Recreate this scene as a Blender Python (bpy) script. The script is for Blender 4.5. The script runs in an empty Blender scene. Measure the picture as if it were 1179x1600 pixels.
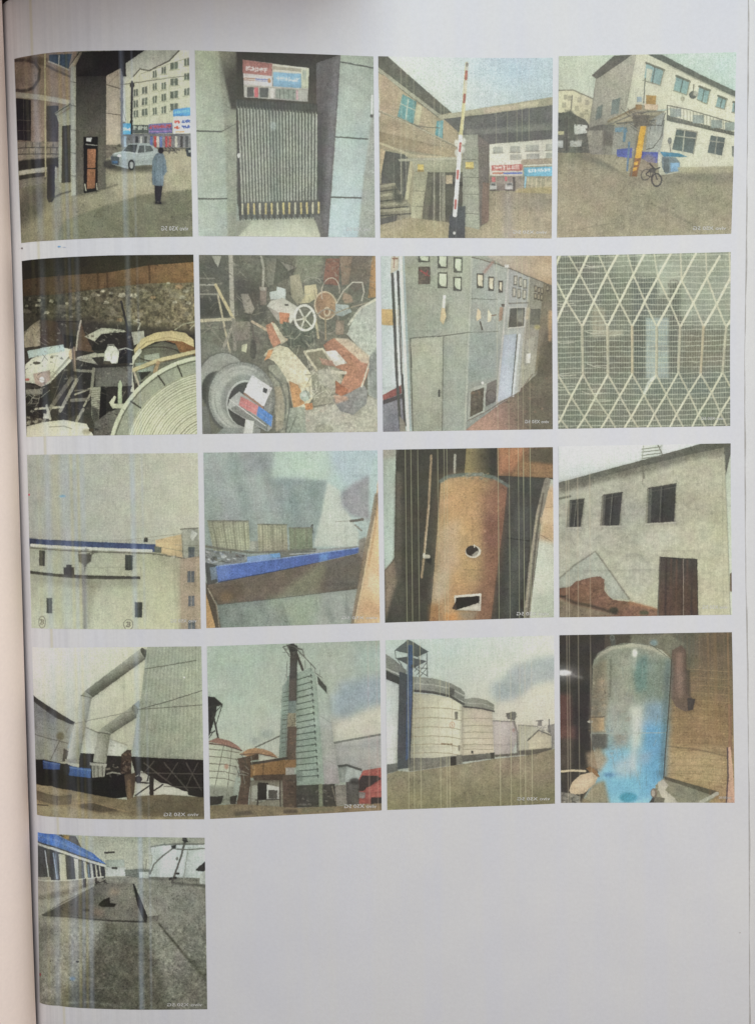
# An open bound report: one printed sheet with seventeen small colour photographs,
# the facing page bulging at the left gutter, the next sheet below at the right.
import bpy, math, random
import numpy as np
from mathutils import Matrix, Vector

scene = bpy.context.scene
MM = 0.001                                        # drawing numbers are millimetres

# ---------------------------------------------------------------- camera
cam_d = bpy.data.cameras.new('camera'); cam = bpy.data.objects.new('camera', cam_d)
scene.collection.objects.link(cam); scene.camera = cam
D, TILT, ROLL = 257.0 * MM, math.radians(2.45), math.radians(-1.0)
cam.matrix_world = Matrix.Translation((0, D * math.sin(TILT), D * math.cos(TILT))) @ Matrix.Rotation(-TILT, 4, 'X') @ Matrix.Rotation(ROLL, 4, 'Z')
cam_d.sensor_fit = 'VERTICAL'; cam_d.sensor_height = 24; cam_d.lens = 12 / math.tan(math.radians(30))
cam_d.clip_start = 0.01; cam_d.clip_end = 50

# ---------------------------------------------------------------- light: a bright window beyond the page, room light all round, two added fills
world = bpy.data.worlds.new('World'); scene.world = world; world.use_nodes = True
bg = world.node_tree.nodes['Background']; bg.inputs[0].default_value = (1.0, 0.85, 0.81, 1); bg.inputs[1].default_value = 0.145

def area_light(name, loc, target, sx, sy, watt, col):
    l = bpy.data.lights.new(name, 'AREA'); l.shape = 'RECTANGLE'; l.size = sx; l.size_y = sy; l.energy = watt; l.color = col
    o = bpy.data.objects.new(name, l); scene.collection.objects.link(o); o.location = loc
    o.rotation_euler = (Vector(target) - Vector(loc)).to_track_quat('-Z', 'Y').to_euler()
    return o
area_light('window_light', (0.12, 0.50, 0.62), (0.0, 0.03, 0), 0.40, 0.42, 3.65, (0.85, 0.97, 1.0))
area_light('overhead_fill', (0.02, 0.0, 0.42), (0.02, 0.0, 0), 0.14, 0.14, 0.39, (1.0, 0.915, 0.875))  # added overhead lamp, gives the falloff from mid page outwards
area_light('side_fill', (0.85, -0.12, 0.30), (-0.1, 0, 0), 0.25, 0.25, 2.7, (1.0, 0.88, 0.81))  # added low warm lamp that brightens the facing page

vs = scene.view_settings; vs.view_transform = 'Standard'; vs.look = 'None'; vs.exposure = 0; vs.gamma = 1; vs.use_curve_mapping = False
scene.render.engine = 'CYCLES'

# ---- page geometry shared by calc and scene (mm): gentle wave of an open bound sheet
def page_z(u, v):
    g = -6.0 * math.exp(-(u + 107.0) / 9.0) - 2.2 * math.exp(-(u + 107.0) / 2.2) if u > -107 else -8.2 + (u + 107.0) * 1.65
    sag = -3.2 * math.exp(-((u - 48) / 48) ** 2 - ((v - 150) / 60) ** 2)
    bow = -3.6 * math.exp(-((u - 108) / 45) ** 2 - ((v - 25) / 85) ** 2)
    wave = .10 * math.sin(u * .085 + v * .022) * math.sin(v * .061 - u * .017 + 1.3) + .05 * math.sin(u * .21 + 2) * math.sin(v * .17)      # moisture cockle
    return g + sag + bow + wave

# ---------------------------------------------------------------- ink painter
# a small raster painter (numpy only): every printed picture is drawn shape by shape
LAST = {}
TEX = 480                                     # texels per printed picture side

def fbm(h, w, cell, seed, octaves=3, sx=1.0, sy=1.0):
    """smooth value noise in -1..1"""
    r = np.random.RandomState(seed)
    out = np.zeros((h, w), np.float32); amp = 1.0; tot = 0
    for _ in range(octaves):
        gw = max(2, int(w / (cell * sx)) + 3); gh = max(2, int(h / (cell * sy)) + 3)
        g = r.rand(gh, gw).astype(np.float32) * 2 - 1
        y = np.linspace(0, gh - 2.001, h); x = np.linspace(0, gw - 2.001, w)
        yi = y.astype(int); xi = x.astype(int)
        fy = (y - yi)[:, None]; fx = (x - xi)[None, :]
        fy = fy * fy * (3 - 2 * fy); fx = fx * fx * (3 - 2 * fx)
        a = g[yi][:, xi]; b = g[yi][:, xi + 1]; c = g[yi + 1][:, xi]; d = g[yi + 1][:, xi + 1]
        out += amp * ((a * (1 - fx) + b * fx) * (1 - fy) + (c * (1 - fx) + d * fx) * fy)
        tot += amp; amp *= 0.55; cell = max(1.0, cell / 2)
    return out / tot

def boxblur(m, r):
    if r < 0.6: return m
    for _ in range(2):
        k = int(round(r)); k = max(1, k)
        for ax in (0, 1):
            p = np.pad(m, [(k + 1, k) if i == ax else (0, 0) for i in range(m.ndim)], mode='edge')
            c = np.cumsum(p, axis=ax, dtype=np.float64)
            n = m.shape[ax]
            hi = np.take(c, range(2 * k + 1, 2 * k + 1 + n), axis=ax)
            lo = np.take(c, range(0, n), axis=ax)
            m = ((hi - lo) / (2 * k + 1)).astype(np.float32)
    return m

class Pic:
    """painter; points are given in the drawing units of the sketch, `frame` = (top edge, bottom edge)"""
    def __init__(self, top, bot, seed, base):
        self.top = np.array(top, float); self.bot = np.array(bot, float)
        self.H = self.W = TEX
        self.r = np.random.RandomState(seed); self.seed = seed * 131
        self.im = np.empty((TEX, TEX, 3), np.float32); self.im[:] = base
        self.unit = TEX / (self.top[-1, 0] - self.top[0, 0])
        self.k = 0; LAST['pic'] = self
    def uv(self, pts):
        p = np.atleast_2d(np.array(pts, float))
        xl0, xr0 = self.top[0, 0], self.top[-1, 0]; xl1, xr1 = self.bot[0, 0], self.bot[-1, 0]
        t = np.full(len(p), .5); s = np.full(len(p), .5)
        for _ in range(6):
            xl = xl0 + (xl1 - xl0) * t; xr = xr0 + (xr1 - xr0) * t
            s = (p[:, 0] - xl) / (xr - xl)
            yt = np.interp(s, (self.top[:, 0] - xl0) / (xr0 - xl0), self.top[:, 1])
            yb = np.interp(s, (self.bot[:, 0] - xl1) / (xr1 - xl1), self.bot[:, 1])
            t = (p[:, 1] - yt) / (yb - yt)
        return np.stack([s * self.W, t * self.H], 1)
    # --- masks
    def _blend(self, x0, y0, m, c, a, n):
        if m.size == 0: return
        h, w = m.shape
        reg = self.im[y0:y0 + h, x0:x0 + w]
        col = np.asarray(c, np.float32)
        if col.ndim == 1: col = np.broadcast_to(col, reg.shape)
        if n:
            self.k += 1
            f = fbm(h, w, 14, self.seed + self.k, 4) * n
            col = col * (1 + f[..., None])
        mm = (m * a)[..., None]
        reg += (col - reg) * mm
    def _bbox(self, q, pad):
        x0 = int(max(0, np.floor(q[:, 0].min() - pad))); x1 = int(min(self.W, np.ceil(q[:, 0].max() + pad)))
        y0 = int(max(0, np.floor(q[:, 1].min() - pad))); y1 = int(min(self.H, np.ceil(q[:, 1].max() + pad)))
        return x0, y0, x1, y1
    def _pmask(self, q, b):
        pad = 2 + 2 * b
        x0, y0, x1, y1 = self._bbox(q, pad)
        if x1 <= x0 or y1 <= y0: return None
        S = 2
        xs = x0 + (np.arange((x1 - x0) * S) + .5) / S; ys = y0 + (np.arange((y1 - y0) * S) + .5) / S
        ins = np.zeros((len(ys), len(xs)), bool)
        for i in range(len(q)):
            ax, ay = q[i]; bx, by = q[(i + 1) % len(q)]
            if ay == by: continue
            rows = (ys > min(ay, by)) & (ys <= max(ay, by))
            if not rows.any(): continue
            xc = ax + (ys[rows] - ay) * (bx - ax) / (by - ay)
            ins[rows] ^= xs[None, :] < xc[:, None]
        m = ins.reshape(y1 - y0, S, x1 - x0, S).mean((1, 3)).astype(np.float32)
        if b: m = boxblur(m, b)
        return x0, y0, m
    # --- primitives
    def _solid(self, r, c, a, n):
        """a solid pictured thing: soft contact shadow behind it, a tone that falls off towards one side and the rim"""
        x0, y0, m = r; h, w = m.shape; k = self.r
        rad = float(np.clip(min(h, w) * .10, 1.2, 6))
        p = int(rad * 2 + 4); X0, Y0 = max(0, x0 - p), max(0, y0 - p); X1, Y1 = min(self.W, x0 + w + p), min(self.H, y0 + h + p)
        M = np.zeros((Y1 - Y0, X1 - X0), np.float32); M[y0 - Y0:y0 - Y0 + h, x0 - X0:x0 - X0 + w] = m
        sh = boxblur(np.roll(M, (int(round(rad * .5)), int(round(rad * .3))), (0, 1)), rad)
        self.im[Y0:Y1, X0:X1] *= 1 - (.14 * a) * np.clip(sh - M, 0, 1)[..., None]
        inner = boxblur(M, rad * 1.3)[y0 - Y0:y0 - Y0 + h, x0 - X0:x0 - X0 + w]
        yy, xx = np.mgrid[0:h, 0:w]; t = k.rand() * 6.283
        g = (np.cos(t) * (xx / max(1, w - 1) - .5) + np.sin(t) * (yy / max(1, h - 1) - .5)) * .16
        f = (1 + g) * (1 - .11 * np.clip(1 - inner, 0, 1) + .02)
        col = np.asarray(c, np.float32)
        if col.ndim == 1: col = np.broadcast_to(col, (h, w, 3))
        self._blend(x0, y0, m, col * f[..., None], a, n)
    def poly(self, pts, c, a=1., b=0, n=.045):
        r = self._pmask(self.uv(pts), b * self.unit)
        if r:
            if b == 0 and n and a > .65 and min(r[2].shape) > 6: self._solid(r, c, a, n)
            else: self._blend(r[0], r[1], r[2], c, a, n)
        return self
    def box(self, x0, y0, x1, y1, c, a=1., b=0, n=.045):
        return self.poly([(x0, y0), (x1, y0), (x1, y1), (x0, y1)], c, a, b, n)
    def all(self, c, a=1., n=.05):
        self._blend(0, 0, np.ones((self.H, self.W), np.float32), c, a, n); return self
    def grad(self, pts, p0, c0, p1, c1, a=1., b=0, n=.045):
        r = self._pmask(self.uv(pts), b * self.unit)
        if not r: return self
        x0, y0, m = r
        q0, q1 = self.uv([p0, p1]); d = q1 - q0
        yy, xx = np.mgrid[y0:y0 + m.shape[0], x0:x0 + m.shape[1]]
        t = np.clip(((xx - q0[0]) * d[0] + (yy - q0[1]) * d[1]) / (d @ d), 0, 1)[..., None]
        col = np.array(c0, np.float32) * (1 - t) + np.array(c1, np.float32) * t
        if b == 0: self._solid((x0, y0, m), col, a, n)
        else: self._blend(x0, y0, m, col, a, n)
        return self
    def line(self, pts, w, c, a=1., b=0, n=.05):
        q = self.uv(pts); hw = max(.35, w * self.unit / 2); bb = b * self.unit
        x0, y0, x1, y1 = self._bbox(q, hw + 2 + 2 * bb)
        if x1 <= x0 or y1 <= y0: return self
        yy, xx = np.mgrid[y0:y1, x0:x1]; xx = xx + .5; yy = yy + .5
        D = np.full(xx.shape, 1e9)
        for i in range(len(q) - 1):
            ax, ay = q[i]; dx, dy = q[i + 1] - q[i]; L = dx * dx + dy * dy + 1e-9
            t = np.clip(((xx - ax) * dx + (yy - ay) * dy) / L, 0, 1)
            D = np.minimum(D, np.hypot(xx - ax - t * dx, yy - ay - t * dy))
        m = np.clip(hw + .5 - D, 0, 1).astype(np.float32) * min(1, w * self.unit / .9)
        if bb: m = boxblur(m, bb)
        self._blend(x0, y0, m, c, a, n); return self
    def ell(self, cx, cy, rx, ry, c, a=1., b=0, rot=0, w=None, n=.045, a0=0, a1=360):
        t = np.radians(np.linspace(a0, a1, 49)); co, si = np.cos(np.radians(rot)), np.sin(np.radians(rot))
        ex, ey = rx * np.cos(t), ry * np.sin(t)
        pts = np.stack([cx + ex * co - ey * si, cy + ex * si + ey * co], 1)
        if w: return self.line(pts, w, c, a, b, n)
        return self.poly(pts[:-1] if a1 - a0 == 360 else pts, c, a, b, n)
    def specks(self, pts, count, size, cols, a=.8, asp=1.6):
        """scatter small uneven patches inside a polygon"""
        P = np.array(pts, float); lo, hi = P.min(0), P.max(0); r = self.r; done = 0
        for _ in range(count * 4):
            if done >= count: break
            x, y = lo + r.rand(2) * (hi - lo)
            ins = False
            for i in range(len(P)):
                ax, ay = P[i]; bx, by = P[(i + 1) % len(P)]
                if (ay > y) != (by > y) and x < ax + (y - ay) * (bx - ax) / (by - ay): ins = not ins
            if not ins: continue
            done += 1
            s = size * (.5 + r.rand()); k = r.randint(4, 7)
            an = np.sort(r.rand(k) * 6.283); rr = s * (.6 + .5 * r.rand(k))
            self.poly(np.stack([x + rr * np.cos(an) * asp, y + rr * np.sin(an)], 1), cols[r.randint(len(cols))], a * (.6 + .4 * r.rand()), 0, 0)
        return self
    def scrawl(self, pts, count, length, w, cols, a=.8, ang=None):
        """scatter short strokes inside a box given by two corners"""
        (xa, ya), (xb, yb) = pts; r = self.r
        for _ in range(count):
            x = xa + r.rand() * (xb - xa); y = ya + r.rand() * (yb - ya)
            t = r.rand() * 6.283 if ang is None else np.radians(ang + r.randn() * 12)
            L = length * (.5 + r.rand())
            self.line([(x, y), (x + L * np.cos(t), y + L * np.sin(t))], w, cols[r.randint(len(cols))], a, 0, 0)
        return self
    def glyphs(self, x0, y0, x1, y1, count, c, w=5, a=.9):
        """a row of small stroke clusters: sign writing too small to read"""
        r = self.r; dx = (x1 - x0) / count; dy = (y1 - y0) / count
        for i in range(count):
            gx = x0 + dx * i; gy = y0 + dy * i; g = dx * .8; h = abs(dx) * .9
            for _ in range(4):
                if r.rand() < .5: self.line([(gx, gy + r.rand() * h), (gx + g, gy + r.rand() * h)], w, c, a, 0, 0)
                else:
                    xx = gx + r.rand() * g; self.line([(xx, gy), (xx + r.randn() * 2, gy + h)], w, c, a, 0, 0)
        return self
    def tone(self, pts, mul, b=0):
        """multiply a region (for the printed picture's own light and dark)"""
        r = self._pmask(self.uv(pts), b * self.unit)
        if r:
            x0, y0, m = r; h, w = m.shape
            self.im[y0:y0 + h, x0:x0 + w] *= 1 + m[..., None] * (np.array(mul, np.float32) - 1)
        return self
    def rough(self, pts, amp, cell=3, b=6, seed=1):
        """mottle a region"""
        r = self._pmask(self.uv(pts), b * self.unit)
        if r:
            x0, y0, m = r; h, w = m.shape
            f = fbm(h, w, cell * 2, self.seed + 77 + seed, 3) * amp
            self.im[y0:y0 + h, x0:x0 + w] *= 1 + (m * f)[..., None]
        return self
    # --- camera and press: texture, soft tone, edge wobble, screen grain, toner streaks
    def finish(self, streaks=(), warp=.4, grain=.06, soft=.55, contrast=1.0, tex=1.0, lift=.05):
        h, w = self.H, self.W; im = self.im
        # rough edges: fine wobble on top of the broad one
        dx = fbm(h, w, 9, self.seed + 5, 2) * warp * 1.6 + fbm(h, w, 2.5, self.seed + 7, 1) * .5
        dy = fbm(h, w, 9, self.seed + 6, 2) * warp * 1.6 + fbm(h, w, 2.5, self.seed + 8, 1) * .5
        yy, xx = np.mgrid[0:h, 0:w]
        X = np.clip(xx + dx, 0, w - 1.001); Y = np.clip(yy + dy, 0, h - 1.001)
        xi = X.astype(int); yi = Y.astype(int); fx = (X - xi)[..., None]; fy = (Y - yi)[..., None]
        x2 = np.minimum(xi + 1, w - 1); y2 = np.minimum(yi + 1, h - 1)
        im = ((im[yi, xi] * (1 - fx) + im[yi, x2] * fx) * (1 - fy) + (im[y2, xi] * (1 - fx) + im[y2, x2] * fx) * fy).astype(np.float32)
        # weathering of the pictured surfaces: blotches, dark flecks and pale flecks; bright smooth sky keeps clean
        lum = boxblur(im.mean(2), 2)
        k = np.clip((188 - lum) / 70, .12, 1) * tex
        b1 = fbm(h, w, 26, self.seed + 21, 5); b2 = fbm(h, w, 7, self.seed + 22, 3); b3 = fbm(h, w, 2.6, self.seed + 23, 2)
        fleck = np.clip(b2 * .5 + b3 - .22, 0, 1) * -1.0 + np.clip(-b2 * .4 - b3 - .30, 0, 1) * .9
        im = im * (1 + k[..., None] * (b1 * .13 + b2 * .09 + fleck * .42)[..., None])
        # tone: the lens spreads light softly round every edge
        sm = boxblur(im, 2); md = boxblur(im, 6); lg = boxblur(im, 18)
        im = im * .76 + sm * .06 + md * .11 + lg * .07
        im = im + (im - md) * .14
        if contrast != 1: im = (im - 110) * contrast + 110
        im = 255 * np.clip(im / 255, 0, 1) ** (1 - lift); im = im + (np.array((206, 208, 194), np.float32) - im) * lift        # a thin ink layer: the paper lightens every tone
        r = np.random.RandomState(self.seed + 9)
        blot = fbm(h, w, 34, self.seed + 10, 4)
        fine = r.randn(h, w).astype(np.float32); fine = fine * .55 + boxblur(fine, 1) * .7
        vert = fbm(h, w, 3, self.seed + 11, 2, sx=.8, sy=12)
        hori = fbm(h, w, 3, self.seed + 12, 2, sx=6, sy=.8)
        lum = im.mean(2) / 255
        f = blot * .03 + fine * grain * .7 * (.5 + lum * .6) + vert * .035 + hori * .02
        im = im * (1 + f[..., None]) + (fine * 2)[..., None]
        im = im + np.stack([fbm(h, w, 40, self.seed + 13 + i, 4) for i in range(3)], 2) * 3.5
        x = (np.arange(w) + .5) / w
        for (sx, sw, col, a, mode) in streaks:
            a = a * .82
            p = np.clip(1.35 - np.abs(x - sx) / (sw * .62), 0, 1) * a
            m = p[None, :, None] * (1 + .45 * fbm(h, w, 12, self.seed + 40, 2, sx=1, sy=8)[..., None])
            col = np.array(col, np.float32)
            if mode == 'lift':  im = im + (np.maximum(im, col) - im) * m      # toner missing: the paper shines through
            else:               im = im + (col - im) * m
        return np.clip(im, 0, 255)

# ---------------------------------------------------------------- the seventeen pictures, drawn in the units of a pencil sketch
BLUE = (165, 178, 205); PALE = (205, 200, 175); YEL = (190, 180, 120)
COL1 = [(.13, .034, BLUE, .26, 'mix'), (.18, .05, YEL, .17, 'mix'), (.235, .05, BLUE, .25, 'mix'), (.272, .016, YEL, .20, 'mix'), (.293, .018, BLUE, .22, 'mix'),
        (.313, .014, YEL, .20, 'mix'), (.337, .026, BLUE, .25, 'mix'), (.625, .026, (160, 180, 215), .32, 'mix'), (.68, .012, BLUE, .18, 'mix'), (.075, .02, YEL, .12, 'mix')]
def thin(a): return [(s, .005, (190, 188, 150), a, 'lift') for s in (.13, .163, .203, .32, .357, .374, .675, .74, .795, .825, .865)]
COL4 = [(s, .006, (190, 180, 150), .45, 'lift') for s in (.042, .056, .108, .178)]
def scale_streaks(st, f): return [(a, b, c, d * f, e) for (a, b, c, d, e) in st]

def pic_1():      # street gate, silver car and walker
    p = Pic([(84, 340), (170, 322), (300, 303), (480, 294), (800, 290), (1088, 290)], [(124, 1400), (300, 1385), (600, 1370), (1110, 1362)], 1, (120, 114, 92))
    p.grad([(600, 280), (1110, 280), (1110, 700), (600, 700)], (800, 290), (158, 157, 138), (800, 560), (195, 192, 168))
    # ground
    p.grad([(100, 1000), (1120, 850), (1120, 1400), (100, 1420)], (300, 1100), (124, 116, 90), (900, 1000), (150, 142, 112))
    p.poly([(400, 1265), (530, 1215), (820, 1120), (1120, 1085), (1120, 1400), (350, 1400), (360, 1310)], (106, 104, 80), b=5)
    p.poly([(700, 1000), (1115, 960), (1115, 1070), (820, 1100), (640, 1180)], (158, 150, 118), .6, b=20)
    p.poly([(115, 1080), (300, 1050), (300, 1180), (230, 1260), (118, 1300)], (66, 62, 52), .75, b=22)
    # left house
    p.poly([(80, 330), (460, 290), (460, 840), (95, 840)], (112, 94, 78), n=.12)
    p.poly([(285, 380), (430, 440), (430, 590), (285, 560)], (128, 104, 78), .8, b=6)
    p.poly([(190, 575), (285, 580), (285, 825), (195, 820)], (132, 112, 96))
    p.line([(84, 350), (150, 345), (215, 360), (245, 400), (238, 460), (205, 505), (160, 522), (95, 520)], 16, (48, 40, 36), .9, b=2)
    p.poly([(84, 345), (210, 325), (300, 335), (260, 380), (160, 340)], (58, 46, 38), .8, b=4)
    p.line([(270, 370), (330, 400), (430, 445)], 12, (58, 50, 44), .8, b=2)
    p.poly([(300, 315), (432, 310), (412, 395), (300, 352)], (34, 50, 66))
    p.line([(358, 318), (356, 372)], 5, (150, 150, 150)); p.line([(296, 352), (415, 402)], 8, (150, 142, 125))
    p.poly([(92, 530), (420, 576), (420, 604), (92, 562)], (152, 143, 122))
    p.poly([(94, 566), (192, 574), (190, 810), (101, 806)], (26, 23, 27))
    p.line([(145, 570), (147, 806)], 3, (70, 62, 55)); p.line([(96, 690), (190, 694)], 3, (70, 62, 55)); p.line([(97, 750), (190, 752)], 3, (70, 62, 55))
    p.poly([(285, 608), (356, 606), (352, 825), (285, 825)], (46, 42, 44))
    p.poly([(103, 818), (355, 815), (352, 930), (108, 940)], (116, 104, 88), n=.2)
    for y in (848, 885): p.line([(104, y + 4), (352, y)], 5, (48, 44, 40))
    for x in (160, 200, 245, 290, 325):
        p.line([(x, 820), (x - 2, 852)], 4, (60, 54, 48)); p.line([(x + 20, 852), (x + 18, 888)], 4, (60, 54, 48))
    p.specks([(105, 818), (350, 818), (350, 900), (105, 905)], 26, 8, [(150, 140, 120), (84, 76, 66), (128, 112, 92)], .6)
    p.poly([(108, 925), (355, 905), (355, 962), (110, 982)], (32, 29, 28), b=2)
    p.poly([(112, 985), (290, 958), (290, 985), (112, 1008)], (156, 148, 128)); p.poly([(112, 1010), (285, 988), (285, 1015), (114, 1035)], (44, 40, 36))
    p.poly([(114, 1035), (285, 1012), (285, 1052), (118, 1084)], (104, 96, 82)); p.specks([(114, 1035), (285, 1012), (285, 1052), (118, 1084)], 14, 8, [(50, 44, 40), (140, 130, 110)], .6)
    # side gate
    p.poly([(375, 722), (428, 712), (428, 1048), (372, 1052)], (42, 39, 36))
    p.poly([(345, 668), (425, 622), (428, 716), (362, 728)], (142, 140, 116)); p.poly([(332, 650), (420, 588), (426, 610), (345, 668)], (128, 124, 104)); p.line([(334, 654), (424, 598)], 5, (52, 48, 42))
    p.poly([(355, 725), (376, 725), (372, 1048), (357, 1048)], (150, 148, 122))
    # main pillar and canopy
    p.poly([(425, 380), (458, 365), (458, 1122), (425, 1128)], (152, 150, 126))
    for y in (470, 605, 745, 878, 1010): p.line([(426, y), (457, y + 4)], 4, (84, 82, 68))
    p.grad([(455, 360), (628, 360), (624, 1085), (455, 1122)], (540, 420), (44, 41, 37), (540, 760), (84, 80, 67))
    p.poly([(410, 392), (470, 300), (845, 288), (735, 365), (738, 440), (714, 440), (708, 392), (626, 436), (458, 440), (456, 372)], (27, 24, 24))
    p.poly([(412, 392), (475, 302), (490, 302), (456, 372)], (150, 136, 108))
    p.poly([(470, 300), (560, 294), (560, 400), (460, 420)], (40, 36, 34), .6, b=12)
    p.poly([(626, 436), (706, 394), (716, 832), (626, 832)], (166, 151, 126))
    p.line([(628, 486), (712, 512)], 4, (72, 64, 54)); p.line([(628, 650), (712, 662)], 4, (84, 74, 62)); p.line([(640, 480), (710, 410)], 3, (110, 98, 84), .7)
    p.poly([(706, 394), (722, 440), (718, 832), (708, 832)], (96, 92, 92))
    p.poly([(624, 835), (716, 830), (716, 905), (624, 910)], (112, 104, 86), n=.2); p.specks([(624, 835), (716, 830), (716, 905), (624, 910)], 16, 8, [(64, 58, 50), (146, 138, 114)], .7)
    # flats
    p.poly([(732, 478), (778, 440), (812, 395), (866, 406), (976, 350), (1030, 292), (1100, 285), (1104, 840), (735, 840)], (190, 188, 154))
    p.line([(778, 440), (815, 397), (866, 408)], 6, (84, 82, 68)); p.line([(866, 408), (978, 350), (1034, 292)], 7, (74, 72, 60)); p.line([(820, 425), (1090, 330)], 3, (120, 118, 96), .8)
    win = [(792, 24, (535, 598, 655)), (841, 30, (520, 584, 646)), (898, 22, (428, 500, 573, 640)), (948, 24, (406, 496, 560, 632)), (1006, 42, (380, 472, 545, 615)), (1076, 28, (358, 440, 528))]
    for (x, w, ys) in win:
        for y in ys:
            p.poly([(x - w / 2, y - 18), (x + w / 2, y - 24), (x + w / 2, y + 16), (x - w / 2, y + 20)], (92, 98, 84)); p.line([(x, y - 20), (x, y + 17)], 4, (176, 176, 150))
            p.line([(x - w / 2 - 6, y + 24), (x + w / 2 + 6, y + 20)], 5, (158, 155, 126))
    for x in (812, 868, 922, 978): p.line([(x, 430), (x + 1, 700)], 3, (168, 165, 134), .8)
    for y in (470, 545, 610): p.line([(740, y + 20), (1100, y - 55)], 3, (172, 169, 138), .7)
    p.line([(705, 488), (1095, 432)], 4, (70, 66, 56), .8)
    p.line([(771, 470), (766, 822)], 12, (34, 33, 32)); p.ell(772, 490, 13, 16, (40, 38, 36)); p.box(760, 690, 774, 740, (36, 34, 32))
    p.line([(700, 560), (735, 690)], 3, (90, 86, 76), .8)
    # shops
    p.box(718, 768, 1106, 848, (112, 110, 106), n=.2)
    p.box(720, 708, 764, 772, (78, 158, 198)); p.glyphs(724, 735, 762, 735, 2, (200, 225, 235), 5)
    p.box(774, 718, 863, 766, (72, 76, 68)); p.glyphs(780, 726, 858, 724, 4, (168, 170, 150), 5)
    p.poly([(864, 714), (996, 704), (996, 764), (864, 768)], (98, 98, 142)); p.glyphs(868, 722, 992, 714, 7, (180, 74, 80), 5); p.line([(868, 756), (990, 752)], 6, (150, 110, 160))
    p.poly([(1000, 628), (1100, 614), (1101, 664), (1000, 668)], (76, 142, 200)); p.glyphs(1012, 636, 1092, 628, 5, (120, 180, 230), 4, .7)
    p.poly([(1000, 670), (1101, 665), (1102, 764), (1000, 768)], (204, 204, 190)); p.glyphs(1008, 692, 1040, 692, 2, (190, 70, 60), 5); p.glyphs(1050, 690, 1096, 686, 3, (60, 80, 140), 5)
    p.glyphs(1008, 725, 1040, 725, 2, (190, 80, 60), 5); p.glyphs(1050, 722, 1096, 718, 3, (60, 80, 150), 5); p.line([(1015, 758), (1060, 756)], 6, (220, 150, 90))
    for (x, c) in ((725, (160, 180, 190)), (790, (44, 44, 44)), (815, (190, 188, 170)), (840, (60, 60, 56)), (872, (80, 90, 150)), (893, (190, 60, 50)), (908, (200, 190, 170)), (925, (90, 110, 170)), (955, (180, 60, 60)), (975, (190, 80, 70)), (1010, (190, 186, 160)), (1040, (60, 58, 54)), (1070, (70, 70, 70))):
        p.box(x, 782, x + 14, 845, c, .85)
    p.scrawl([(955, 850), (1040, 872)], 16, 22, 4, [(44, 42, 42), (80, 76, 70)]); p.poly([(1070, 852), (1106, 846), (1106, 902), (1078, 898)], (54, 58, 60)); p.box(1085, 862, 1106, 874, (150, 150, 140))
    # car
    p.ell(780, 965, 150, 24, (58, 56, 46), .75, b=8); p.ell(650, 945, 40, 26, (44, 42, 38), .8, b=5)
    p.poly([(650, 908), (664, 882), (716, 868), (748, 826), (800, 820), (866, 824), (916, 858), (922, 905), (912, 935), (885, 946), (790, 952), (745, 970), (660, 946)], (150, 158, 150))
    p.poly([(652, 915), (760, 915), (900, 905), (915, 935), (790, 952), (700, 955)], (128, 134, 126), .7, b=6); p.line([(670, 884), (720, 872), (800, 880)], 6, (206, 210, 200), .8, b=2)
    p.poly([(720, 868), (750, 832), (800, 830), (790, 876)], (62, 66, 64)); p.poly([(803, 878), (812, 836), (838, 834), (840, 876)], (76, 82, 78)); p.poly([(846, 874), (845, 836), (876, 838), (892, 866)], (82, 88, 84))
    p.poly([(652, 898), (700, 900), (696, 950), (656, 944)], (70, 76, 80)); p.box(660, 925, 690, 940, (60, 90, 120)); p.ell(700, 895, 13, 8, (215, 220, 210))
    p.line([(790, 900), (915, 893)], 4, (140, 148, 140)); p.line([(842, 838), (842, 940)], 3, (140, 148, 142)); p.line([(792, 905), (796, 945)], 3, (150, 156, 148))
    p.ell(768, 948, 19, 32, (38, 38, 38)); p.ell(768, 948, 11, 20, (150, 152, 146)); p.ell(905, 930, 12, 20, (50, 50, 48))
    # walker
    p.ell(925, 1168, 36, 12, (60, 58, 46), .6, b=5)
    p.poly([(896, 1050), (944, 1050), (936, 1120), (928, 1168), (904, 1168), (898, 1110)], (34, 33, 38))
    p.poly([(903, 884), (920, 876), (944, 880), (960, 920), (966, 985), (948, 1012), (946, 1072), (884, 1062), (882, 1000), (884, 920)], (98, 112, 116)); p.line([(900, 900), (896, 1050)], 6, (74, 94, 102), .6, b=2); p.line([(946, 930), (944, 1005)], 5, (66, 84, 92), .7)
    p.ell(932, 864, 15, 18, (32, 29, 30)); p.box(902, 1160, 936, 1174, (30, 28, 30))
    # information board, bollard, pole
    p.poly([(498, 785), (580, 786), (578, 1100), (500, 1112)], (22, 20, 20)); p.poly([(520, 856), (568, 856), (566, 964), (520, 966)], (142, 92, 62)); p.poly([(519, 972), (566, 971), (564, 1082), (518, 1088)], (134, 88, 58))
    p.poly([(514, 790), (548, 790), (540, 815), (515, 812)], (186, 184, 174)); p.line([(512, 830), (575, 835)], 5, (150, 146, 130)); p.line([(506, 1060), (512, 1095)], 8, (160, 156, 130)); p.line([(572, 1055), (576, 1090)], 6, (160, 156, 130))
    p.line([(276, 300), (279, 1012)], 8, (158, 148, 110)); p.poly([(288, 946), (334, 944), (333, 1132), (318, 1160), (298, 1164), (287, 1140)], (26, 23, 30)); p.line([(338, 960), (342, 1020)], 8, (150, 146, 130))
    p.line([(300, 1150), (370, 1115), (425, 1100)], 10, (44, 40, 34), .7, b=3); p.line([(455, 1126), (560, 1106), (690, 1060)], 8, (74, 70, 56), .6, b=3)
    p.specks([(380, 1250), (1110, 1090), (1110, 1370), (350, 1390)], 60, 5, [(86, 84, 64), (128, 126, 98)], .4)
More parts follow.
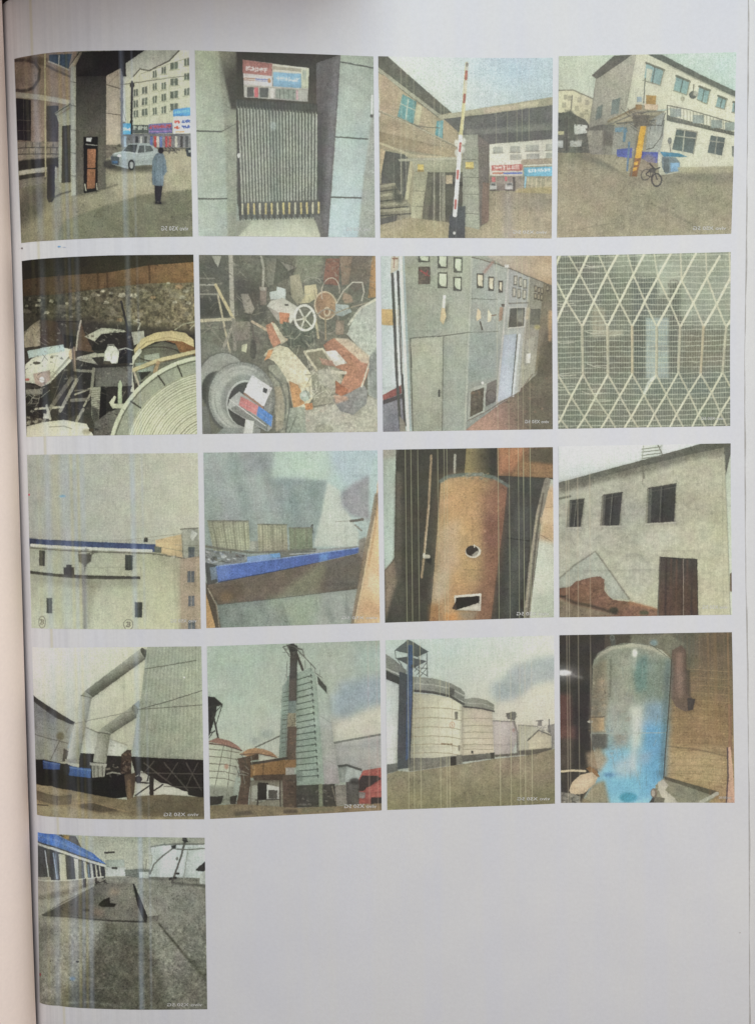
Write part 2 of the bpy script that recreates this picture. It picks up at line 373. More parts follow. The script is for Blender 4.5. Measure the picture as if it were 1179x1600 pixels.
    p.im *= np.array((0.99, 1, 1.02), np.float32)      # colour cast of this exposure
    return p.finish(COL1, contrast=1.05, lift=0.03)

def pic_2():      # slatted gate in a concrete opening
    p = Pic([(55, 72), (1115, 108)], [(78, 1175), (1125, 1183)], 2, (158, 164, 132))
    p.grad([(50, 60), (330, 60), (330, 1190), (60, 1190)], (150, 100), (150, 158, 122), (150, 1150), (140, 152, 134))
    p.poly([(195, 60), (345, 60), (310, 500), (300, 1190), (250, 1190), (235, 600)], (128, 132, 106), b=5)
    p.grad([(205, 70), (930, 95), (925, 420), (300, 420)], (400, 80), (36, 32, 28), (400, 420), (58, 54, 44))
    p.grad([(195, 70), (300, 70), (310, 420), (270, 420)], (200, 100), (120, 122, 92), (300, 200), (54, 50, 42), b=4)
    # grey jamb right
    p.poly([(775, 150), (922, 98), (880, 700), (845, 1190), (810, 1190), (785, 1050)], (72, 68, 66), n=.15); p.poly([(880, 130), (922, 100), (846, 1190), (815, 1190), (840, 600)], (96, 92, 92), .8, b=10)
    p.poly([(760, 430), (830, 430), (820, 1000), (775, 1050)], (52, 50, 48), .8, b=15)
    p.grad([(920, 95), (1120, 95), (1130, 1190), (846, 1190), (890, 600)], (1000, 150), (148, 160, 136), (1000, 1150), (150, 172, 172))
    p.poly([(1120, 350), (1130, 1190), (1022, 1190), (1060, 800)], (136, 140, 124), b=5); p.specks([(1120, 500), (1125, 1180), (1035, 1180)], 40, 9, [(120, 122, 108), (156, 160, 146)], .4)
    for (a, b_) in (((68, 548), (215, 552)), ((76, 952), (245, 952)), ((922, 142), (1112, 176)), ((890, 586), (1080, 598)), ((862, 944), (1042, 948))): p.line([a, b_], 9, (66, 68, 60))
    p.line([(215, 552), (300, 505)], 6, (90, 92, 78))
    p.line([(1108, 340), (1104, 455)], 10, (200, 205, 190)); p.box(1096, 450, 1114, 470, (70, 68, 60))
    # view through the opening
    p.poly([(338, 128), (515, 150), (515, 288), (345, 275)], (206, 190, 180)); p.poly([(338, 128), (515, 152), (512, 225), (340, 208)], (164, 86, 76)); p.glyphs(360, 168, 490, 182, 5, (220, 196, 186), 5)
    p.line([(352, 242), (420, 246)], 16, (170, 110, 80), .9); p.line([(420, 246), (490, 252)], 16, (90, 110, 180), .9); p.line([(352, 242), (500, 256)], 4, (220, 205, 190)); p.ell(497, 252, 9, 14, (190, 120, 60))
    p.poly([(515, 152), (732, 178), (728, 305), (518, 288)], (204, 196, 164)); p.line([(520, 176), (690, 192)], 18, (160, 146, 116)); p.poly([(520, 202), (690, 212), (686, 300), (520, 288)], (98, 158, 196)); p.glyphs(540, 228, 680, 240, 6, (186, 208, 220), 5)
    p.poly([(684, 178), (732, 182), (728, 300), (686, 300)], (190, 192, 150)); p.box(695, 192, 716, 245, (156, 166, 140))
    p.poly([(345, 275), (728, 300), (724, 378), (348, 350)], (168, 165, 148)); p.box(365, 290, 405, 348, (66, 66, 64)); p.box(408, 285, 432, 352, (205, 72, 78)); p.box(440, 295, 490, 350, (70, 72, 70)); p.box(500, 300, 525, 356, (196, 186, 170))
    p.poly([(535, 300), (670, 306), (668, 366), (535, 356)], (120, 132, 112), n=.3); p.box(655, 306, 668, 366, (190, 140, 140)); p.line([(350, 284), (724, 308)], 6, (150, 140, 120))
    for x in (560, 585, 610, 640): p.line([(x, 305), (x, 360)], 4, (80, 90, 76))
    # gate
    p.poly([(300, 365), (780, 395), (790, 1060), (335, 1075), (305, 980)], (66, 68, 58))
    for i in range(25):
        t = i / 24.; xt = 312 + t * 465; xb = 338 + t * 435; yt = 405 + t * 38
        p.line([(xt, yt), (xt + (xb - xt) * .5, 700), (xb, 1000)], 10, (152, 156, 132), .95)
        p.line([(xt, 362 + t * 30), (xt + 2, yt + 4)], 9, (44, 44, 40), .9)
    p.poly([(300, 362), (780, 396), (780, 440), (305, 402)], (52, 52, 48), .55)
    p.poly([(490, 420), (570, 430), (560, 1000), (500, 1000)], (70, 84, 80), .25, b=8); p.ell(520, 520, 18, 26, (150, 165, 160), .5, b=4)
    p.poly([(320, 975), (785, 960), (790, 1060), (330, 1075)], (70, 70, 62), .9, b=3)
    for i in range(14): p.line([(337 + i * 34.8, 985 - i * .6), (338 + i * 34.8, 1045 - i * .6)], 11, (196, 172, 86) if i % 3 else (184, 176, 130))
    for i in range(28): p.line([(322 + i * 17, 1050), (326 + i * 17, 1078)], 9, (92, 94, 86) if i % 2 else (54, 54, 50))
    p.line([(305, 420), (315, 700), (322, 1050)], 12, (50, 48, 44), .9); p.ell(316, 695, 9, 14, (190, 190, 175))
    # floor
    p.poly([(390, 1082), (760, 1070), (810, 1190), (300, 1190)], (164, 166, 132)); p.poly([(300, 1085), (395, 1080), (340, 1150), (300, 1190)], (130, 130, 106), b=5); p.poly([(760, 1050), (800, 1060), (835, 1190), (805, 1190)], (84, 82, 76), b=3)
    p.ell(560, 1120, 160, 30, (176, 178, 146), .5, b=12)
    g = p.im.mean(2, keepdims=True); p.im[:] = g + (p.im - g) * .8
    p.im *= np.array((1, 1, 1.02), np.float32)      # colour cast of this exposure
    return p.finish((), grain=.07, lift=0.12)

def pic_3():      # raised barrier at the gatehouse
    p = Pic([(42, 110), (1112, 120)], [(55, 1225), (1105, 1228)], 3, (150, 142, 108))
    p.grad([(40, 100), (1120, 100), (1120, 480), (40, 480)], (850, 150), (172, 192, 200), (350, 430), (192, 202, 186))
    p.ell(850, 190, 240, 90, (160, 184, 202), .6, b=50)
    # left house
    p.poly([(40, 180), (490, 450), (530, 590), (530, 720), (60, 680)], (160, 142, 108)); p.poly([(40, 105), (100, 110), (240, 235), (490, 452), (400, 470), (150, 260), (40, 180)], (74, 74, 62), n=.15)
    p.line([(40, 190), (200, 310), (410, 470), (440, 490)], 22, (150, 148, 122)); p.line([(40, 205), (420, 490)], 5, (92, 90, 72))
    p.poly([(70, 220), (165, 300), (150, 490), (50, 440)], (164, 140, 108), b=2); p.poly([(190, 340), (275, 385), (258, 525), (160, 480)], (84, 138, 138)); p.line([(226, 372), (208, 502)], 6, (170, 180, 160)); p.line([(178, 400), (268, 440)], 5, (168, 178, 158))
    p.poly([(275, 400), (310, 415), (290, 540), (258, 525)], (184, 174, 132)); p.poly([(400, 505), (440, 500), (434, 615), (390, 590)], (78, 140, 146)); p.line([(418, 505), (412, 600)], 4, (150, 170, 160))
    p.line([(45, 448), (160, 490), (280, 540), (410, 610), (530, 668)], 12, (128, 120, 94)); p.line([(240, 520), (300, 540), (420, 548)], 5, (84, 80, 66)); p.line([(48, 440), (530, 660)], 4, (180, 168, 134))
    p.poly([(50, 480), (180, 500), (160, 560), (50, 560)], (116, 100, 76), .5, b=16)
    p.poly([(48, 570), (530, 690), (530, 740), (48, 650)], (140, 122, 90)); p.line([(48, 640), (250, 720), (540, 735)], 14, (168, 156, 118))
    p.poly([(85, 690), (200, 712), (250, 760), (200, 990), (60, 900), (60, 830)], (66, 66, 60), n=.15); p.poly([(55, 670), (85, 690), (55, 850)], (176, 152, 112))
    p.poly([(235, 750), (262, 750), (225, 990), (205, 990)], (176, 168, 126)); p.line([(180, 700), (182, 1150)], 4, (176, 172, 146)); p.line([(210, 720), (218, 1150)], 3, (150, 146, 122), .7)
    p.poly([(50, 890), (140, 890), (205, 990), (240, 1020), (240, 1090), (55, 1145)], (112, 106, 86), n=.15)
    for y in (895, 950, 1010, 1045): p.line([(52, y + 15), (140 + (y - 895) * .6, y)], 16, (146, 140, 112))
    for y in (925, 985, 1032, 1075): p.line([(52, y + 15), (140 + (y - 895) * .6, y)], 9, (62, 60, 52))
    p.poly([(130, 900), (200, 980), (190, 1020), (130, 1000)], (56, 56, 50), .8, b=6); p.poly([(55, 1105), (160, 1085), (150, 1125), (58, 1145)], (72, 70, 64))
    # side gate
    p.poly([(330, 820), (560, 815), (555, 1130), (310, 1130)], (66, 64, 54), n=.12)
    for x in (382, 420, 436, 446): p.line([(x, 820), (x, 1120)], 7, (140, 136, 116))
    p.box(455, 838, 495, 892, (170, 152, 116)); p.box(500, 880, 560, 905, (40, 38, 34)); p.poly([(340, 830), (380, 830), (345, 1120), (310, 1120)], (92, 90, 72), .7)
    p.poly([(160, 740), (560, 725), (560, 745), (170, 755)], (156, 154, 128)); p.poly([(250, 750), (560, 742), (560, 820), (262, 822)], (140, 140, 112))
    p.poly([(262, 820), (345, 820), (320, 1000), (300, 1125), (240, 1125), (255, 930)], (152, 150, 116)); p.line([(255, 936), (330, 938)], 4, (104, 102, 80)); p.line([(246, 1030), (312, 1032)], 4, (104, 102, 80))
    p.box(282, 772, 320, 814, (206, 178, 84)); p.box(282, 806, 320, 818, (140, 116, 60))
    # big canopy
    p.poly([(440, 490), (1115, 408), (1115, 615), (725, 645), (720, 590), (560, 590), (530, 570)], (76, 76, 72), n=.12); p.poly([(405, 470), (700, 420), (1115, 358), (1115, 408), (700, 462), (415, 494)], (152, 146, 116)); p.poly([(690, 430), (900, 400), (900, 430), (690, 458)], (178, 158, 128), .8, b=4); p.poly([(905, 395), (1030, 378), (1020, 412), (905, 425)], (186, 176, 136), .8, b=4)
    p.poly([(570, 560), (1115, 520), (1115, 570), (580, 590)], (104, 104, 94), .8, b=6); p.poly([(650, 590), (1115, 560), (1115, 620), (722, 648), (722, 820), (650, 800)], (70, 68, 66), .9, b=3)
    p.poly([(560, 590), (652, 588), (662, 1175), (556, 1165)], (138, 140, 120)); p.poly([(652, 590), (722, 645), (718, 1120), (662, 1160)], (92, 84, 76))
    for y in (740, 850, 955, 1075): p.line([(558, y), (660, y + 4)], 5, (98, 98, 84))
    p.poly([(680, 880), (722, 890), (718, 1130), (672, 1145)], (110, 84, 70), .8); p.box(575, 756, 626, 796, (208, 180, 88)); p.box(577, 790, 624, 800, (140, 118, 64))
    # street beyond
    p.poly([(722, 648), (1115, 618), (1115, 780), (722, 790)], (196, 194, 172))
    for (x, y, w) in ((775, 668, 60), (880, 664, 60), (985, 658, 80), (1090, 652, 40), (885, 716, 70), (990, 712, 80), (1090, 708, 40)): p.box(x - w / 2, y - 4, x + w / 2, y + 34, (146, 148, 134)); p.line([(x - w / 2 - 4, y + 36), (x + w / 2 + 4, y + 34)], 5, (120, 118, 102))
    p.poly([(722, 755), (930, 742), (928, 845), (724, 842)], (206, 196, 180)); p.poly([(735, 778), (928, 772), (926, 812), (735, 812)], (170, 78, 72)); p.glyphs(750, 782, 910, 778, 6, (220, 190, 182), 4); p.line([(745, 828), (810, 826)], 10, (170, 90, 70)); p.line([(812, 828), (920, 826)], 10, (70, 90, 170))
    p.line([(932, 760), (1110, 752)], 34, (142, 128, 104)); p.poly([(935, 792), (1110, 786), (1110, 846), (935, 846)], (84, 158, 190)); p.glyphs(960, 804, 1100, 798, 7, (210, 228, 232), 4)
    p.poly([(722, 846), (935, 846), (935, 935), (722, 935)], (124, 112, 100), n=.25); p.poly([(935, 850), (1110, 848), (1110, 925), (935, 918)], (150, 140, 110), n=.2)
    for x in (960, 985, 1012, 1040, 1070): p.line([(x, 860), (x - 4, 915)], 8, (196, 176, 140), .7)
    p.line([(945, 850), (940, 915)], 10, (120, 180, 210)); p.box(738, 850, 760, 880, (190, 90, 90)); p.box(818, 848, 832, 876, (200, 80, 90))
    for (x, y, w) in ((746, 905, 44), (845, 905, 54)):
        p.ell(x, y + 24, w * .6, 9, (60, 54, 48), .8, b=3); p.poly([(x - w / 2, y + 22), (x - w / 2, y), (x - w * .3, y - 20), (x + w * .3, y - 20), (x + w / 2, y), (x + w / 2, y + 22)], (176, 174, 168)); p.box(x - w * .3, y - 16, x + w * .3, y - 2, (84, 86, 84))
    p.box(866, 850, 880, 940, (64, 58, 54)); p.poly([(880, 940), (900, 920), (1110, 910), (1110, 955), (880, 955)], (158, 138, 86), .8, b=4)
    # ground
    p.grad([(55, 1145), (240, 1100), (470, 1130), (660, 1175), (722, 1120), (722, 940), (1110, 955), (1110, 1235), (50, 1235)], (800, 960), (146, 132, 104), (600, 1200), (142, 130, 98), n=.1)
    p.ell(950, 1010, 180, 40, (118, 112, 94), .5, b=22); p.poly([(230, 1130), (480, 1120), (480, 1235), (150, 1235)], (150, 136, 94), .6, b=20); p.poly([(820, 940), (850, 940), (870, 1235), (800, 1235)], (140, 136, 150), .3, b=16)
    # barrier
    p.poly([(512, 1035), (576, 1030), (572, 1235), (470, 1235), (478, 1095)], (58, 60, 62)); p.ell(507, 1196, 9, 9, (190, 190, 185)); p.line([(520, 1035), (516, 1230)], 3, (86, 88, 88))
    p.line([(584, 150), (560, 480), (546, 600)], 20, (196, 184, 120)); p.line([(586, 150), (573, 350)], 17, (186, 180, 160)); p.line([(578, 300), (560, 560)], 6, (214, 204, 150))
    p.line([(545, 600), (530, 830), (510, 1085)], 26, (222, 222, 216)); p.ell(585, 158, 9, 14, (120, 110, 100))
    for (x, y) in ((580, 222), (569, 365)): p.line([(x + 2, y - 22), (x - 2, y + 22)], 16, (150, 76, 62))
    for (x, y) in ((543, 665), (528, 835), (514, 1020)): p.line([(x + 2, y - 24), (x - 2, y + 24)], 14, (178, 84, 76))
    for (x, y) in ((520, 640), (565, 630), (522, 700), (560, 680)): p.ell(x, y, 12, 22, (206, 206, 192), .85, b=3)
    for x in (135, 178, 210, 256, 380, 420): p.line([(x, 130), (x + 3, 1220)], 3, (200, 196, 170), .25)
    return p.finish(scale_streaks(thin(.5), .6), grain=.10, lift=0.13)

def pic_4():      # white corner building with orange post and bicycle
    p = Pic([(46, 103), (1070, 80)], [(35, 1150), (1040, 1128)], 4, (140, 132, 98))
    p.grad([(30, 80), (1080, 80), (1080, 360), (30, 500)], (100, 120), (186, 194, 160), (1000, 120), (164, 188, 168)); p.poly([(30, 320), (260, 320), (260, 480), (30, 480)], (196, 196, 162), .5, b=30)
    # distant block and yard left
    p.poly([(42, 305), (130, 298), (245, 350), (232, 500), (40, 500)], (188, 180, 134)); p.line([(42, 300), (130, 298), (250, 352)], 7, (104, 100, 78))
    for (x, y) in ((85, 340), (165, 355), (75, 385), (150, 405), (210, 370), (205, 425), (110, 345), (90, 425), (180, 440)): p.box(x - 11, y - 14, x + 11, y + 14, (148, 142, 108))
    p.line([(124, 330), (112, 450)], 6, (96, 92, 76)); p.poly([(35, 430), (110, 425), (200, 470), (235, 520), (235, 680), (35, 690)], (70, 70, 60), n=.2)
    p.poly([(135, 495), (210, 500), (215, 545), (135, 555)], (188, 192, 172)); p.poly([(40, 535), (76, 535), (76, 556), (40, 556)], (170, 164, 110)); p.poly([(110, 590), (180, 585), (175, 625), (110, 625)], (150, 152, 138)); p.poly([(38, 590), (70, 590), (70, 630), (38, 630)], (160, 164, 152))
    p.specks([(35, 440), (230, 480), (230, 670), (35, 680)], 50, 8, [(40, 40, 36), (110, 106, 86), (150, 150, 130), (56, 60, 52)], .6); p.ell(110, 440, 22, 26, (66, 68, 58), .9, b=4); p.box(80, 450, 98, 650, (52, 50, 46), .8)
    # main building
    p.poly([(262, 225), (375, 100), (500, 92), (435, 410), (330, 490), (222, 520), (222, 490)], (142, 138, 114)); p.poly([(495, 92), (630, 92), (1075, 330), (1065, 560), (720, 400), (620, 410), (435, 415)], (200, 198, 160))
    p.poly([(236, 212), (368, 98), (470, 94), (420, 130), (265, 235)], (70, 68, 58), n=.15); p.poly([(560, 92), (640, 92), (860, 205), (1080, 310), (1080, 345), (840, 235), (700, 160)], (74, 78, 66), n=.15); p.line([(690, 160), (1070, 345)], 8, (150, 152, 122), .7)
    for q in ([(552, 140), (655, 182), (632, 272), (540, 238)], [(725, 215), (802, 248), (785, 325), (708, 300)], [(856, 275), (918, 300), (900, 378), (842, 352)], [(965, 330), (1015, 350), (1000, 408), (950, 392)], [(1050, 365), (1072, 370), (1068, 432), (1042, 425)]):
        p.poly(q, (116, 152, 142)); m = [((q[0][0] + q[1][0]) / 2, (q[0][1] + q[1][1]) / 2), ((q[2][0] + q[3][0]) / 2, (q[2][1] + q[3][1]) / 2)]; p.line(m, 6, (70, 84, 74)); p.line([q[0], q[1]], 12, (86, 88, 70)); p.line([q[1], q[2], q[3]], 6, (124, 124, 96))
    p.poly([(555, 170), (590, 180), (575, 250), (548, 240)], (182, 186, 152)); p.poly([(355, 355), (402, 340), (390, 430), (345, 440)], (88, 100, 90)); p.poly([(270, 395), (300, 380), (290, 460), (255, 470)], (92, 100, 88)); p.line([(262, 235), (222, 500)], 4, (110, 106, 86))
    p.ell(820, 325, 22, 22, (70, 74, 66)); p.line([(825, 265), (820, 330)], 6, (90, 90, 74)); p.ell(836, 318, 14, 14, (150, 150, 126)); p.ell(760, 348, 12, 14, (150, 146, 114))
    # ground-floor wing
    p.poly([(655, 420), (720, 395), (1070, 520), (1055, 770), (625, 790), (615, 700)], (204, 203, 164)); p.poly([(560, 480), (655, 420), (650, 560), (620, 700), (545, 660)], (138, 142, 126))
    p.poly([(670, 440), (780, 470), (1060, 540), (1060, 562), (800, 500), (675, 475)], (78, 80, 66)); p.line([(672, 385), (780, 405), (1065, 490)], 6, (92, 92, 76)); p.line([(672, 385), (672, 470)], 7, (80, 80, 66))
    for i in range(20): x = 690 + i * 19; p.line([(x, 388 + i * 5.2), (x, 462 + i * 4.6)], 4, (116, 114, 90), .85)
    for (x, y) in ((720, 425), (850, 462), (955, 490), (1035, 505)): p.box(x - 32, y - 22, x + 32, y + 26, (112, 128, 118), .8)
    p.poly([(725, 522), (842, 540), (820, 662), (700, 638)], (70, 82, 76)); p.line([(773, 530), (760, 650)], 7, (158, 160, 132)); p.line([(718, 560), (838, 575)], 6, (150, 152, 126)); p.line([(725, 520), (845, 538), (822, 664)], 7, (128, 128, 102))
    p.poly([(922, 558), (1005, 572), (985, 675), (902, 658)], (66, 78, 72)); p.line([(958, 565), (945, 668)], 6, (128, 132, 110)); p.line([(915, 590), (1002, 602)], 5, (130, 132, 110)); p.box(1042, 620, 1056, 680, (90, 94, 80))
    # pipe gantry, low shed
    p.poly([(325, 470), (520, 380), (600, 400), (620, 430), (380, 500)], (142, 132, 98)); p.line([(330, 480), (500, 395)], 10, (112, 96, 66)); p.line([(330, 500), (500, 425), (640, 420)], 8, (100, 96, 80)); p.line([(380, 490), (600, 470)], 10, (80, 78, 66))
    p.poly([(205, 520), (370, 500), (360, 670), (225, 670)], (120, 116, 96), n=.2); p.poly([(200, 520), (290, 495), (370, 500), (365, 530), (205, 530)], (84, 80, 68)); p.box(300, 530, 355, 620, (76, 70, 60), .8, b=5); p.poly([(365, 505), (500, 480), (490, 680), (350, 670)], (128, 126, 108))
    p.poly([(370, 515), (440, 508), (440, 540), (370, 540)], (84, 118, 130)); p.line([(430, 520), (422, 590)], 14, (74, 110, 128)); p.poly([(380, 640), (470, 630), (465, 690), (380, 680)], (60, 72, 148)); p.poly([(520, 652), (620, 655), (612, 718), (560, 712), (520, 690)], (58, 70, 158)); p.poly([(620, 650), (640, 660), (640, 710), (615, 715)], (190, 190, 160))
    p.line([(452, 600), (440, 760)], 12, (74, 104, 130)); p.poly([(470, 440), (570, 440), (575, 500), (480, 510)], (84, 78, 64), n=.25); p.scrawl([(440, 430), (620, 520)], 34, 50, 4, [(60, 58, 50), (120, 112, 86), (92, 84, 66)], .8)
    p.line([(545, 230), (536, 370)], 7, (90, 92, 78)); p.line([(530, 240), (600, 262)], 4, (110, 108, 90)); p.poly([(550, 325), (610, 330), (605, 385), (550, 380)], (158, 116, 52)); p.poly([(540, 375), (620, 380), (615, 412), (545, 408)], (206, 176, 134)); p.box(498, 335, 525, 365, (130, 148, 148)); p.box(490, 380, 525, 410, (140, 104, 56))
    p.poly([(510, 505), (550, 505), (520, 690), (478, 690)], (220, 154, 34)); p.poly([(478, 690), (520, 690), (496, 795), (450, 795)], (128, 78, 40))
    for y in (715, 748): p.poly([(476 - (y - 700) * .2, y), (508 - (y - 700) * .2, y - 8), (504 - (y - 700) * .2, y + 12), (470 - (y - 700) * .2, y + 20)], (214, 146, 40))
    p.line([(512, 505), (462, 790)], 10, (104, 96, 76)); p.line([(655, 470), (640, 560), (590, 630), (550, 640)], 5, (74, 74, 64)); p.line([(560, 500), (640, 500), (660, 430)], 5, (70, 68, 60))
    p.poly([(560, 660), (610, 690), (590, 760), (500, 780), (520, 700)], (128, 112, 88), .7, b=8)
    # stall
    p.poly([(630, 652), (740, 660), (790, 682), (650, 680)], (50, 112, 138)); p.poly([(640, 680), (720, 684), (745, 715), (742, 760), (660, 780), (640, 740)], (96, 112, 112)); p.box(690, 715, 742, 766, (104, 150, 182)); p.line([(685, 590), (690, 650)], 5, (90, 90, 76)); p.ell(686, 588, 12, 20, (100, 104, 92)); p.box(650, 690, 680, 770, (64, 72, 70), .8)
    # ground
    p.grad([(35, 660), (220, 660), (420, 780), (470, 800), (620, 790), (760, 770), (1055, 735), (1055, 1150), (30, 1165)], (500, 720), (126, 118, 88), (400, 1100), (132, 124, 92), n=.12)
    p.poly([(35, 740), (420, 800), (400, 1000), (250, 1150), (30, 1160)], (150, 134, 100), .6, b=40); p.poly([(100, 660), (260, 690), (420, 780), (300, 740)], (84, 82, 64), .8, b=8); p.poly([(730, 742), (1055, 735), (1055, 775), (740, 778)], (150, 144, 104), .9, b=3); p.poly([(720, 785), (1055, 775), (1055, 840), (760, 810)], (104, 102, 78), .7, b=10)
    p.line([(560, 945), (700, 1010), (860, 1100)], 10, (98, 94, 70), .7, b=4); p.line([(740, 930), (960, 1010)], 6, (108, 104, 78), .6, b=4); p.line([(100, 1115), (300, 1075), (420, 1060)], 4, (104, 96, 74), .6); p.poly([(500, 850), (1050, 850), (1050, 1000), (700, 1000)], (136, 132, 98), .5, b=30)
    # bicycle
    p.ell(610, 815, 28, 36, (52, 50, 46), w=9); p.ell(548, 785, 26, 32, (60, 58, 52), .9, w=6, rot=30); p.line([(548, 780), (590, 745), (612, 812)], 7, (50, 48, 46)); p.line([(570, 720), (600, 755), (628, 745)], 8, (46, 44, 42)); p.line([(550, 785), (580, 800), (602, 750)], 6, (50, 48, 46)); p.ell(585, 760, 22, 14, (54, 52, 50), .8)
    p.specks([(40, 800), (1050, 800), (1050, 1140), (40, 1150)], 70, 6, [(112, 106, 78), (156, 146, 112)], .35)
    p.im *= np.array((0.99, 1, 1.03), np.float32)      # colour cast of this exposure
    return p.finish(scale_streaks(COL4, .3), grain=.09, lift=0.13)
def pic_5():      # scrap yard by a stone wall
    p = Pic([(57, 110), (300, 88), (600, 75), (1110, 70)], [(86, 1190), (1133, 1172)], 5, (58, 55, 48))
    p.grad([(50, 60), (1120, 60), (1120, 130), (850, 150), (600, 195), (50, 240)], (100, 100), (34, 31, 25), (1000, 90), (54, 50, 36))
    p.grad([(50, 225), (300, 200), (600, 180), (850, 135), (1120, 115), (1120, 245), (850, 250), (600, 275), (300, 315), (50, 330)], (150, 270), (74, 57, 41), (1050, 180), (116, 88, 56), n=.14)
    for (x, y0, y1) in ((300, 195, 315), (538, 180, 285), (594, 178, 275), (846, 135, 250)): p.line([(x, y0), (x + 4, y1)], 12, (58, 44, 30), .7, b=3)
    p.specks([(60, 230), (600, 185), (1115, 120), (1118, 240), (600, 270), (60, 325)], 90, 6, [(100, 74, 48), (78, 60, 42), (128, 100, 66)], .35)
    p.grad([(50, 325), (300, 312), (600, 272), (850, 245), (1120, 240), (1125, 560), (60, 560)], (150, 400), (58, 54, 44), (1000, 400), (106, 98, 74), n=.18)
    p.specks([(62, 330), (600, 280), (1118, 245), (1120, 520), (600, 520), (62, 480)], 170, 12, [(64, 58, 46), (112, 104, 82), (84, 78, 62), (48, 44, 36), (128, 120, 96)], .55)
    for (x, y, s) in ((465, 338, 18), (570, 292, 15), (590, 362, 18), (685, 318, 24), (755, 320, 24), (620, 305, 14), (1025, 268, 26), (1065, 292, 20), (1045, 330, 20), (870, 330, 18), (255, 355, 16), (165, 382, 16), (175, 352, 14), (225, 425, 18), (92, 384, 12), (350, 368, 12), (545, 318, 12), (960, 245, 12), (380, 450, 12), (670, 470, 20), (780, 470, 14), (1080, 365, 18), (1000, 360, 16)):
        p.poly([(x - s, y + s * .4), (x - s * .7, y - s * .5), (x + s * .5, y - s * .6), (x + s, y + s * .1), (x + s * .4, y + s * .6)], (158, 152, 128) if (x + y) % 3 else (140, 116, 84), .85)
    p.rough([(60, 320), (1120, 240), (1120, 540), (60, 480)], .5, 3)
    p.specks([(62, 340), (600, 290), (1118, 255), (1120, 500), (600, 500), (62, 470)], 90, 17, [(96, 90, 74), (124, 117, 97), (74, 68, 56), (140, 133, 112)], .5)
    # dark scrap in the middle
    p.poly([(62, 470), (300, 460), (760, 500), (1120, 530), (1130, 800), (60, 900)], (48, 45, 40), .85, b=14)
    p.poly([(70, 545), (130, 500), (182, 468), (184, 630), (75, 640)], (132, 122, 104), n=.2); p.poly([(184, 470), (290, 478), (340, 625), (184, 628)], (54, 44, 36)); p.line([(290, 480), (420, 480)], 6, (30, 28, 26))
    p.poly([(330, 560), (410, 570), (410, 650), (335, 640)], (28, 26, 26)); p.poly([(435, 475), (455, 540), (515, 668), (408, 655), (420, 560)], (88, 70, 54)); p.line([(436, 475), (418, 560), (408, 655)], 10, (160, 150, 130))
    p.poly([(458, 572), (560, 518), (690, 528), (715, 545), (560, 556), (520, 602)], (176, 176, 152)); p.specks([(460, 570), (700, 520), (710, 545), (520, 595)], 14, 8, [(90, 84, 70)], .8)
    p.poly([(520, 600), (560, 555), (740, 540), (750, 645), (500, 655)], (36, 34, 32)); p.line([(680, 358), (712, 500), (722, 570)], 13, (42, 39, 40)); p.line([(715, 560), (740, 640)], 14, (40, 40, 46))
    p.poly([(740, 545), (815, 535), (820, 600), (755, 625)], (158, 158, 140)); p.line([(755, 475), (795, 490), (780, 530)], 7, (150, 146, 126)); p.line([(1000, 530), (1050, 495), (1120, 480)], 7, (150, 148, 120)); p.line([(1090, 525), (1115, 500)], 6, (160, 156, 130))
    # drum
    p.poly([(755, 660), (820, 640), (930, 600), (1118, 660), (1122, 760), (760, 860)], (96, 96, 80)); p.poly([(815, 685), (905, 672), (912, 716), (818, 726)], (146, 152, 132)); p.poly([(760, 735), (880, 720), (870, 790), (775, 790)], (128, 136, 122)); p.ell(900, 680, 130, 45, (60, 56, 48), .9, w=8)
    p.poly([(780, 790), (860, 785), (800, 840)], (44, 42, 38))
    p.poly([(755, 650), (800, 585), (880, 548), (980, 535), (1060, 548), (1110, 590), (1120, 690), (1060, 635), (960, 594), (880, 604), (800, 650), (762, 690)], (190, 174, 124)); p.line([(762, 668), (830, 606), (960, 575), (1070, 600)], 7, (150, 134, 92), .8)
    p.poly([(940, 595), (1060, 632), (1120, 690), (1118, 640), (1040, 600)], (116, 80, 48)); p.poly([(1000, 610), (1110, 640), (1118, 668), (1030, 668)], (120, 82, 50))
    p.line([(745, 900), (734, 790), (746, 715), (790, 660)], 24, (192, 192, 166)); p.line([(750, 778), (890, 722), (1120, 664)], 24, (184, 172, 128)); p.line([(752, 790), (900, 732), (1120, 676)], 5, (110, 98, 70)); p.line([(900, 730), (880, 790)], 22, (150, 126, 92)); p.line([(756, 790), (785, 870)], 12, (170, 160, 136))
    p.poly([(572, 738), (580, 665), (598, 628), (640, 628), (668, 665), (656, 736)], (200, 203, 184)); p.line([(600, 632), (602, 620), (634, 620), (636, 634)], 6, (120, 120, 108)); p.poly([(575, 720), (610, 722), (625, 742), (570, 740)], (70, 64, 54)); p.poly([(668, 650), (745, 645), (745, 735), (660, 735)], (30, 30, 32)); p.line([(665, 652), (705, 642), (748, 655)], 7, (150, 152, 142))
    # grey box
    p.poly([(524, 762), (745, 750), (742, 878), (524, 888)], (96, 95, 86)); p.line([(524, 760), (745, 750)], 9, (40, 38, 36)); p.poly([(520, 880), (742, 878), (700, 1020), (560, 1040)], (40, 38, 36)); p.line([(560, 892), (740, 878)], 8, (36, 34, 32))
    # chassis
    p.poly([(80, 860), (250, 850), (520, 690), (525, 900), (470, 1010), (330, 1100), (80, 1060)], (38, 36, 34))
    p.poly([(410, 700), (520, 670), (575, 690), (500, 700), (540, 745), (430, 720)], (160, 158, 140), .9)
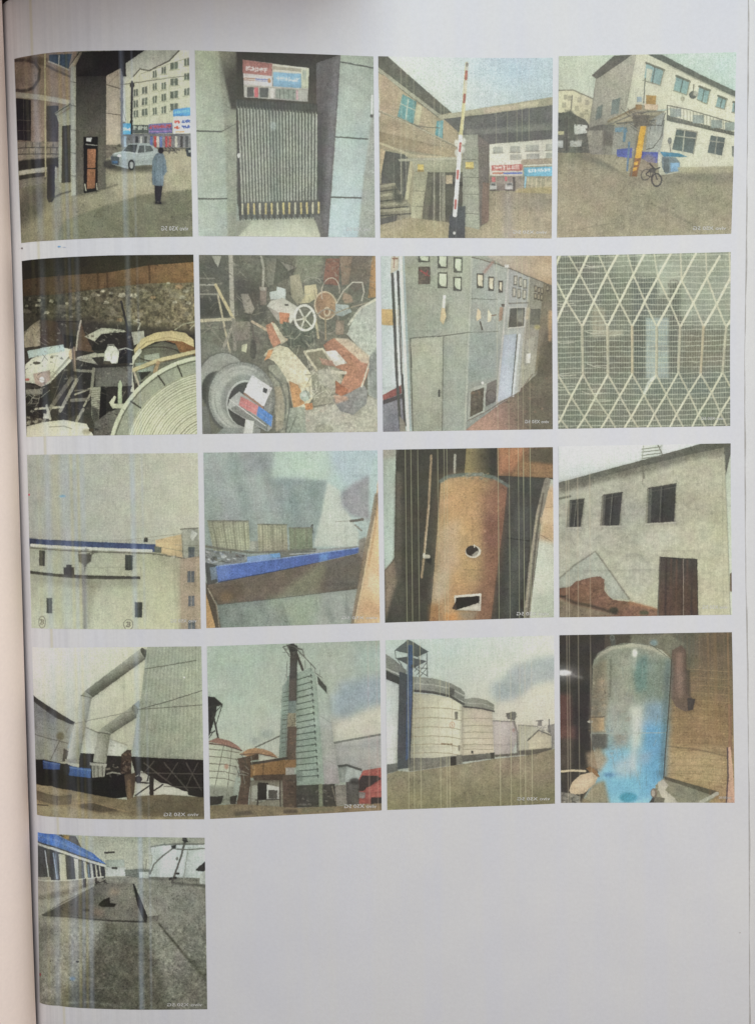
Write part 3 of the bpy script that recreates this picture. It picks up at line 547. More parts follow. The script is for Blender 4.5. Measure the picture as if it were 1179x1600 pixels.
    for (a, b_, w, c) in (((250, 1010), (380, 830), 24, (92, 88, 78)), ((310, 1030), (412, 838), 20, (140, 136, 118)), ((145, 1018), (330, 1005), 13, (176, 172, 150)), ((200, 1100), (255, 1000), 20, (120, 116, 100)), ((380, 965), (480, 958), 20, (112, 108, 96)), ((410, 780), (500, 785), 16, (116, 114, 100)), ((410, 1095), (450, 1020), 18, (136, 132, 116)), ((515, 770), (498, 920), 18, (128, 126, 108)), ((498, 920), (455, 1000), 12, (150, 146, 124)), ((400, 930), (500, 890), 10, (150, 146, 124)), ((400, 905), (490, 898), 7, (96, 92, 80)), ((500, 690), (570, 684), 20, (160, 158, 136)), ((410, 710), (500, 715), 9, (130, 126, 112)), ((225, 1000), (245, 1080), 18, (170, 168, 150)), ((340, 760), (260, 980), 4, (80, 76, 66))):
        p.line([a, b_], w, c)
    p.poly([(205, 1045), (245, 1045), (240, 1080), (200, 1075)], (190, 188, 170)); p.line([(395, 640), (400, 780)], 12, (130, 112, 100))
    p.scrawl([(85, 880), (200, 1010)], 34, 50, 4, [(120, 114, 100), (70, 66, 60), (28, 26, 26), (150, 146, 130)], .8); p.poly([(80, 898), (200, 895), (195, 928), (85, 928)], (132, 128, 116), .8); p.specks([(85, 1050), (220, 1050), (200, 1110), (85, 1120)], 30, 12, [(150, 148, 130), (60, 56, 50), (30, 30, 28)], .8)
    # truck hood
    p.poly([(78, 745), (130, 705), (340, 640), (388, 652), (378, 722), (240, 862), (190, 882), (150, 862), (80, 852)], (192, 194, 174)); p.poly([(95, 660), (330, 620), (338, 660), (105, 706)], (162, 180, 174)); p.ell(160, 735, 26, 9, (60, 58, 52)); p.poly([(135, 802), (245, 778), (252, 838), (190, 882), (150, 862)], (160, 140, 128)); p.ell(193, 838, 17, 18, (215, 215, 205)); p.ell(95, 836, 16, 8, (170, 90, 80))
    p.line([(250, 830), (375, 690)], 12, (140, 140, 124)); p.ell(378, 680, 14, 34, (180, 160, 120)); p.line([(385, 650), (395, 780)], 10, (96, 84, 74)); p.poly([(80, 855), (190, 885), (80, 890)], (50, 46, 44)); p.line([(290, 690), (250, 860)], 3, (150, 150, 134))
    # wheel, post
    p.poly([(545, 880), (588, 900), (590, 1090), (545, 1108)], (26, 25, 24)); p.poly([(505, 885), (556, 880), (552, 960), (545, 1080), (515, 1105), (500, 1060), (498, 940)], (150, 150, 128))
    for i in range(14): p.line([(500, 905 + i * 14), (550, 900 + i * 13)], 4, (90, 88, 74), .7)
    p.poly([(500, 1000), (545, 1020), (545, 1108), (508, 1105)], (50, 48, 44), .8, b=5)
    p.poly([(520, 1100), (600, 1040), (700, 1000), (700, 1185), (515, 1185)], (92, 90, 82)); p.specks([(520, 1100), (600, 1040), (690, 1010), (690, 1180), (520, 1180)], 90, 6, [(60, 58, 54), (130, 128, 116), (40, 38, 36)], .7)
    p.poly([(660, 860), (672, 838), (684, 858), (684, 985), (658, 985)], (164, 176, 142)); p.poly([(606, 978), (640, 935), (650, 945), (635, 985), (700, 985), (695, 1015), (628, 1015)], (190, 190, 162))
    # cable reel
    t = np.radians(np.linspace(178, 282, 40))
    def arc(r): return np.stack([1250 + r * np.cos(t), 1330 + r * 1.0 * np.sin(t)], 1)
    p.poly(list(map(tuple, arc(640))) + [(1300, 1330)], (140, 143, 122)); p.line(arc(640), 22, (192, 196, 166)); p.line(arc(622), 6, (92, 92, 76))
    for a0 in (215, 236, 248): c, s_ = np.cos(np.radians(a0)), np.sin(np.radians(a0)); p.line([(1250 + 548 * c, 1330 + 548 * s_), (1250 + 626 * c, 1330 + 626 * s_)], 9, (60, 58, 48))
    p.poly(list(map(tuple, arc(552))) + [(1300, 1330)], (176, 178, 148))
    for i, r in enumerate(range(548, 150, -15)): p.line(arc(r + p.r.randn() * 2.5), 3 + 4 * p.r.rand(), (112, 109, 86), .25 + .6 * p.r.rand()); p.line(arc(r - 8 + p.r.randn() * 2), 5, (204, 204, 178), .3 + .4 * p.r.rand())
    p.specks([(70, 480), (740, 520), (720, 900), (500, 1080), (100, 1080)], 170, 8, [(84, 80, 70), (28, 27, 26), (120, 114, 100), (54, 50, 45), (150, 146, 130)], .55)
    p.scrawl([(80, 500), (720, 1080)], 90, 34, 3.5, [(130, 125, 110), (34, 32, 30), (90, 84, 74)], .6)
    # sheet at the bottom
    p.poly([(88, 1125), (200, 1100), (330, 1085), (470, 1110), (515, 1185), (86, 1195)], (192, 190, 168)); p.ell(470, 1160, 28, 18, (140, 132, 104), .7, b=4); p.line([(240, 1130), (330, 1125), (380, 1140)], 5, (120, 116, 100)); p.ell(500, 1148, 16, 12, (60, 52, 40))
    p.tone([(50, 60), (400, 60), (350, 480), (50, 480)], .82, 60)
    return p.finish(scale_streaks(COL1, .75), grain=.07, contrast=1.08, lift=0.03)

def pic_6():      # old tractor, tyres and reels
    p = Pic([(43, 72), (1125, 78)], [(65, 1172), (1138, 1158)], 6, (88, 88, 74))
    p.specks([(43, 72), (1125, 78), (1130, 600), (50, 650)], 260, 26, [(72, 72, 60), (104, 104, 86), (60, 60, 52), (120, 122, 102), (88, 92, 76)], .55)
    p.poly([(45, 75), (230, 75), (230, 450), (50, 450)], (62, 62, 54), .7, b=10); p.poly([(120, 78), (180, 78), (160, 150)], (150, 150, 132)); p.poly([(45, 330), (180, 330), (235, 455), (50, 455)], (44, 44, 40), .8, b=8); p.poly([(260, 200), (420, 220), (470, 480), (260, 460)], (52, 52, 46), .75, b=15)
    p.poly([(640, 80), (800, 80), (780, 220), (600, 260)], (120, 126, 100), .8, b=10); p.poly([(520, 95), (645, 150), (600, 210), (500, 260)], (70, 72, 60)); p.poly([(540, 110), (640, 150), (590, 170)], (128, 124, 110), .8); p.poly([(450, 90), (520, 90), (500, 250), (470, 260)], (104, 104, 90)); p.line([(425, 85), (440, 150), (435, 270)], 14, (150, 148, 130))
    p.poly([(822, 95), (905, 95), (900, 260), (805, 250)], (112, 74, 58)); p.poly([(905, 80), (985, 80), (970, 250), (920, 260)], (120, 100, 80)); p.poly([(985, 80), (1105, 80), (1100, 230), (1000, 300), (960, 260)], (92, 84, 70)); p.poly([(1105, 80), (1128, 80), (1130, 330), (1080, 335)], (150, 110, 66))
    # rack at the left
    p.line([(45, 255), (140, 256)], 9, (150, 148, 132)); p.line([(45, 312), (160, 312)], 9, (128, 126, 110)); p.line([(45, 215), (140, 215)], 7, (110, 108, 96)); p.line([(238, 75), (250, 470)], 26, (158, 153, 134)); p.line([(145, 255), (255, 462)], 18, (190, 174, 124)); p.line([(160, 320), (235, 680)], 12, (176, 164, 128)); p.line([(50, 475), (258, 464)], 18, (178, 168, 132)); p.line([(262, 480), (180, 672)], 18, (140, 134, 116)); p.line([(255, 470), (265, 650)], 22, (120, 116, 100)); p.line([(100, 500), (190, 610)], 8, (120, 116, 100))
    p.poly([(265, 480), (360, 480), (355, 590), (265, 600)], (112, 106, 92)); p.poly([(300, 310), (345, 310), (385, 400), (370, 435), (325, 425)], (128, 122, 108)); p.ell(375, 650, 34, 80, (90, 88, 74), w=14); p.ell(375, 650, 20, 60, (56, 56, 48)); p.line([(360, 450), (380, 580)], 12, (80, 76, 66)); p.poly([(305, 625), (340, 615), (335, 670), (305, 660)], (190, 190, 150)); p.poly([(415, 265), (460, 270), (455, 380), (420, 380)], (118, 106, 92)); p.poly([(420, 270), (455, 270), (450, 290), (420, 290)], (160, 156, 140))
    p.poly([(65, 600), (200, 640), (300, 700), (280, 740), (65, 740)], (104, 106, 92), .9, b=10)
    p.specks([(50, 80), (1120, 85), (1120, 480), (700, 520), (300, 720), (60, 640)], 220, 10, [(52, 52, 46), (120, 118, 100), (88, 86, 72), (150, 146, 126), (72, 70, 60)], .5)
    p.scrawl([(60, 90), (1110, 560)], 110, 44, 4, [(54, 53, 47), (140, 136, 116), (100, 96, 80)], .55)
    # boxes and wheels behind
    p.poly([(690, 262), (762, 250), (772, 330), (720, 365), (660, 370), (690, 330)], (190, 178, 130)); p.poly([(600, 200), (660, 190), (690, 330), (650, 380), (610, 330)], (140, 136, 108)); p.poly([(475, 300), (520, 290), (520, 265), (575, 280), (575, 342), (480, 346)], (184, 196, 188))
    p.poly([(485, 352), (560, 335), (655, 395), (640, 440), (600, 500), (545, 492), (460, 385)], (190, 190, 172)); p.poly([(460, 385), (540, 430), (540, 490), (520, 470)], (150, 144, 128)); p.poly([(535, 422), (600, 430), (592, 502), (540, 492)], (186, 112, 74)); p.ell(580, 378, 14, 6, (60, 60, 54))
    p.ell(820, 382, 62, 82, (150, 112, 78), .9, rot=-8); p.ell(820, 382, 66, 84, (190, 172, 136), w=9, rot=-8); p.ell(828, 420, 22, 30, (196, 176, 140)); p.ell(828, 420, 12, 18, (130, 92, 64)); p.ell(850, 300, 55, 88, (170, 160, 136), w=6, rot=5, a0=150, a1=360); p.ell(830, 480, 70, 75, (130, 124, 108), w=8); p.line([(885, 370), (930, 290), (985, 240), (1045, 240), (1055, 300), (1040, 350)], 8, (176, 170, 148)); p.ell(740, 240, 50, 30, (140, 140, 118), w=6, a0=180, a1=360)
    p.poly([(930, 300), (975, 320), (990, 360), (940, 370), (920, 340)], (150, 126, 100), b=3); p.poly([(880, 370), (960, 380), (980, 420), (920, 450), (880, 440)], (150, 160, 156)); p.line([(830, 450), (950, 400), (1125, 350)], 7, (140, 128, 104)); p.line([(760, 470), (775, 580)], 14, (176, 164, 124)); p.line([(818, 450), (820, 590)], 8, (150, 130, 96)); p.poly([(885, 470), (935, 475), (930, 560), (880, 560)], (130, 112, 92))
    # big roll right
    p.poly([(950, 560), (1000, 440), (1060, 375), (1130, 345), (1140, 960), (1080, 930), (1075, 700), (1000, 610)], (170, 177, 160)); p.poly([(1080, 700), (1140, 640), (1140, 960), (1085, 930)], (122, 128, 122), b=5); p.line([(960, 500), (1030, 400), (1125, 345)], 14, (190, 188, 164)); p.scrawl([(1000, 420), (1125, 680)], 36, 60, 4, [(190, 196, 180), (146, 154, 140)], .6, ang=100)
    # floor
    p.poly([(690, 1020), (1090, 940), (1140, 960), (1140, 1165), (560, 1172)], (168, 166, 146), b=4); p.specks([(700, 1020), (1130, 970), (1135, 1155), (600, 1165)], 60, 10, [(140, 136, 116), (190, 188, 170), (150, 120, 104)], .4); p.ell(810, 1140, 60, 30, (130, 128, 108), .8, b=5)
    # tractor
    p.poly([(560, 480), (760, 520), (760, 590), (700, 640), (620, 640), (560, 590)], (72, 78, 66)); p.scrawl([(550, 490), (760, 640)], 50, 40, 5, [(120, 122, 100), (50, 54, 46), (96, 104, 84), (150, 148, 124)], .8); p.line([(370, 480), (480, 545), (580, 592)], 16, (176, 156, 124)); p.line([(740, 540), (755, 620)], 8, (110, 112, 96))
    p.poly([(452, 505), (500, 480), (548, 612), (500, 640), (480, 600)], (170, 110, 80)); p.poly([(485, 485), (510, 490), (580, 600), (550, 620)], (192, 184, 150)); p.ell(692, 457, 62, 76, (216, 216, 196), w=15, rot=-8)
    for (dx, dy) in ((-30, -55), (40, -45), (45, 50), (-20, 62), (-55, 10)): p.line([(690, 462), (690 + dx, 462 + dy)], 10, (206, 206, 184))
    p.ell(690, 462, 14, 14, (180, 176, 150))
    p.poly([(440, 690), (470, 650), (540, 625), (590, 640), (650, 700), (732, 800), (742, 950), (690, 1022), (620, 1012), (592, 860), (505, 725)], (204, 194, 158)); p.poly([(445, 720), (470, 655), (500, 650), (480, 700)], (196, 128, 78)); p.poly([(595, 845), (660, 872), (690, 985), (622, 1014)], (192, 132, 78)); p.poly([(690, 985), (745, 980), (740, 1020), (700, 1025)], (186, 112, 66)); p.poly([(650, 860), (720, 845), (725, 880), (660, 890)], (206, 190, 148)); p.ell(694, 936, 33, 34, (158, 174, 160)); p.ell(688, 928, 16, 16, (196, 206, 192), .8, b=3)
    p.poly([(470, 750), (520, 740), (580, 830), (600, 960), (585, 1160), (540, 1170), (500, 1000)], (128, 130, 110)); p.line([(480, 790), (540, 850), (575, 960), (570, 1090)], 12, (74, 78, 70), .8, b=3); p.poly([(505, 880), (545, 880), (570, 1000), (560, 1130), (515, 1160)], (146, 138, 112), b=3); p.poly([(590, 1010), (690, 1005), (702, 1165), (575, 1170)], (140, 150, 130)); p.line([(640, 1060), (600, 1160)], 8, (100, 108, 92)); p.line([(590, 870), (600, 1000), (575, 1160)], 8, (84, 88, 78))
    p.poly([(700, 690), (900, 740), (930, 850), (860, 980), (740, 1000), (735, 800)], (132, 130, 108)); p.scrawl([(720, 700), (910, 980)], 80, 46, 6, [(176, 172, 146), (90, 88, 74), (200, 196, 170), (110, 104, 88)], .8)
    p.poly([(690, 670), (800, 645), (860, 735), (760, 790)], (112, 108, 84)); p.line([(690, 665), (800, 648), (860, 730)], 14, (196, 190, 156)); p.line([(690, 668), (765, 780)], 14, (190, 182, 146)); p.poly([(770, 780), (870, 770), (920, 850), (860, 900), (780, 860)], (170, 166, 146), .8, b=4)
    p.poly([(805, 622), (870, 580), (960, 600), (1085, 700), (1085, 780), (1045, 885), (965, 945), (900, 895), (945, 790), (880, 760), (830, 680)], (164, 106, 78)); p.poly([(870, 580), (960, 585), (1090, 690), (1085, 740), (1040, 730), (940, 640)], (200, 182, 150), .9, b=3); p.poly([(880, 840), (960, 900), (930, 945), (880, 920)], (150, 84, 54)); p.poly([(815, 662), (880, 655), (952, 735), (880, 752)], (212, 208, 192)); p.poly([(780, 700), (860, 720), (880, 755), (800, 745)], (150, 110, 90)); p.line([(860, 790), (940, 795)], 20, (190, 184, 160))
    p.poly([(862, 960), (960, 920), (1050, 870), (1078, 900), (1070, 985), (990, 1055), (910, 1030)], (116, 118, 114)); p.poly([(870, 930), (950, 940), (960, 960), (880, 985)], (190, 140, 108), .8, b=4); p.line([(1040, 880), (1085, 740)], 10, (206, 196, 168))
    # tyres
    p.ell(186, 846, 158, 176, (70, 72, 66), .9, b=4); p.ell(190, 840, 150, 166, (146, 150, 138)); p.ell(190, 850, 118, 132, (128, 132, 122), .9, b=5); p.ell(150, 900, 92, 116, (46, 47, 43), b=2); p.poly([(62, 1000), (100, 1000), (120, 1172), (62, 1172)], (90, 92, 86)); p.ell(300, 956, 212, 228, (60, 62, 58), .9, b=4); p.ell(305, 950, 203, 220, (124, 129, 120)); p.ell(306, 952, 186, 202, (158, 163, 152), b=3); p.ell(308, 955, 168, 184, (138, 143, 133), w=7); p.poly([(360, 760), (480, 830), (505, 960), (490, 1080), (440, 1150), (440, 900)], (104, 108, 100), .6, b=20); p.ell(318, 965, 140, 160, (118, 124, 116), .9, b=4); p.ell(330, 985, 120, 146, (166, 172, 164)); p.ell(332, 990, 112, 138, (46, 48, 46)); [p.line([(305 + 190 * np.cos(q), 950 + 206 * np.sin(q)), (305 + 204 * np.cos(q + .05), 950 + 221 * np.sin(q + .05))], 5, (96, 100, 94), .7) for q in np.linspace(2.2, 6.6, 46)]; p.poly([(110, 880), (150, 790), (220, 750), (180, 860), (140, 960)], (150, 154, 144), .6, b=10); p.poly([(200, 1130), (420, 1140), (420, 1172), (150, 1172)], (120, 126, 118))
    # tablet and meter
    p.poly([(370, 808), (492, 888), (440, 1004), (318, 912)], (222, 222, 222)); p.poly([(440, 884), (464, 896), (456, 922), (434, 912)], (48, 50, 54)); p.poly([(318, 912), (440, 1004), (436, 1020), (314, 926)], (150, 110, 86))
    p.poly([(218, 1010), (235, 955), (290, 908), (495, 1060), (492, 1135), (462, 1158), (250, 1035)], (158, 162, 156)); p.poly([(240, 1010), (290, 990), (470, 1115), (462, 1150), (250, 1030)], (110, 114, 108)); p.poly([(300, 938), (408, 998), (396, 1056), (288, 996)], (206, 112, 108)); p.poly([(408, 998), (496, 1060), (486, 1128), (396, 1058)], (62, 118, 204)); p.line([(345, 960), (335, 1020)], 4, (170, 84, 84)); p.line([(455, 1030), (442, 1092)], 4, (44, 92, 170)); p.line([(300, 975), (400, 1030), (490, 1095)], 3, (150, 150, 160), .5)
    p.poly([(330, 1082), (382, 1092), (372, 1172), (316, 1168)], (204, 208, 198)); p.line([(232, 960), (450, 1120)], 6, (196, 198, 190))
    p.rough([(300, 450), (1130, 450), (1130, 1160), (450, 1160)], .22, 3)
    p.scrawl([(300, 100), (1120, 500)], 60, 50, 4, [(150, 148, 128), (60, 60, 52), (110, 106, 90)], .5)
    return p.finish((), grain=.08, lift=0.13)

def pic_7():      # row of electrical cabinets
    p = Pic([(58, 80), (1105, 78)], [(72, 1158), (1112, 1142)], 7, (140, 144, 126))
    p.poly([(50, 70), (190, 70), (215, 1165), (60, 1165)], (190, 203, 196)); p.poly([(60, 402), (162, 406), (165, 505), (62, 500)], (198, 160, 92)); p.poly([(68, 932), (182, 870), (185, 922), (72, 966)], (128, 66, 58)); p.poly([(70, 965), (190, 922), (205, 1165), (70, 1165)], (112, 112, 118)); p.poly([(70, 965), (190, 925), (192, 950), (72, 990)], (60, 56, 56)); p.poly([(122, 82), (168, 82), (166, 160), (118, 188)], (186, 178, 150)); p.line([(130, 95), (160, 95)], 8, (120, 84, 60)); p.line([(140, 82), (138, 150)], 5, (140, 90, 70))
    p.line([(128, 190), (155, 800), (178, 1140)], 18, (62, 64, 58)); p.line([(146, 190), (172, 870)], 12, (206, 212, 200)); p.line([(162, 175), (185, 760), (205, 1120)], 15, (54, 54, 50)); p.line([(166, 380), (192, 800)], 6, (150, 150, 138)); p.poly([(170, 1060), (205, 1100), (210, 1160), (175, 1160)], (120, 114, 96))
    # ceiling and floor
    p.grad([(690, 70), (1115, 70), (1115, 270), (840, 160)], (750, 90), (176, 166, 146), (1080, 220), (156, 128, 92)); p.ell(1070, 170, 50, 45, (190, 164, 124), .8, b=22)
    p.grad([(560, 1150), (765, 990), (985, 800), (1115, 520), (1115, 1150)], (720, 1100), (156, 114, 94), (980, 1050), (78, 72, 56))
    p.poly([(985, 820), (1115, 600), (1115, 900), (920, 1000)], (96, 88, 68), .8, b=20); p.specks([(800, 1000), (1110, 750), (1110, 1140), (760, 1140)], 70, 9, [(60, 58, 46), (112, 98, 76), (128, 96, 76)], .45)
    # cabinets
    p.grad([(186, 70), (616, 80), (575, 1155), (222, 1160)], (300, 100), (144, 148, 124), (400, 1100), (138, 146, 130)); p.poly([(614, 84), (840, 152), (768, 1000), (572, 1150)], (142, 147, 134)); p.poly([(836, 150), (968, 208), (905, 915), (766, 1002)], (158, 160, 150)); p.poly([(966, 206), (1060, 245), (1015, 800), (900, 905)], (138, 134, 114)); p.poly([(1055, 240), (1110, 265), (1110, 560), (1000, 810)], (110, 100, 78))
    p.line([(180, 75), (225, 1160)], 17, (216, 216, 200)); p.line([(196, 75), (240, 1160)], 12, (150, 168, 164)); p.line([(616, 85), (596, 560), (572, 1145)], 13, (166, 170, 150)); p.line([(838, 152), (806, 560), (764, 1000)], 12, (174, 172, 160)); p.line([(968, 210), (908, 910)], 6, (168, 164, 144)); p.line([(614, 86), (740, 120), (835, 152), (1105, 262)], 6, (90, 84, 70)); p.box(815, 132, 842, 152, (206, 204, 190)); p.line([(690, 180), (745, 115)], 14, (150, 100, 84), .7, b=4)
    p.poly([(240, 585), (440, 572), (432, 1158), (254, 1158)], (152, 156, 130)); p.line([(238, 582), (440, 568), (602, 546)], 6, (78, 80, 68)); p.line([(238, 582), (254, 1158)], 6, (74, 76, 64)); p.line([(440, 570), (432, 1158)], 6, (92, 94, 80)); p.line([(602, 548), (775, 542)], 5, (96, 98, 86)); p.line([(612, 340), (770, 348)], 5, (98, 100, 88)); p.line([(240, 660), (246, 760)], 8, (70, 72, 62)); p.line([(414, 905), (414, 938)], 12, (54, 54, 48))
    p.ell(300, 640, 60, 60, (150, 140, 112), .3, b=20); p.poly([(600, 550), (765, 548), (755, 820), (590, 860)], (132, 146, 136), .7, b=8)
    for (x0, y0, x1, y1) in ((286, 72, 356, 118), (405, 72, 466, 154), (503, 88, 556, 182), (405, 180, 466, 276), (500, 206, 552, 292)): p.box(x0, y0, x1, y1, (64, 64, 54)); p.poly([(x0 + 10, y0 + 8), (x1 - 6, y0 + 10), (x1 - 8, y1 - 8), (x0 + 22, y1 - 12), (x0 + 9, y1 - 32)], (196, 206, 170))
    p.box(286, 144, 360, 252, (74, 64, 56)); p.line([(296, 165), (350, 200)], 9, (150, 56, 56)); p.line([(345, 170), (330, 200)], 6, (150, 56, 56)); p.specks([(290, 150), (356, 150), (356, 248), (290, 248)], 20, 7, [(110, 92, 74), (60, 50, 46)], .6)
    for (x0, y0, x1, y1) in ((644, 186, 686, 276), (714, 206, 750, 294), (777, 230, 804, 304)): p.box(x0, y0, x1, y1, (60, 56, 48)); p.poly([(x0 + 7, y0 + 8), (x1 - 5, y0 + 10), (x1 - 6, y1 - 10), (x0 + 14, y1 - 14), (x0 + 6, y1 - 26)], (214, 200, 162))
    for (x, y) in ((882, 230), (912, 240), (940, 250), (874, 303), (904, 310), (936, 316)): p.box(x - 12, y - 30, x + 11, y + 30, (96, 92, 78)); p.box(x - 7, y - 24, x + 7, y + 22, (178, 172, 148))
    for (x, y) in ((1006, 280), (1026, 288), (1045, 292), (1004, 326), (1024, 330), (1042, 334), (1080, 275)): p.box(x - 9, y - 20, x + 8, y + 20, (70, 64, 52)); p.box(x - 5, y - 14, x + 5, y + 12, (150, 138, 110))
    p.poly([(445, 400), (475, 350), (470, 470), (450, 490)], (104, 102, 84), .7, b=6); p.line([(446, 330), (440, 400)], 17, (222, 218, 196)); p.ell(446, 330, 10, 12, (232, 230, 212)); p.poly([(428, 395), (450, 400), (458, 450), (440, 500), (420, 475)], (206, 180, 128)); p.poly([(650, 398), (668, 420), (672, 460), (645, 480), (640, 450)], (214, 190, 146)); p.poly([(712, 405), (738, 440), (730, 478), (710, 485)], (220, 204, 166)); p.line([(665, 485), (678, 530)], 9, (66, 60, 52)); p.line([(735, 445), (765, 440)], 7, (110, 90, 74)); p.poly([(785, 390), (808, 395), (800, 470), (778, 480)], (144, 112, 88)); p.box(795, 372, 815, 390, (74, 66, 58))
    p.poly([(596, 892), (704, 858), (694, 1038), (588, 1090)], (168, 172, 154)); p.poly([(610, 912), (688, 886), (682, 1030), (602, 1068)], (72, 66, 52)); p.specks([(612, 915), (686, 890), (680, 1025), (606, 1060)], 34, 9, [(110, 88, 66), (52, 48, 40), (94, 90, 70)], .7); p.poly([(706, 862), (766, 836), (760, 972), (696, 1002)], (94, 88, 80)); p.ell(730, 940, 30, 40, (70, 62, 56), .8, w=7); p.ell(680, 858, 9, 9, (226, 222, 205)); p.line([(588, 1090), (700, 1035), (900, 915)], 5, (96, 84, 72))
    p.poly([(848, 400), (942, 398), (932, 510), (838, 520)], (72, 70, 62)); p.poly([(890, 415), (930, 412), (922, 490), (892, 480)], (134, 134, 118), .8, b=5); p.line([(840, 370), (960, 365)], 8, (110, 106, 94)); p.line([(842, 395), (944, 394), (936, 512), (838, 522)], 8, (182, 180, 166)); p.poly([(812, 562), (888, 556), (862, 935), (772, 975)], (168, 178, 186)); p.line([(906, 560), (866, 936)], 15, (196, 200, 196)); p.line([(892, 560), (858, 935)], 6, (70, 70, 64)); p.poly([(975, 402), (1036, 402), (1030, 500), (968, 502)], (88, 86, 74)); p.poly([(950, 395), (975, 400), (960, 470), (940, 465)], (190, 170, 130), .7, b=4); p.ell(1015, 515, 18, 14, (170, 156, 84), .7, b=4)
    p.poly([(945, 590), (1000, 580), (985, 740), (940, 750)], (150, 148, 128), .8); p.poly([(948, 680), (976, 674), (970, 736), (946, 736)], (206, 202, 184)); p.poly([(1060, 560), (1110, 480), (1110, 800), (1010, 830), (1030, 640)], (76, 70, 54), .85, b=8); p.poly([(1084, 410), (1108, 415), (1104, 600), (1084, 600)], (182, 142, 96), .8, b=4)
    p.line([(765, 990), (905, 915), (985, 805)], 6, (96, 78, 64), .7)
    p.im *= np.array((1, 1, 1.02), np.float32)      # colour cast of this exposure
    return p.finish(thin(.38)[6:], grain=.075, lift=0.11)

def pic_8():      # wire mesh and diamond grille
    p = Pic([(35, 78), (1103, 54)], [(45, 1140), (1100, 1122)], 8, (98, 106, 88))
    p.poly([(330, 50), (1110, 50), (1110, 420), (800, 420), (650, 220), (380, 200)], (158, 170, 140), .85, b=30); p.poly([(800, 150), (1110, 100), (1110, 520), (820, 480)], (150, 162, 138), .8, b=30); p.poly([(490, 70), (520, 70), (520, 200), (490, 200)], (90, 94, 80), .8, b=6)
    p.poly([(500, 220), (650, 200), (640, 440), (500, 440)], (78, 88, 80), .85, b=14); p.poly([(660, 120), (790, 110), (800, 230), (720, 300), (660, 330)], (170, 184, 158), .9, b=8); p.poly([(725, 250), (800, 230), (790, 470), (740, 470)], (70, 74, 64), .85, b=8); p.ell(755, 250, 30, 26, (86, 84, 74), .8, b=4, w=12)
    p.poly([(500, 450), (590, 450), (580, 820), (510, 820)], (62, 70, 62), .9, b=8); p.poly([(582, 455), (724, 455), (722, 830), (580, 835)], (164, 186, 180), .95, b=5); p.poly([(600, 620), (720, 620), (720, 660), (600, 660)], (128, 146, 140), .7, b=10); p.poly([(724, 440), (800, 440), (790, 800), (722, 800)], (78, 82, 72), .9, b=8); p.poly([(800, 560), (1100, 540), (1100, 760), (790, 760)], (112, 104, 82), .7, b=30)
    p.poly([(250, 380), (330, 400), (330, 560), (250, 580)], (186, 172, 136), .7, b=10); p.poly([(250, 540), (440, 530), (440, 570), (260, 580)], (190, 186, 150), .8, b=7); p.poly([(40, 90), (250, 90), (250, 400), (40, 400)], (90, 92, 80), .7, b=30); p.poly([(210, 580), (480, 580), (480, 800), (210, 800)], (86, 82, 68), .7, b=20); p.poly([(500, 830), (1100, 800), (1100, 950), (520, 940)], (92, 106, 96), .7, b=20); p.poly([(230, 880), (340, 880), (330, 1060), (220, 1060)], (150, 132, 108), .4, b=15)
    p.tone([(30, 50), (1110, 50), (1110, 1150), (30, 1150)], .84)
    for i in range(72):
        x = 42 + i * 14.9
        p.line([(x, 60), (x + 3, 600), (x + 2, 1140)], 6.0, (150, 156, 130) if i % 2 else (134, 140, 116), .5)
    for j in range(33):
        y = 84 + j * 33.4 if j < 13 else 84 + j * 32.6
        bow = 10 * np.sin(j * .9); pts = [(30 + k * 54, y + bow * np.sin(k * .3 + j) * .6 - k * .8 + p.r.randn() * 1.5) for k in range(21)]
        p.line(pts, 6, (190, 196, 168), .62)
    for (x, y) in ((240, 130), (60, 360), (250, 540), (60, 600), (260, 740), (70, 800), (230, 910), (280, 960), (60, 870)): p.line([(x - 40, y), (x, y + 14), (x + 80, y + 8)], 6, (190, 190, 164), .7)
    A = [(20, 510), (190, 510), (345, 510), (497, 510), (648, 512), (792, 512), (938, 512), (1078, 512), (1215, 512)]
    B = [(-60, 350), (92, 350), (262, 355), (420, 360), (575, 356), (730, 362), (875, 362), (1018, 372), (1160, 372)]
    C = [(10, 190), (175, 188), (343, 188), (505, 192), (655, 205), (802, 225), (958, 208), (1098, 215), (1240, 215)]
    D = [(60, 60), (228, 70), (408, 70), (572, 66), (735, 62), (890, 62), (1035, 80), (1180, 70)]
    hi, lo = (214, 212, 176), (194, 192, 158)
    for i in range(1, 9):
        p.line([A[i], B[i - 1] if False else B[i]], 13, lo, .85) if False else None
    for i in range(9):
        if i + 1 < 9: p.line([A[i], B[i + 1]], 14, hi, .95); p.line([B[i], C[i]], 14, hi, .95)
        p.line([A[i], B[i]], 11, lo, .9)
        if i + 1 < 9: p.line([B[i + 1], C[i]], 11, lo, .9)
        if i < 8: p.line([C[i], D[i]], 14, hi, .95)
        if 0 < i: p.line([C[i], (D[i - 1][0] + 60 if i > 1 else 100, 60)], 10, lo, .8)
    A2 = [(40, 805), (195, 805), (347, 805), (497, 800), (645, 805), (782, 790), (920, 800), (1055, 790), (1190, 790)]
    for i in range(9): p.line([A[i], A2[i]], 17, (176, 172, 140) if i % 3 else (180, 166, 126), .95); p.line([(A[i][0] + 7, A[i][1]), (A2[i][0] + 7, A2[i][1])], 4, (110, 108, 86), .7)
    E = [(-30, 940), (124, 942), (270, 945), (420, 937), (568, 928), (706, 926), (846, 918), (986, 915), (1120, 912)]
    F = [(60, 1082), (205, 1072), (350, 1062), (490, 1066), (632, 1050), (770, 1050), (905, 1050), (1040, 1040), (1170, 1040)]
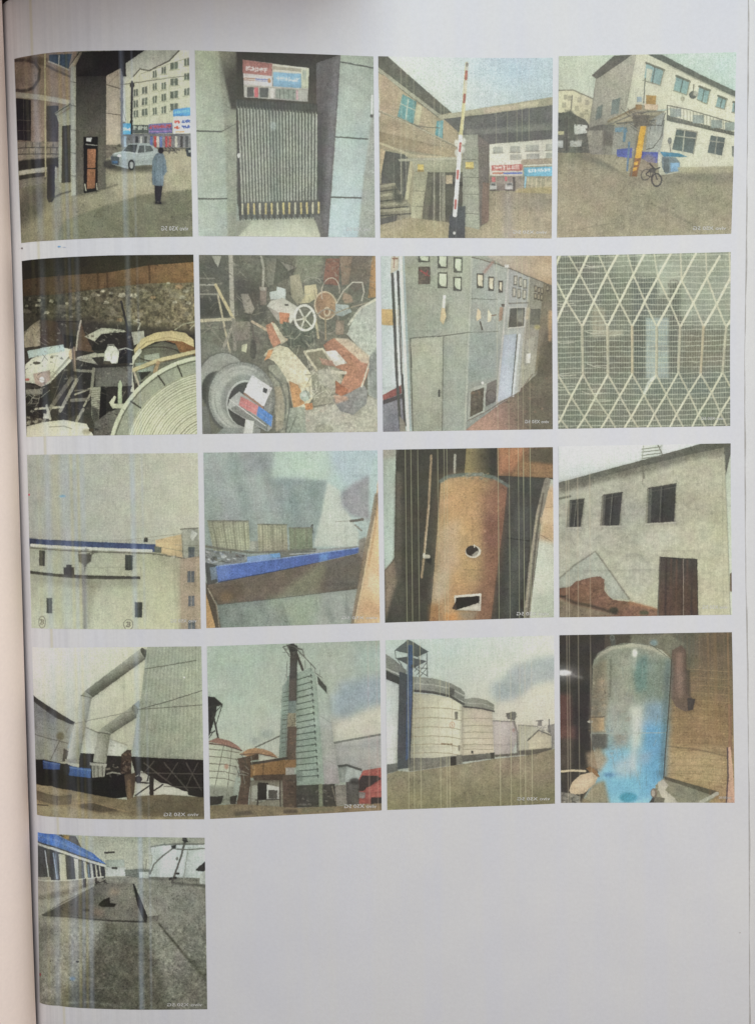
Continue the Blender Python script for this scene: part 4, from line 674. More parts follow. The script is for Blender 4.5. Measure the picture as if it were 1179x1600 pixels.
    for i in range(9):
        p.line([A2[i], E[i]], 12, hi, .9)
        if i + 1 < 9: p.line([A2[i], E[i + 1]], 11, (180, 178, 146), .9); p.line([E[i + 1], F[i]], 12, hi, .9)
        p.line([E[i], F[i]], 11, (180, 178, 146), .9); p.line([F[i], (F[i][0] - 52, 1150)], 12, hi, .9); p.line([F[i], (F[i][0] + 52, 1150)], 11, (180, 178, 146), .9)
    p.line([(570, 920), (600, 850), (630, 820)], 14, (206, 214, 198), .8, b=3)
    return p.finish((), grain=.07, lift=0.14)
def pic_9():      # pale silos under a blue roof edge
    p = Pic([(50, 82), (1097, 70)], [(78, 1143), (300, 1150), (1117, 1150)], 9, (180, 178, 150))
    p.grad([(40, 60), (1110, 60), (1110, 700), (40, 700)], (100, 300), (176, 178, 166), (1000, 300), (180, 178, 154), n=.02)
    p.poly([(845, 602), (1000, 566), (1012, 720), (850, 680)], (212, 182, 132)); p.poly([(998, 538), (1010, 530), (1098, 528), (1108, 722), (1008, 722)], (158, 158, 138)); p.poly([(1060, 540), (1098, 560), (1070, 610), (1052, 590)], (196, 196, 180)); p.line([(995, 536), (1098, 528)], 8, (110, 108, 92)); p.poly([(1042, 645), (1080, 645), (1078, 712), (1042, 712)], (84, 92, 94)); p.line([(1003, 560), (1012, 720)], 4, (130, 124, 104))
    p.grad([(60, 640), (850, 676), (1000, 718), (1004, 1160), (60, 1160)], (200, 900), (178, 182, 160), (900, 900), (186, 184, 148))
    p.poly([(992, 720), (1112, 700), (1120, 1160), (1000, 1160)], (168, 148, 122)); p.poly([(980, 720), (1040, 720), (1040, 1160), (985, 1160)], (172, 154, 126), .7, b=12); p.poly([(1085, 715), (1110, 705), (1118, 1160), (1092, 1160)], (186, 166, 134), .7, b=5)
    for (x0, y0, x1, y1) in ((1037, 792, 1078, 862), (1042, 945, 1078, 1010), (1040, 1096, 1082, 1150)): p.box(x0, y0, x1, y1, (92, 98, 100)); p.line([((x0 + x1) / 2, y0), ((x0 + x1) / 2, y1)], 5, (150, 142, 126))
    p.poly([(860, 690), (1000, 720), (1000, 780), (880, 760)], (160, 156, 128), .7, b=18)
    # roof edge
    p.poly([(62, 592), (845, 628), (850, 676), (820, 672), (64, 640)], (54, 68, 104)); p.poly([(62, 592), (120, 594), (110, 640), (64, 640)], (40, 46, 66), .8, b=5); p.line([(78, 633), (400, 652), (820, 668)], 17, (206, 206, 190)); p.line([(70, 650), (400, 672), (820, 684), (1020, 714)], 7, (96, 92, 78), .9)
    p.ell(88, 634, 18, 10, (214, 214, 200)); p.poly([(838, 640), (882, 648), (880, 682), (840, 676)], (96, 100, 86)); p.specks([(380, 660), (500, 668), (500, 690), (380, 690)], 14, 10, [(84, 80, 68), (190, 186, 164)], .8); p.specks([(820, 676), (1020, 706), (1020, 722), (830, 692)], 14, 7, [(110, 104, 84), (190, 186, 160)], .8)
    p.box(778, 588, 800, 615, (50, 48, 46)); p.ell(788, 592, 8, 8, (60, 58, 52)); p.line([(660, 602), (1000, 562)], 3, (140, 134, 110), .8); p.line([(850, 640), (1100, 690)], 3, (110, 108, 92), .7); p.line([(960, 632), (1105, 636)], 3, (130, 126, 106), .7)
    # walkway and funnel
    p.poly([(380, 686), (465, 690), (458, 735), (432, 752), (420, 800), (412, 752), (386, 735)], (74, 70, 62), .95, b=2); p.poly([(66, 790), (300, 814), (755, 826), (755, 842), (430, 842), (290, 832), (68, 808)], (48, 46, 42)); p.poly([(290, 772), (356, 768), (358, 832), (294, 828)], (44, 42, 40)); p.box(308, 754, 340, 775, (50, 48, 44)); p.line([(345, 770), (758, 768), (758, 830)], 3, (140, 138, 114), .7)
    for x in (480, 560, 640, 700): p.line([(x, 770), (x, 826)], 2.5, (150, 148, 122), .6)
    p.poly([(68, 808), (290, 832), (760, 844), (740, 880), (400, 900), (100, 850)], (138, 136, 116), .55, b=16); p.line([(418, 845), (424, 1155)], 18, (112, 106, 92), .75, b=5); p.poly([(424, 850), (520, 860), (470, 950), (440, 1150), (424, 1150)], (140, 138, 114), .6, b=16); p.poly([(395, 690), (425, 690), (425, 1000), (405, 1000)], (120, 112, 104), .5, b=8)
    for q in ([(133, 664), (172, 666), (171, 761), (134, 757)], [(665, 692), (711, 694), (709, 788), (665, 786)], [(183, 957), (220, 959), (219, 1053), (184, 1050)], [(723, 983), (768, 985), (767, 1079), (724, 1077)]): p.poly(q, (54, 57, 52)); p.line([((q[0][0] + q[1][0]) / 2, q[0][1]), ((q[2][0] + q[3][0]) / 2, q[2][1])], 3, (78, 80, 70), .8)
    for (x, y, rx, ry) in ((153, 1106, 22, 36), (684, 1122, 28, 32)):
        p.ell(x, y, rx, ry, (112, 108, 92), .9, w=4.5)
        p.line([(x - 12, y - 12), (x - 4, y - 16), (x - 2, y - 4), (x - 12, y + 12), (x - 1, y + 12)], 4.5, (104, 100, 86)); p.line([(x + 3, y - 15), (x + 12, y - 10), (x + 5, y - 1), (x + 13, y + 7), (x + 3, y + 14)], 4.5, (104, 100, 86))
    p.ell(285, 334, 20, 7, (100, 160, 195), .9, b=2)
    p.im *= np.array((0.92, 0.94, 0.97), np.float32)      # colour cast of this exposure
    return p.finish(scale_streaks(COL1, 1.05), grain=.07, lift=0.03)

def pic_10():     # towers and a blue fence through glass
    p = Pic([(32, 68), (1098, 54)], [(50, 1145), (1113, 1112)], 10, (150, 160, 150))
    p.grad([(20, 50), (1110, 50), (1110, 700), (20, 700)], (100, 200), (146, 158, 150), (900, 200), (166, 184, 176)); p.poly([(460, 60), (830, 60), (790, 240), (430, 210)], (178, 198, 178), .9, b=16); p.poly([(780, 60), (1100, 50), (1090, 250), (900, 280)], (166, 184, 190), .9, b=25); p.poly([(250, 60), (470, 60), (450, 180), (280, 200)], (142, 146, 146), .8, b=20)
    for (x, c) in ((60, (160, 160, 160)), (180, (124, 134, 128)), (260, (158, 158, 156)), (360, (126, 130, 126)), (120, (166, 170, 166))): p.poly([(x, 60), (x + 50, 60), (x + 180, 620), (x + 130, 620)], c, .5, b=20)
    p.poly([(425, 222), (560, 226), (788, 240), (760, 420), (705, 620), (520, 520), (470, 400)], (132, 146, 142), .9, b=8); p.poly([(520, 240), (570, 240), (640, 500), (590, 500)], (116, 134, 132), .6, b=18); p.poly([(640, 240), (780, 245), (745, 430), (690, 450)], (124, 140, 134), .6, b=18); p.poly([(380, 220), (460, 260), (540, 500), (480, 500)], (150, 154, 152), .6, b=20)
    p.poly([(792, 250), (870, 300), (890, 400), (950, 490), (985, 560), (975, 645), (705, 645), (745, 490)], (190, 194, 178), .95, b=7); p.poly([(870, 312), (960, 250), (1048, 208), (1052, 480), (940, 450), (880, 390)], (140, 138, 142), .95, b=12); p.poly([(1052, 200), (1102, 60), (1102, 280), (1050, 460)], (170, 192, 188), .9, b=6); p.line([(840, 490), (1000, 480)], 5, (150, 146, 132)); p.line([(935, 486), (1008, 476)], 16, (90, 84, 74)); p.line([(960, 510), (1000, 545)], 10, (120, 112, 98), .8)
    # blocks
    for (q, c, nx, ny) in (([(55, 484), (308, 486), (318, 662), (95, 672)], (172, 172, 138), 14, 9), ([(364, 506), (542, 508), (548, 664), (368, 672)], (166, 162, 130), 10, 8), ([(556, 528), (696, 528), (702, 656), (560, 664)], (118, 130, 100), 8, 7)):
        p.poly(q, c)
        A, B, C, D = [np.array(v, float) for v in q]
        for i in range(nx):
            u = (i + .5) / nx; p.line([A + (B - A) * u, D + (C - D) * u], 4, (120, 118, 96), .6)
        for j in range(1, ny * 2):
            v = j / (ny * 2.); p.line([A + (D - A) * v, B + (C - B) * v], 3.5, (122, 120, 100), .55)
        for i in range(nx // 3): u = (i + .5) / (nx // 3.); p.line([A + (B - A) * u, D + (C - D) * u], 9, (110, 107, 88), .6)
        p.line([A, B], 8, (110, 108, 92))
    p.line([(690, 520), (700, 505), (700, 560)], 5, (60, 60, 56)); p.poly([(315, 610), (365, 610), (365, 670), (315, 670)], (150, 150, 134)); p.line([(40, 640), (100, 650), (330, 680), (560, 670), (720, 660)], 14, (96, 92, 78), .9, b=3)
    p.poly([(42, 660), (300, 690), (310, 745), (110, 765), (45, 740)], (118, 120, 116), n=.2); p.specks([(42, 650), (310, 690), (300, 740), (45, 745)], 50, 11, [(196, 198, 196), (60, 58, 52), (150, 156, 170), (100, 90, 76)], .85); p.poly([(42, 740), (115, 755), (118, 860), (55, 900)], (64, 66, 64)); p.poly([(70, 770), (112, 765), (115, 840), (80, 850)], (110, 128, 146), .8)
    p.poly([(300, 705), (430, 690), (500, 690), (510, 715), (300, 742)], (112, 142, 192)); p.poly([(440, 688), (500, 682), (505, 706), (450, 712)], (96, 146, 204)); p.poly([(500, 680), (600, 668), (720, 672), (720, 695), (505, 712)], (92, 94, 84)); p.poly([(720, 660), (990, 640), (985, 668), (720, 694)], (140, 140, 136)); p.line([(560, 690), (720, 680)], 7, (160, 164, 160))
    p.poly([(110, 762), (300, 742), (520, 712), (780, 680), (985, 648), (988, 682), (860, 710), (740, 738), (500, 790), (280, 832), (122, 864)], (66, 92, 168)); p.poly([(110, 762), (200, 752), (180, 850), (122, 864)], (94, 120, 186), .6, b=14); p.poly([(740, 690), (800, 684), (790, 722), (745, 734)], (90, 136, 206), .8, b=6); p.line([(110, 764), (500, 716), (985, 650)], 6, (120, 146, 200)); p.line([(125, 862), (500, 790), (740, 740)], 5, (40, 46, 70))
    p.poly([(50, 880), (120, 866), (500, 792), (740, 740), (985, 684), (1025, 600), (1005, 820), (978, 902), (500, 960), (120, 1000)], (98, 85, 71), n=.12); p.poly([(480, 950), (720, 760), (800, 740), (740, 900), (600, 950)], (128, 130, 100), .75, b=22); p.poly([(780, 740), (1000, 690), (990, 890), (780, 920)], (90, 86, 78), .7, b=14); p.ell(170, 950, 40, 30, (150, 116, 70), .7, b=12); p.poly([(60, 880), (280, 850), (280, 960), (110, 990)], (82, 66, 52), .6, b=20); p.poly([(985, 600), (1030, 580), (1020, 720), (980, 700)], (120, 110, 98), .9, b=5)
    p.grad([(118, 1000), (500, 960), (978, 902), (950, 1120), (135, 1145)], (200, 1050), (120, 132, 122), (850, 1000), (142, 146, 136)); p.poly([(420, 970), (760, 930), (700, 1130), (560, 1130)], (146, 160, 134), .8, b=22)
    for x in (200, 360, 480, 760, 880): p.poly([(x, 985), (x + 30, 980), (x + 90, 1130), (x + 55, 1130)], (104, 114, 108), .55, b=14)
    p.line([(118, 1000), (500, 960), (978, 902)], 4, (70, 66, 58), .7)
    p.poly([(46, 860), (100, 960), (140, 1145), (85, 1145), (48, 1000)], (72, 62, 50)); p.poly([(46, 930), (85, 1060), (105, 1145), (46, 1150)], (198, 150, 94)); p.line([(60, 900), (110, 1000), (130, 1140)], 8, (140, 128, 106))
    p.poly([(1100, 240), (1120, 240), (1120, 1120), (945, 1120), (1000, 860), (1040, 660), (1070, 540)], (208, 168, 122)); p.line([(1095, 330), (1070, 480), (1035, 640), (1005, 820), (950, 1110)], 30, (128, 108, 84), .9, b=3); p.line([(1085, 460), (1050, 640), (1010, 860), (960, 1112)], 9, (206, 176, 132)); p.poly([(1050, 780), (1115, 850), (1115, 960), (1040, 900)], (226, 194, 152), .8, b=12); p.poly([(1020, 960), (1112, 1000), (1112, 1080), (1000, 1060)], (196, 150, 106), .7, b=14); p.line([(1108, 300), (1085, 520), (1045, 760)], 8, (180, 136, 90), .8, b=3)
    p.tone([(30, 60), (480, 60), (450, 600), (30, 700)], .95, 80)
    p.im *= np.array((0.97, 0.99, 1.0), np.float32)      # colour cast of this exposure
    return p.finish((), grain=.085, lift=0.08)

def pic_11():     # rusty cylinder with a round and a square hole
    p = Pic([(33, 52), (1110, 35)], [(46, 1150), (1117, 1115)], 11, (54, 52, 44))
    p.poly([(110, 40), (420, 40), (400, 250), (340, 1150), (40, 1150)], (48, 47, 40)); p.poly([(120, 60), (380, 60), (380, 700), (250, 900), (170, 1140), (120, 1140)], (60, 58, 48), .6, b=40)
    p.grad([(20, 40), (114, 40), (112, 200), (104, 740), (44, 815)], (70, 60), (150, 162, 146), (60, 700), (176, 196, 184)); p.poly([(30, 50), (114, 50), (112, 100), (34, 110)], (150, 142, 128), .7, b=14); p.poly([(114, 180), (150, 200), (150, 900), (100, 900), (104, 700)], (84, 78, 66), .8, b=10); p.poly([(44, 815), (104, 745), (120, 900), (60, 1100), (48, 1150)], (134, 116, 94), .9, b=6); p.poly([(110, 900), (200, 900), (140, 1140), (60, 1140)], (66, 66, 56), .7, b=20)
    # right side
    p.poly([(755, 30), (1115, 30), (1115, 230), (760, 215)], (112, 82, 56)); p.poly([(765, 40), (930, 40), (900, 130), (840, 195), (765, 200)], (168, 112, 76), .9, b=8); p.poly([(900, 125), (1112, 150), (1112, 225), (850, 215)], (140, 104, 68), .9, b=6); p.poly([(960, 40), (1112, 40), (1112, 140), (960, 125)], (74, 70, 56), .9, b=6)
    p.poly([(810, 220), (1090, 238), (1040, 420), (965, 640), (920, 1000), (915, 1130), (700, 1140), (800, 460)], (52, 53, 48)); p.poly([(880, 420), (960, 420), (920, 900), (840, 1120), (800, 1120)], (74, 76, 72), .7, b=22); p.line([(820, 610), (970, 630)], 6, (34, 34, 32), .8)
    p.poly([(1085, 235), (1120, 240), (1120, 1125), (960, 1120), (1030, 560), (1060, 300)], (190, 196, 176)); p.poly([(1065, 290), (1120, 280), (1120, 640), (1020, 620)], (192, 156, 112), .9, b=16); p.poly([(1040, 440), (1115, 420), (1115, 520), (1030, 520)], (206, 180, 140), .7, b=10); p.poly([(990, 950), (1117, 980), (1117, 1120), (960, 1110)], (160, 168, 150), .7, b=20); p.line([(1030, 590), (1100, 630)], 5, (130, 110, 84)); p.line([(1062, 420), (1115, 410)], 3, (150, 122, 92))
    p.line([(1075, 250), (1020, 470), (975, 800), (945, 1110)], 42, (124, 120, 104)); p.line([(1050, 330), (1005, 600), (965, 1000), (950, 1115)], 12, (84, 80, 68)); p.line([(1020, 400), (985, 640), (940, 1050)], 9, (158, 148, 122)); p.ell(1035, 500, 8, 24, (170, 150, 120)); p.ell(912, 1030, 10, 30, (40, 36, 32))
    # pipe above
    p.grad([(560, 30), (755, 30), (738, 225), (548, 215)], (570, 100), (122, 110, 70), (720, 100), (46, 46, 40)); p.line([(488, 85), (485, 195)], 15, (150, 150, 134))
    # cylinder
    body = [(398, 245), (440, 222), (540, 212), (640, 212), (740, 232), (820, 285), (802, 460), (765, 750), (715, 1150), (328, 1150), (345, 960), (372, 620), (388, 380)]
    p.grad(body, (360, 600), (172, 144, 100), (790, 640), (104, 72, 54)); p.poly([(420, 240), (660, 225), (680, 420), (640, 800), (560, 1140), (430, 1140), (410, 500)], (200, 152, 96), .75, b=50); p.poly([(660, 330), (810, 300), (770, 720), (715, 1120), (640, 1120), (680, 700)], (134, 90, 66), .7, b=30); p.poly([(680, 470), (770, 470), (755, 700), (660, 660)], (104, 68, 56), .6, b=22)
    p.poly([(395, 560), (520, 480), (520, 800), (380, 840)], (182, 164, 142), .5, b=30); p.poly([(350, 840), (460, 800), (440, 980), (345, 1020)], (186, 176, 150), .6, b=22); p.poly([(500, 600), (660, 560), (660, 880), (520, 900)], (172, 146, 94), .45, b=30); p.poly([(330, 1030), (400, 1040), (390, 1150), (325, 1150)], (150, 102, 58), .8, b=14); p.poly([(420, 1090), (500, 1090), (500, 1150), (420, 1150)], (206, 136, 70), .7, b=10)
    p.line([(398, 250), (440, 222), (540, 210), (640, 208), (740, 228), (825, 280)], 22, (92, 104, 96), .9, b=3); p.specks([(400, 225), (700, 200), (820, 265), (760, 255), (500, 225)], 30, 10, [(130, 138, 126), (70, 72, 64), (150, 130, 96)], .6); p.line([(540, 812), (680, 814)], 3, (110, 90, 62), .8); p.line([(600, 480), (600, 640)], 4, (120, 88, 62), .5, b=2)
    p.specks([(400, 260), (780, 300), (740, 700), (660, 1100), (360, 1100)], 130, 8, [(150, 112, 74), (196, 160, 112), (120, 84, 60), (206, 178, 136)], .28)
    p.ell(603, 697, 50, 40, (206, 200, 180)); p.ell(597, 692, 40, 33, (36, 32, 28)); p.poly([(590, 720), (630, 690), (640, 700), (610, 728)], (180, 174, 154), .8); p.line([(610, 655), (612, 668)], 8, (206, 200, 180))
    p.poly([(484, 976), (656, 962), (652, 1074), (488, 1070)], (212, 206, 188)); p.poly([(496, 990), (644, 978), (640, 1062), (488, 1068)], (26, 23, 21)); p.poly([(500, 1068), (640, 1022), (642, 1066)], (190, 184, 166)); p.poly([(470, 1060), (495, 1010), (500, 1070)], (50, 40, 34)); p.poly([(510, 1080), (640, 1078), (600, 1130), (540, 1130)], (128, 116, 96), .7, b=8)
    p.line([(338, 90), (322, 400), (292, 720), (278, 860)], 14, (150, 128, 96)); p.line([(326, 400), (296, 720)], 6, (190, 170, 136)); p.ell(312, 728, 20, 14, (176, 170, 150)); p.ell(292, 722, 9, 18, (206, 200, 180)); p.poly([(300, 740), (345, 740), (335, 780), (310, 760)], (30, 30, 28), .9, b=3)
    return p.finish([(a, b_ * .9, (176, 178, 140), d * 1.3, e) for (a, b_, c, d, e) in thin(.5)], grain=.08, lift=0.07)

def pic_12():     # plastered wall, three windows and a brown door
    p = Pic([(47, 68), (1102, 50)], [(52, 1118), (1112, 1102)], 12, (172, 170, 142))
    p.grad([(40, 200), (1110, 40), (1115, 1110), (40, 1120)], (200, 400), (176, 176, 152), (1000, 800), (176, 174, 140), n=.06)
    p.poly([(40, 60), (930, 50), (560, 152), (40, 296)], (206, 212, 202), n=.02)
    for (cx, cy, rx, ry, c, a) in ((520, 480, 110, 90, (152, 154, 138), .6), (420, 640, 160, 70, (158, 158, 136), .6), (900, 420, 140, 80, (160, 156, 130), .5), (680, 640, 120, 80, (190, 190, 166), .5), (300, 640, 130, 70, (186, 184, 162), .5), (1030, 500, 60, 90, (164, 162, 122), .6), (820, 250, 180, 60, (188, 184, 154), .5), (960, 950, 120, 110, (188, 184, 146), .5), (540, 860, 110, 110, (180, 180, 158), .6), (250, 320, 160, 40, (190, 188, 164), .5)): p.ell(cx, cy, rx, ry, c, a, b=40)
    p.poly([(50, 300), (560, 170), (900, 90), (1068, 70), (1068, 120), (860, 150), (560, 240), (300, 290), (50, 360)], (116, 114, 96), .85, b=14); p.poly([(46, 290), (560, 152), (915, 54), (1104, 46), (1102, 110), (1072, 250), (1062, 76), (900, 108), (570, 186), (50, 322)], (92, 92, 78), n=.12); p.line([(560, 190), (568, 262)], 10, (90, 88, 74), .8, b=3); p.poly([(50, 310), (240, 260), (230, 300), (60, 345)], (100, 98, 84), .7, b=10); p.line([(50, 388), (118, 374)], 12, (92, 90, 76), .9, b=3); p.line([(565, 240), (560, 300)], 6, (128, 124, 104), .7)
    p.poly([(556, 64), (684, 58), (676, 120), (548, 154)], (206, 214, 196)); 
    for y in (78, 96, 116, 134): p.line([(556, y + 8), (670, y - 6)], 6, (120, 122, 104))
    p.line([(655, 62), (680, 116)], 6, (110, 110, 92)); p.line([(566, 66), (556, 150)], 5, (150, 154, 136))
    for (q, m) in (([(118, 400), (204, 390), (180, 560), (106, 562)], 1), ([(322, 368), (436, 350), (416, 552), (312, 552)], 1), ([(600, 325), (766, 297), (757, 530), (590, 538)], 1)):
        A, B, C, D = [np.array(v, float) for v in q]
        p.poly([A + (-12, 4), B + (2, -4), C + (8, 8), D + (-14, 10)], (128, 126, 106), .9); p.poly(q, (54, 54, 50)); p.poly([A + (0, 0), A + (B - A) * .12, D + (C - D) * .12, D], (96, 96, 84), .8)
        for u in (.46, .54): p.line([A + (B - A) * u, D + (C - D) * u], 5, (96, 96, 84) if u < .5 else (40, 40, 38))
        p.line([A + (0, 22), B + (0, 20)], 4, (92, 90, 78), .7); p.line([D + (-14, 8), C + (8, 6)], 9, (172, 170, 148)); p.line([A, B], 8, (70, 68, 60))
    # gable scar and bricks
    p.poly([(50, 880), (150, 790), (270, 712), (370, 850), (482, 1010), (360, 1000), (320, 880), (120, 930), (50, 940)], (166, 171, 150), .9); p.line([(50, 878), (150, 792), (272, 712), (370, 850), (480, 1006)], 8, (112, 108, 92), .85, b=2); p.ell(500, 860, 110, 130, (150, 148, 130), .5, w=14, b=6, a0=200, a1=350)
    p.poly([(50, 938), (118, 930), (150, 898), (250, 870), (298, 866), (324, 884), (326, 955), (350, 985), (380, 1010), (480, 1022), (655, 1068), (655, 1112), (50, 1122)], (122, 88, 66), n=.14); p.specks([(55, 940), (250, 875), (320, 890), (330, 980), (640, 1070), (640, 1100), (55, 1110)], 120, 8, [(96, 66, 50), (146, 110, 84), (114, 84, 64), (84, 62, 50)], .6, asp=2.2)
    p.poly([(50, 1000), (150, 1040), (300, 1075), (420, 1105), (200, 1115), (50, 1118)], (128, 116, 92), .9, b=6); p.line([(60, 985), (150, 1030), (260, 1050), (400, 1095)], 16, (62, 54, 44), .85, b=4); p.ell(385, 1075, 28, 20, (52, 52, 40), .9, b=4); p.ell(570, 1090, 30, 14, (70, 72, 52), .9, b=4); p.line([(60, 990), (100, 985)], 8, (60, 50, 40)); p.poly([(480, 1016), (655, 1064), (655, 1075), (470, 1040)], (160, 112, 76), .8, b=4)
    # door
    p.grad([(667, 747), (897, 761), (900, 1110), (652, 1112)], (760, 760), (60, 56, 50), (760, 1050), (84, 64, 50))
    for (x, c) in ((700, (50, 42, 38)), (730, (84, 64, 52)), (765, (96, 70, 56)), (800, (64, 50, 44)), (830, (86, 66, 54)), (860, (56, 48, 44))): p.line([(x + 8, 760), (x, 1105)], 12, c, .7, b=3)
    p.line([(667, 749), (897, 763)], 7, (48, 46, 42)); p.line([(668, 750), (654, 1110)], 7, (96, 92, 78)); p.line([(897, 763), (901, 1106)], 4, (40, 36, 32)); p.line([(812, 760), (812, 1104)], 5, (150, 138, 118), .8)
    p.poly([(1070, 255), (1104, 110), (1116, 1110), (1104, 1110), (1084, 560)], (190, 200, 172)); p.poly([(1062, 76), (1104, 70), (1100, 120), (1072, 252)], (84, 86, 74)); p.poly([(1098, 850), (1112, 840), (1114, 960), (1100, 960)], (110, 90, 66))
    p.line([(1066, 120), (1084, 560), (1100, 1100)], 5, (150, 150, 124), .8)
    p.rough([(50, 300), (1060, 100), (1090, 1100), (50, 1100)], .09, 5)
    p.im *= np.array((0.95, 0.96, 0.98), np.float32)      # colour cast of this exposure
    return p.finish(COL4, grain=.06, lift=0.04)

def pic_13():     # steel ducts into a ribbed tower
    p = Pic([(42, 82), (400, 84), (1080, 78)], [(72, 1112), (200, 1126), (400, 1137), (1098, 1140)], 13, (190, 190, 166))
    p.grad([(30, 70), (800, 70), (800, 760), (30, 760)], (100, 150), (198, 200, 192), (600, 400), (188, 188, 160), n=.03)
    p.poly([(380, 575), (480, 610), (640, 690), (640, 770), (350, 760)], (186, 188, 170)); p.line([(388, 572), (470, 606)], 7, (120, 118, 104)); p.line([(540, 645), (640, 680)], 6, (150, 148, 128)); p.specks([(540, 650), (640, 690), (640, 740), (540, 740)], 20, 9, [(150, 150, 134), (206, 206, 188)], .6); p.box(270, 600, 310, 700, (150, 176, 186), .8)
    # shed left
    p.grad([(48, 380), (322, 545), (300, 620), (255, 785), (60, 780)], (100, 500), (112, 114, 114), (250, 650), (146, 146, 132)); p.poly([(48, 376), (324, 540), (315, 556), (290, 548), (200, 510), (48, 412)], (44, 42, 42)); p.poly([(50, 420), (200, 505), (200, 560), (50, 470)], (100, 102, 104), .7, b=10); p.line([(60, 615), (280, 668)], 6, (84, 82, 76), .8); p.ell(232, 625, 24, 26, (96, 92, 68), .9, b=5); p.line([(250, 610), (170, 770)], 5, (92, 86, 74)); p.line([(270, 600), (290, 560)], 10, (128, 124, 110)); p.poly([(255, 700), (290, 720), (270, 780), (245, 780)], (60, 56, 52))
    # dark machinery band
    p.poly([(350, 728), (440, 735), (520, 745), (660, 750), (660, 900), (350, 900)], (36, 33, 31)); p.poly([(62, 770), (120, 768), (280, 800), (430, 850), (640, 860), (650, 1000), (560, 1010), (300, 960), (66, 925)], (27, 25, 25))
    p.poly([(116, 774), (232, 794), (228, 832), (118, 826)], (44, 66, 120)); p.poly([(286, 808), (422, 828), (420, 884), (284, 868)], (46, 78, 140)); p.line([(290, 818), (420, 838)], 8, (84, 116, 170), .8); p.line([(120, 782), (228, 800)], 6, (76, 100, 150), .8); p.ell(272, 830, 20, 36, (30, 30, 34)); p.line([(520, 858), (550, 848), (600, 856)], 9, (150, 146, 130)); p.specks([(430, 790), (620, 800), (620, 880), (500, 870)], 24, 9, [(96, 92, 84), (50, 46, 42), (140, 130, 112)], .7)
    # ducts
    p.grad([(725, 86), (760, 96), (752, 152), (432, 390), (384, 350)], (560, 190), (168, 170, 152), (600, 260), (84, 84, 72)); p.ell(742, 118, 16, 36, (70, 70, 62), rot=-30); p.poly([(384, 352), (432, 388), (425, 398), (360, 380)], (136, 138, 120)); p.line([(362, 378), (424, 394)], 7, (84, 82, 72))
    p.grad([(360, 380), (425, 394), (350, 772), (274, 768)], (330, 560), (178, 180, 164), (400, 580), (122, 122, 104)); p.poly([(262, 765), (352, 772), (348, 795), (262, 785)], (140, 138, 124)); p.poly([(300, 560), (330, 540), (300, 760), (276, 766)], (190, 190, 178), .6, b=6)
    p.poly([(672, 440), (714, 400), (712, 460), (690, 470)], (140, 150, 146)); p.grad([(664, 446), (697, 470), (695, 512), (545, 612), (488, 576)], (580, 510), (160, 162, 142), (620, 570), (78, 78, 66)); p.ell(688, 462, 16, 30, (110, 112, 98), rot=-30); p.poly([(488, 574), (545, 610), (538, 618), (465, 604)], (150, 152, 132)); p.line([(468, 604), (538, 614)], 7, (86, 84, 74)); p.grad([(464, 606), (538, 616), (514, 792), (434, 786)], (450, 700), (176, 178, 158), (530, 700), (120, 120, 100)); p.poly([(414, 788), (518, 796), (514, 816), (416, 806)], (164, 162, 146)); p.poly([(426, 806), (510, 814), (505, 875), (430, 882)], (150, 148, 132))
    for x in (440, 465, 490): p.line([(x, 810), (x + 2, 876)], 6, (92, 88, 80))
    # ribbed tower
    p.grad([(758, 70), (1085, 70), (1092, 776), (664, 752), (700, 510), (722, 380)], (760, 300), (146, 152, 132), (1050, 600), (156, 160, 134))
    for i in range(34): x = 762 + i * 9.8; p.line([(x, 80), (x - (1080 - x) * .28 + 6, 765)], 3, (122, 126, 106) if i % 2 else (172, 176, 152), .5)
    p.line([(748, 214), (860, 196), (1048, 164)], 5, (96, 96, 82)); p.line([(700, 462), (1086, 436)], 5, (96, 96, 82)); p.line([(700, 464), (860, 420), (1086, 348)], 4, (74, 72, 64)); p.line([(320, 548), (480, 515), (690, 470)], 4, (110, 108, 94), .8); p.ell(978, 268, 5, 6, (220, 220, 205)); p.poly([(664, 752), (700, 510), (715, 430), (705, 750)], (172, 182, 180), .7, b=5)
    p.poly([(660, 750), (1092, 774), (1098, 1010), (1005, 990), (998, 965), (950, 975), (880, 940), (820, 900), (740, 850), (690, 870)], (38, 34, 31), n=.15); p.poly([(690, 980), (700, 870), (720, 835), (770, 870), (800, 912), (870, 918), (1000, 975), (1004, 992), (860, 985), (700, 1000)], (190, 188, 168))
    for (a, b_, w) in (((785, 880), (785, 980), 26), ((690, 990), (780, 925), 9), ((700, 910), (790, 915), 9), ((770, 850), (760, 900), 8), ((800, 960), (850, 925), 8), ((720, 830), (700, 905), 9)): p.line([a, b_], w, (44, 40, 36))
    p.ell(705, 890, 24, 20, (40, 36, 34)); p.poly([(604, 740), (640, 708), (664, 712), (664, 860), (600, 856)], (58, 46, 40)); p.specks([(610, 740), (660, 720), (660, 850), (605, 850)], 24, 9, [(110, 86, 70), (50, 36, 30), (130, 110, 92)], .7); p.poly([(622, 862), (690, 850), (684, 960), (672, 1016), (640, 1016), (632, 960)], (80, 66, 52)); p.poly([(640, 900), (660, 890), (664, 1010), (644, 1010)], (134, 108, 78), .8, b=4)
    for (a, b_, w) in (((740, 790), (900, 920), 8), ((860, 790), (1000, 960), 8), ((990, 790), (1080, 960), 8), ((720, 850), (1090, 860), 6), ((800, 780), (740, 850), 6), ((940, 790), (870, 900), 6), ((1060, 790), (990, 940), 6), ((860, 935), (1095, 945), 6)): p.line([a, b_], w, (84, 78, 69), .75)
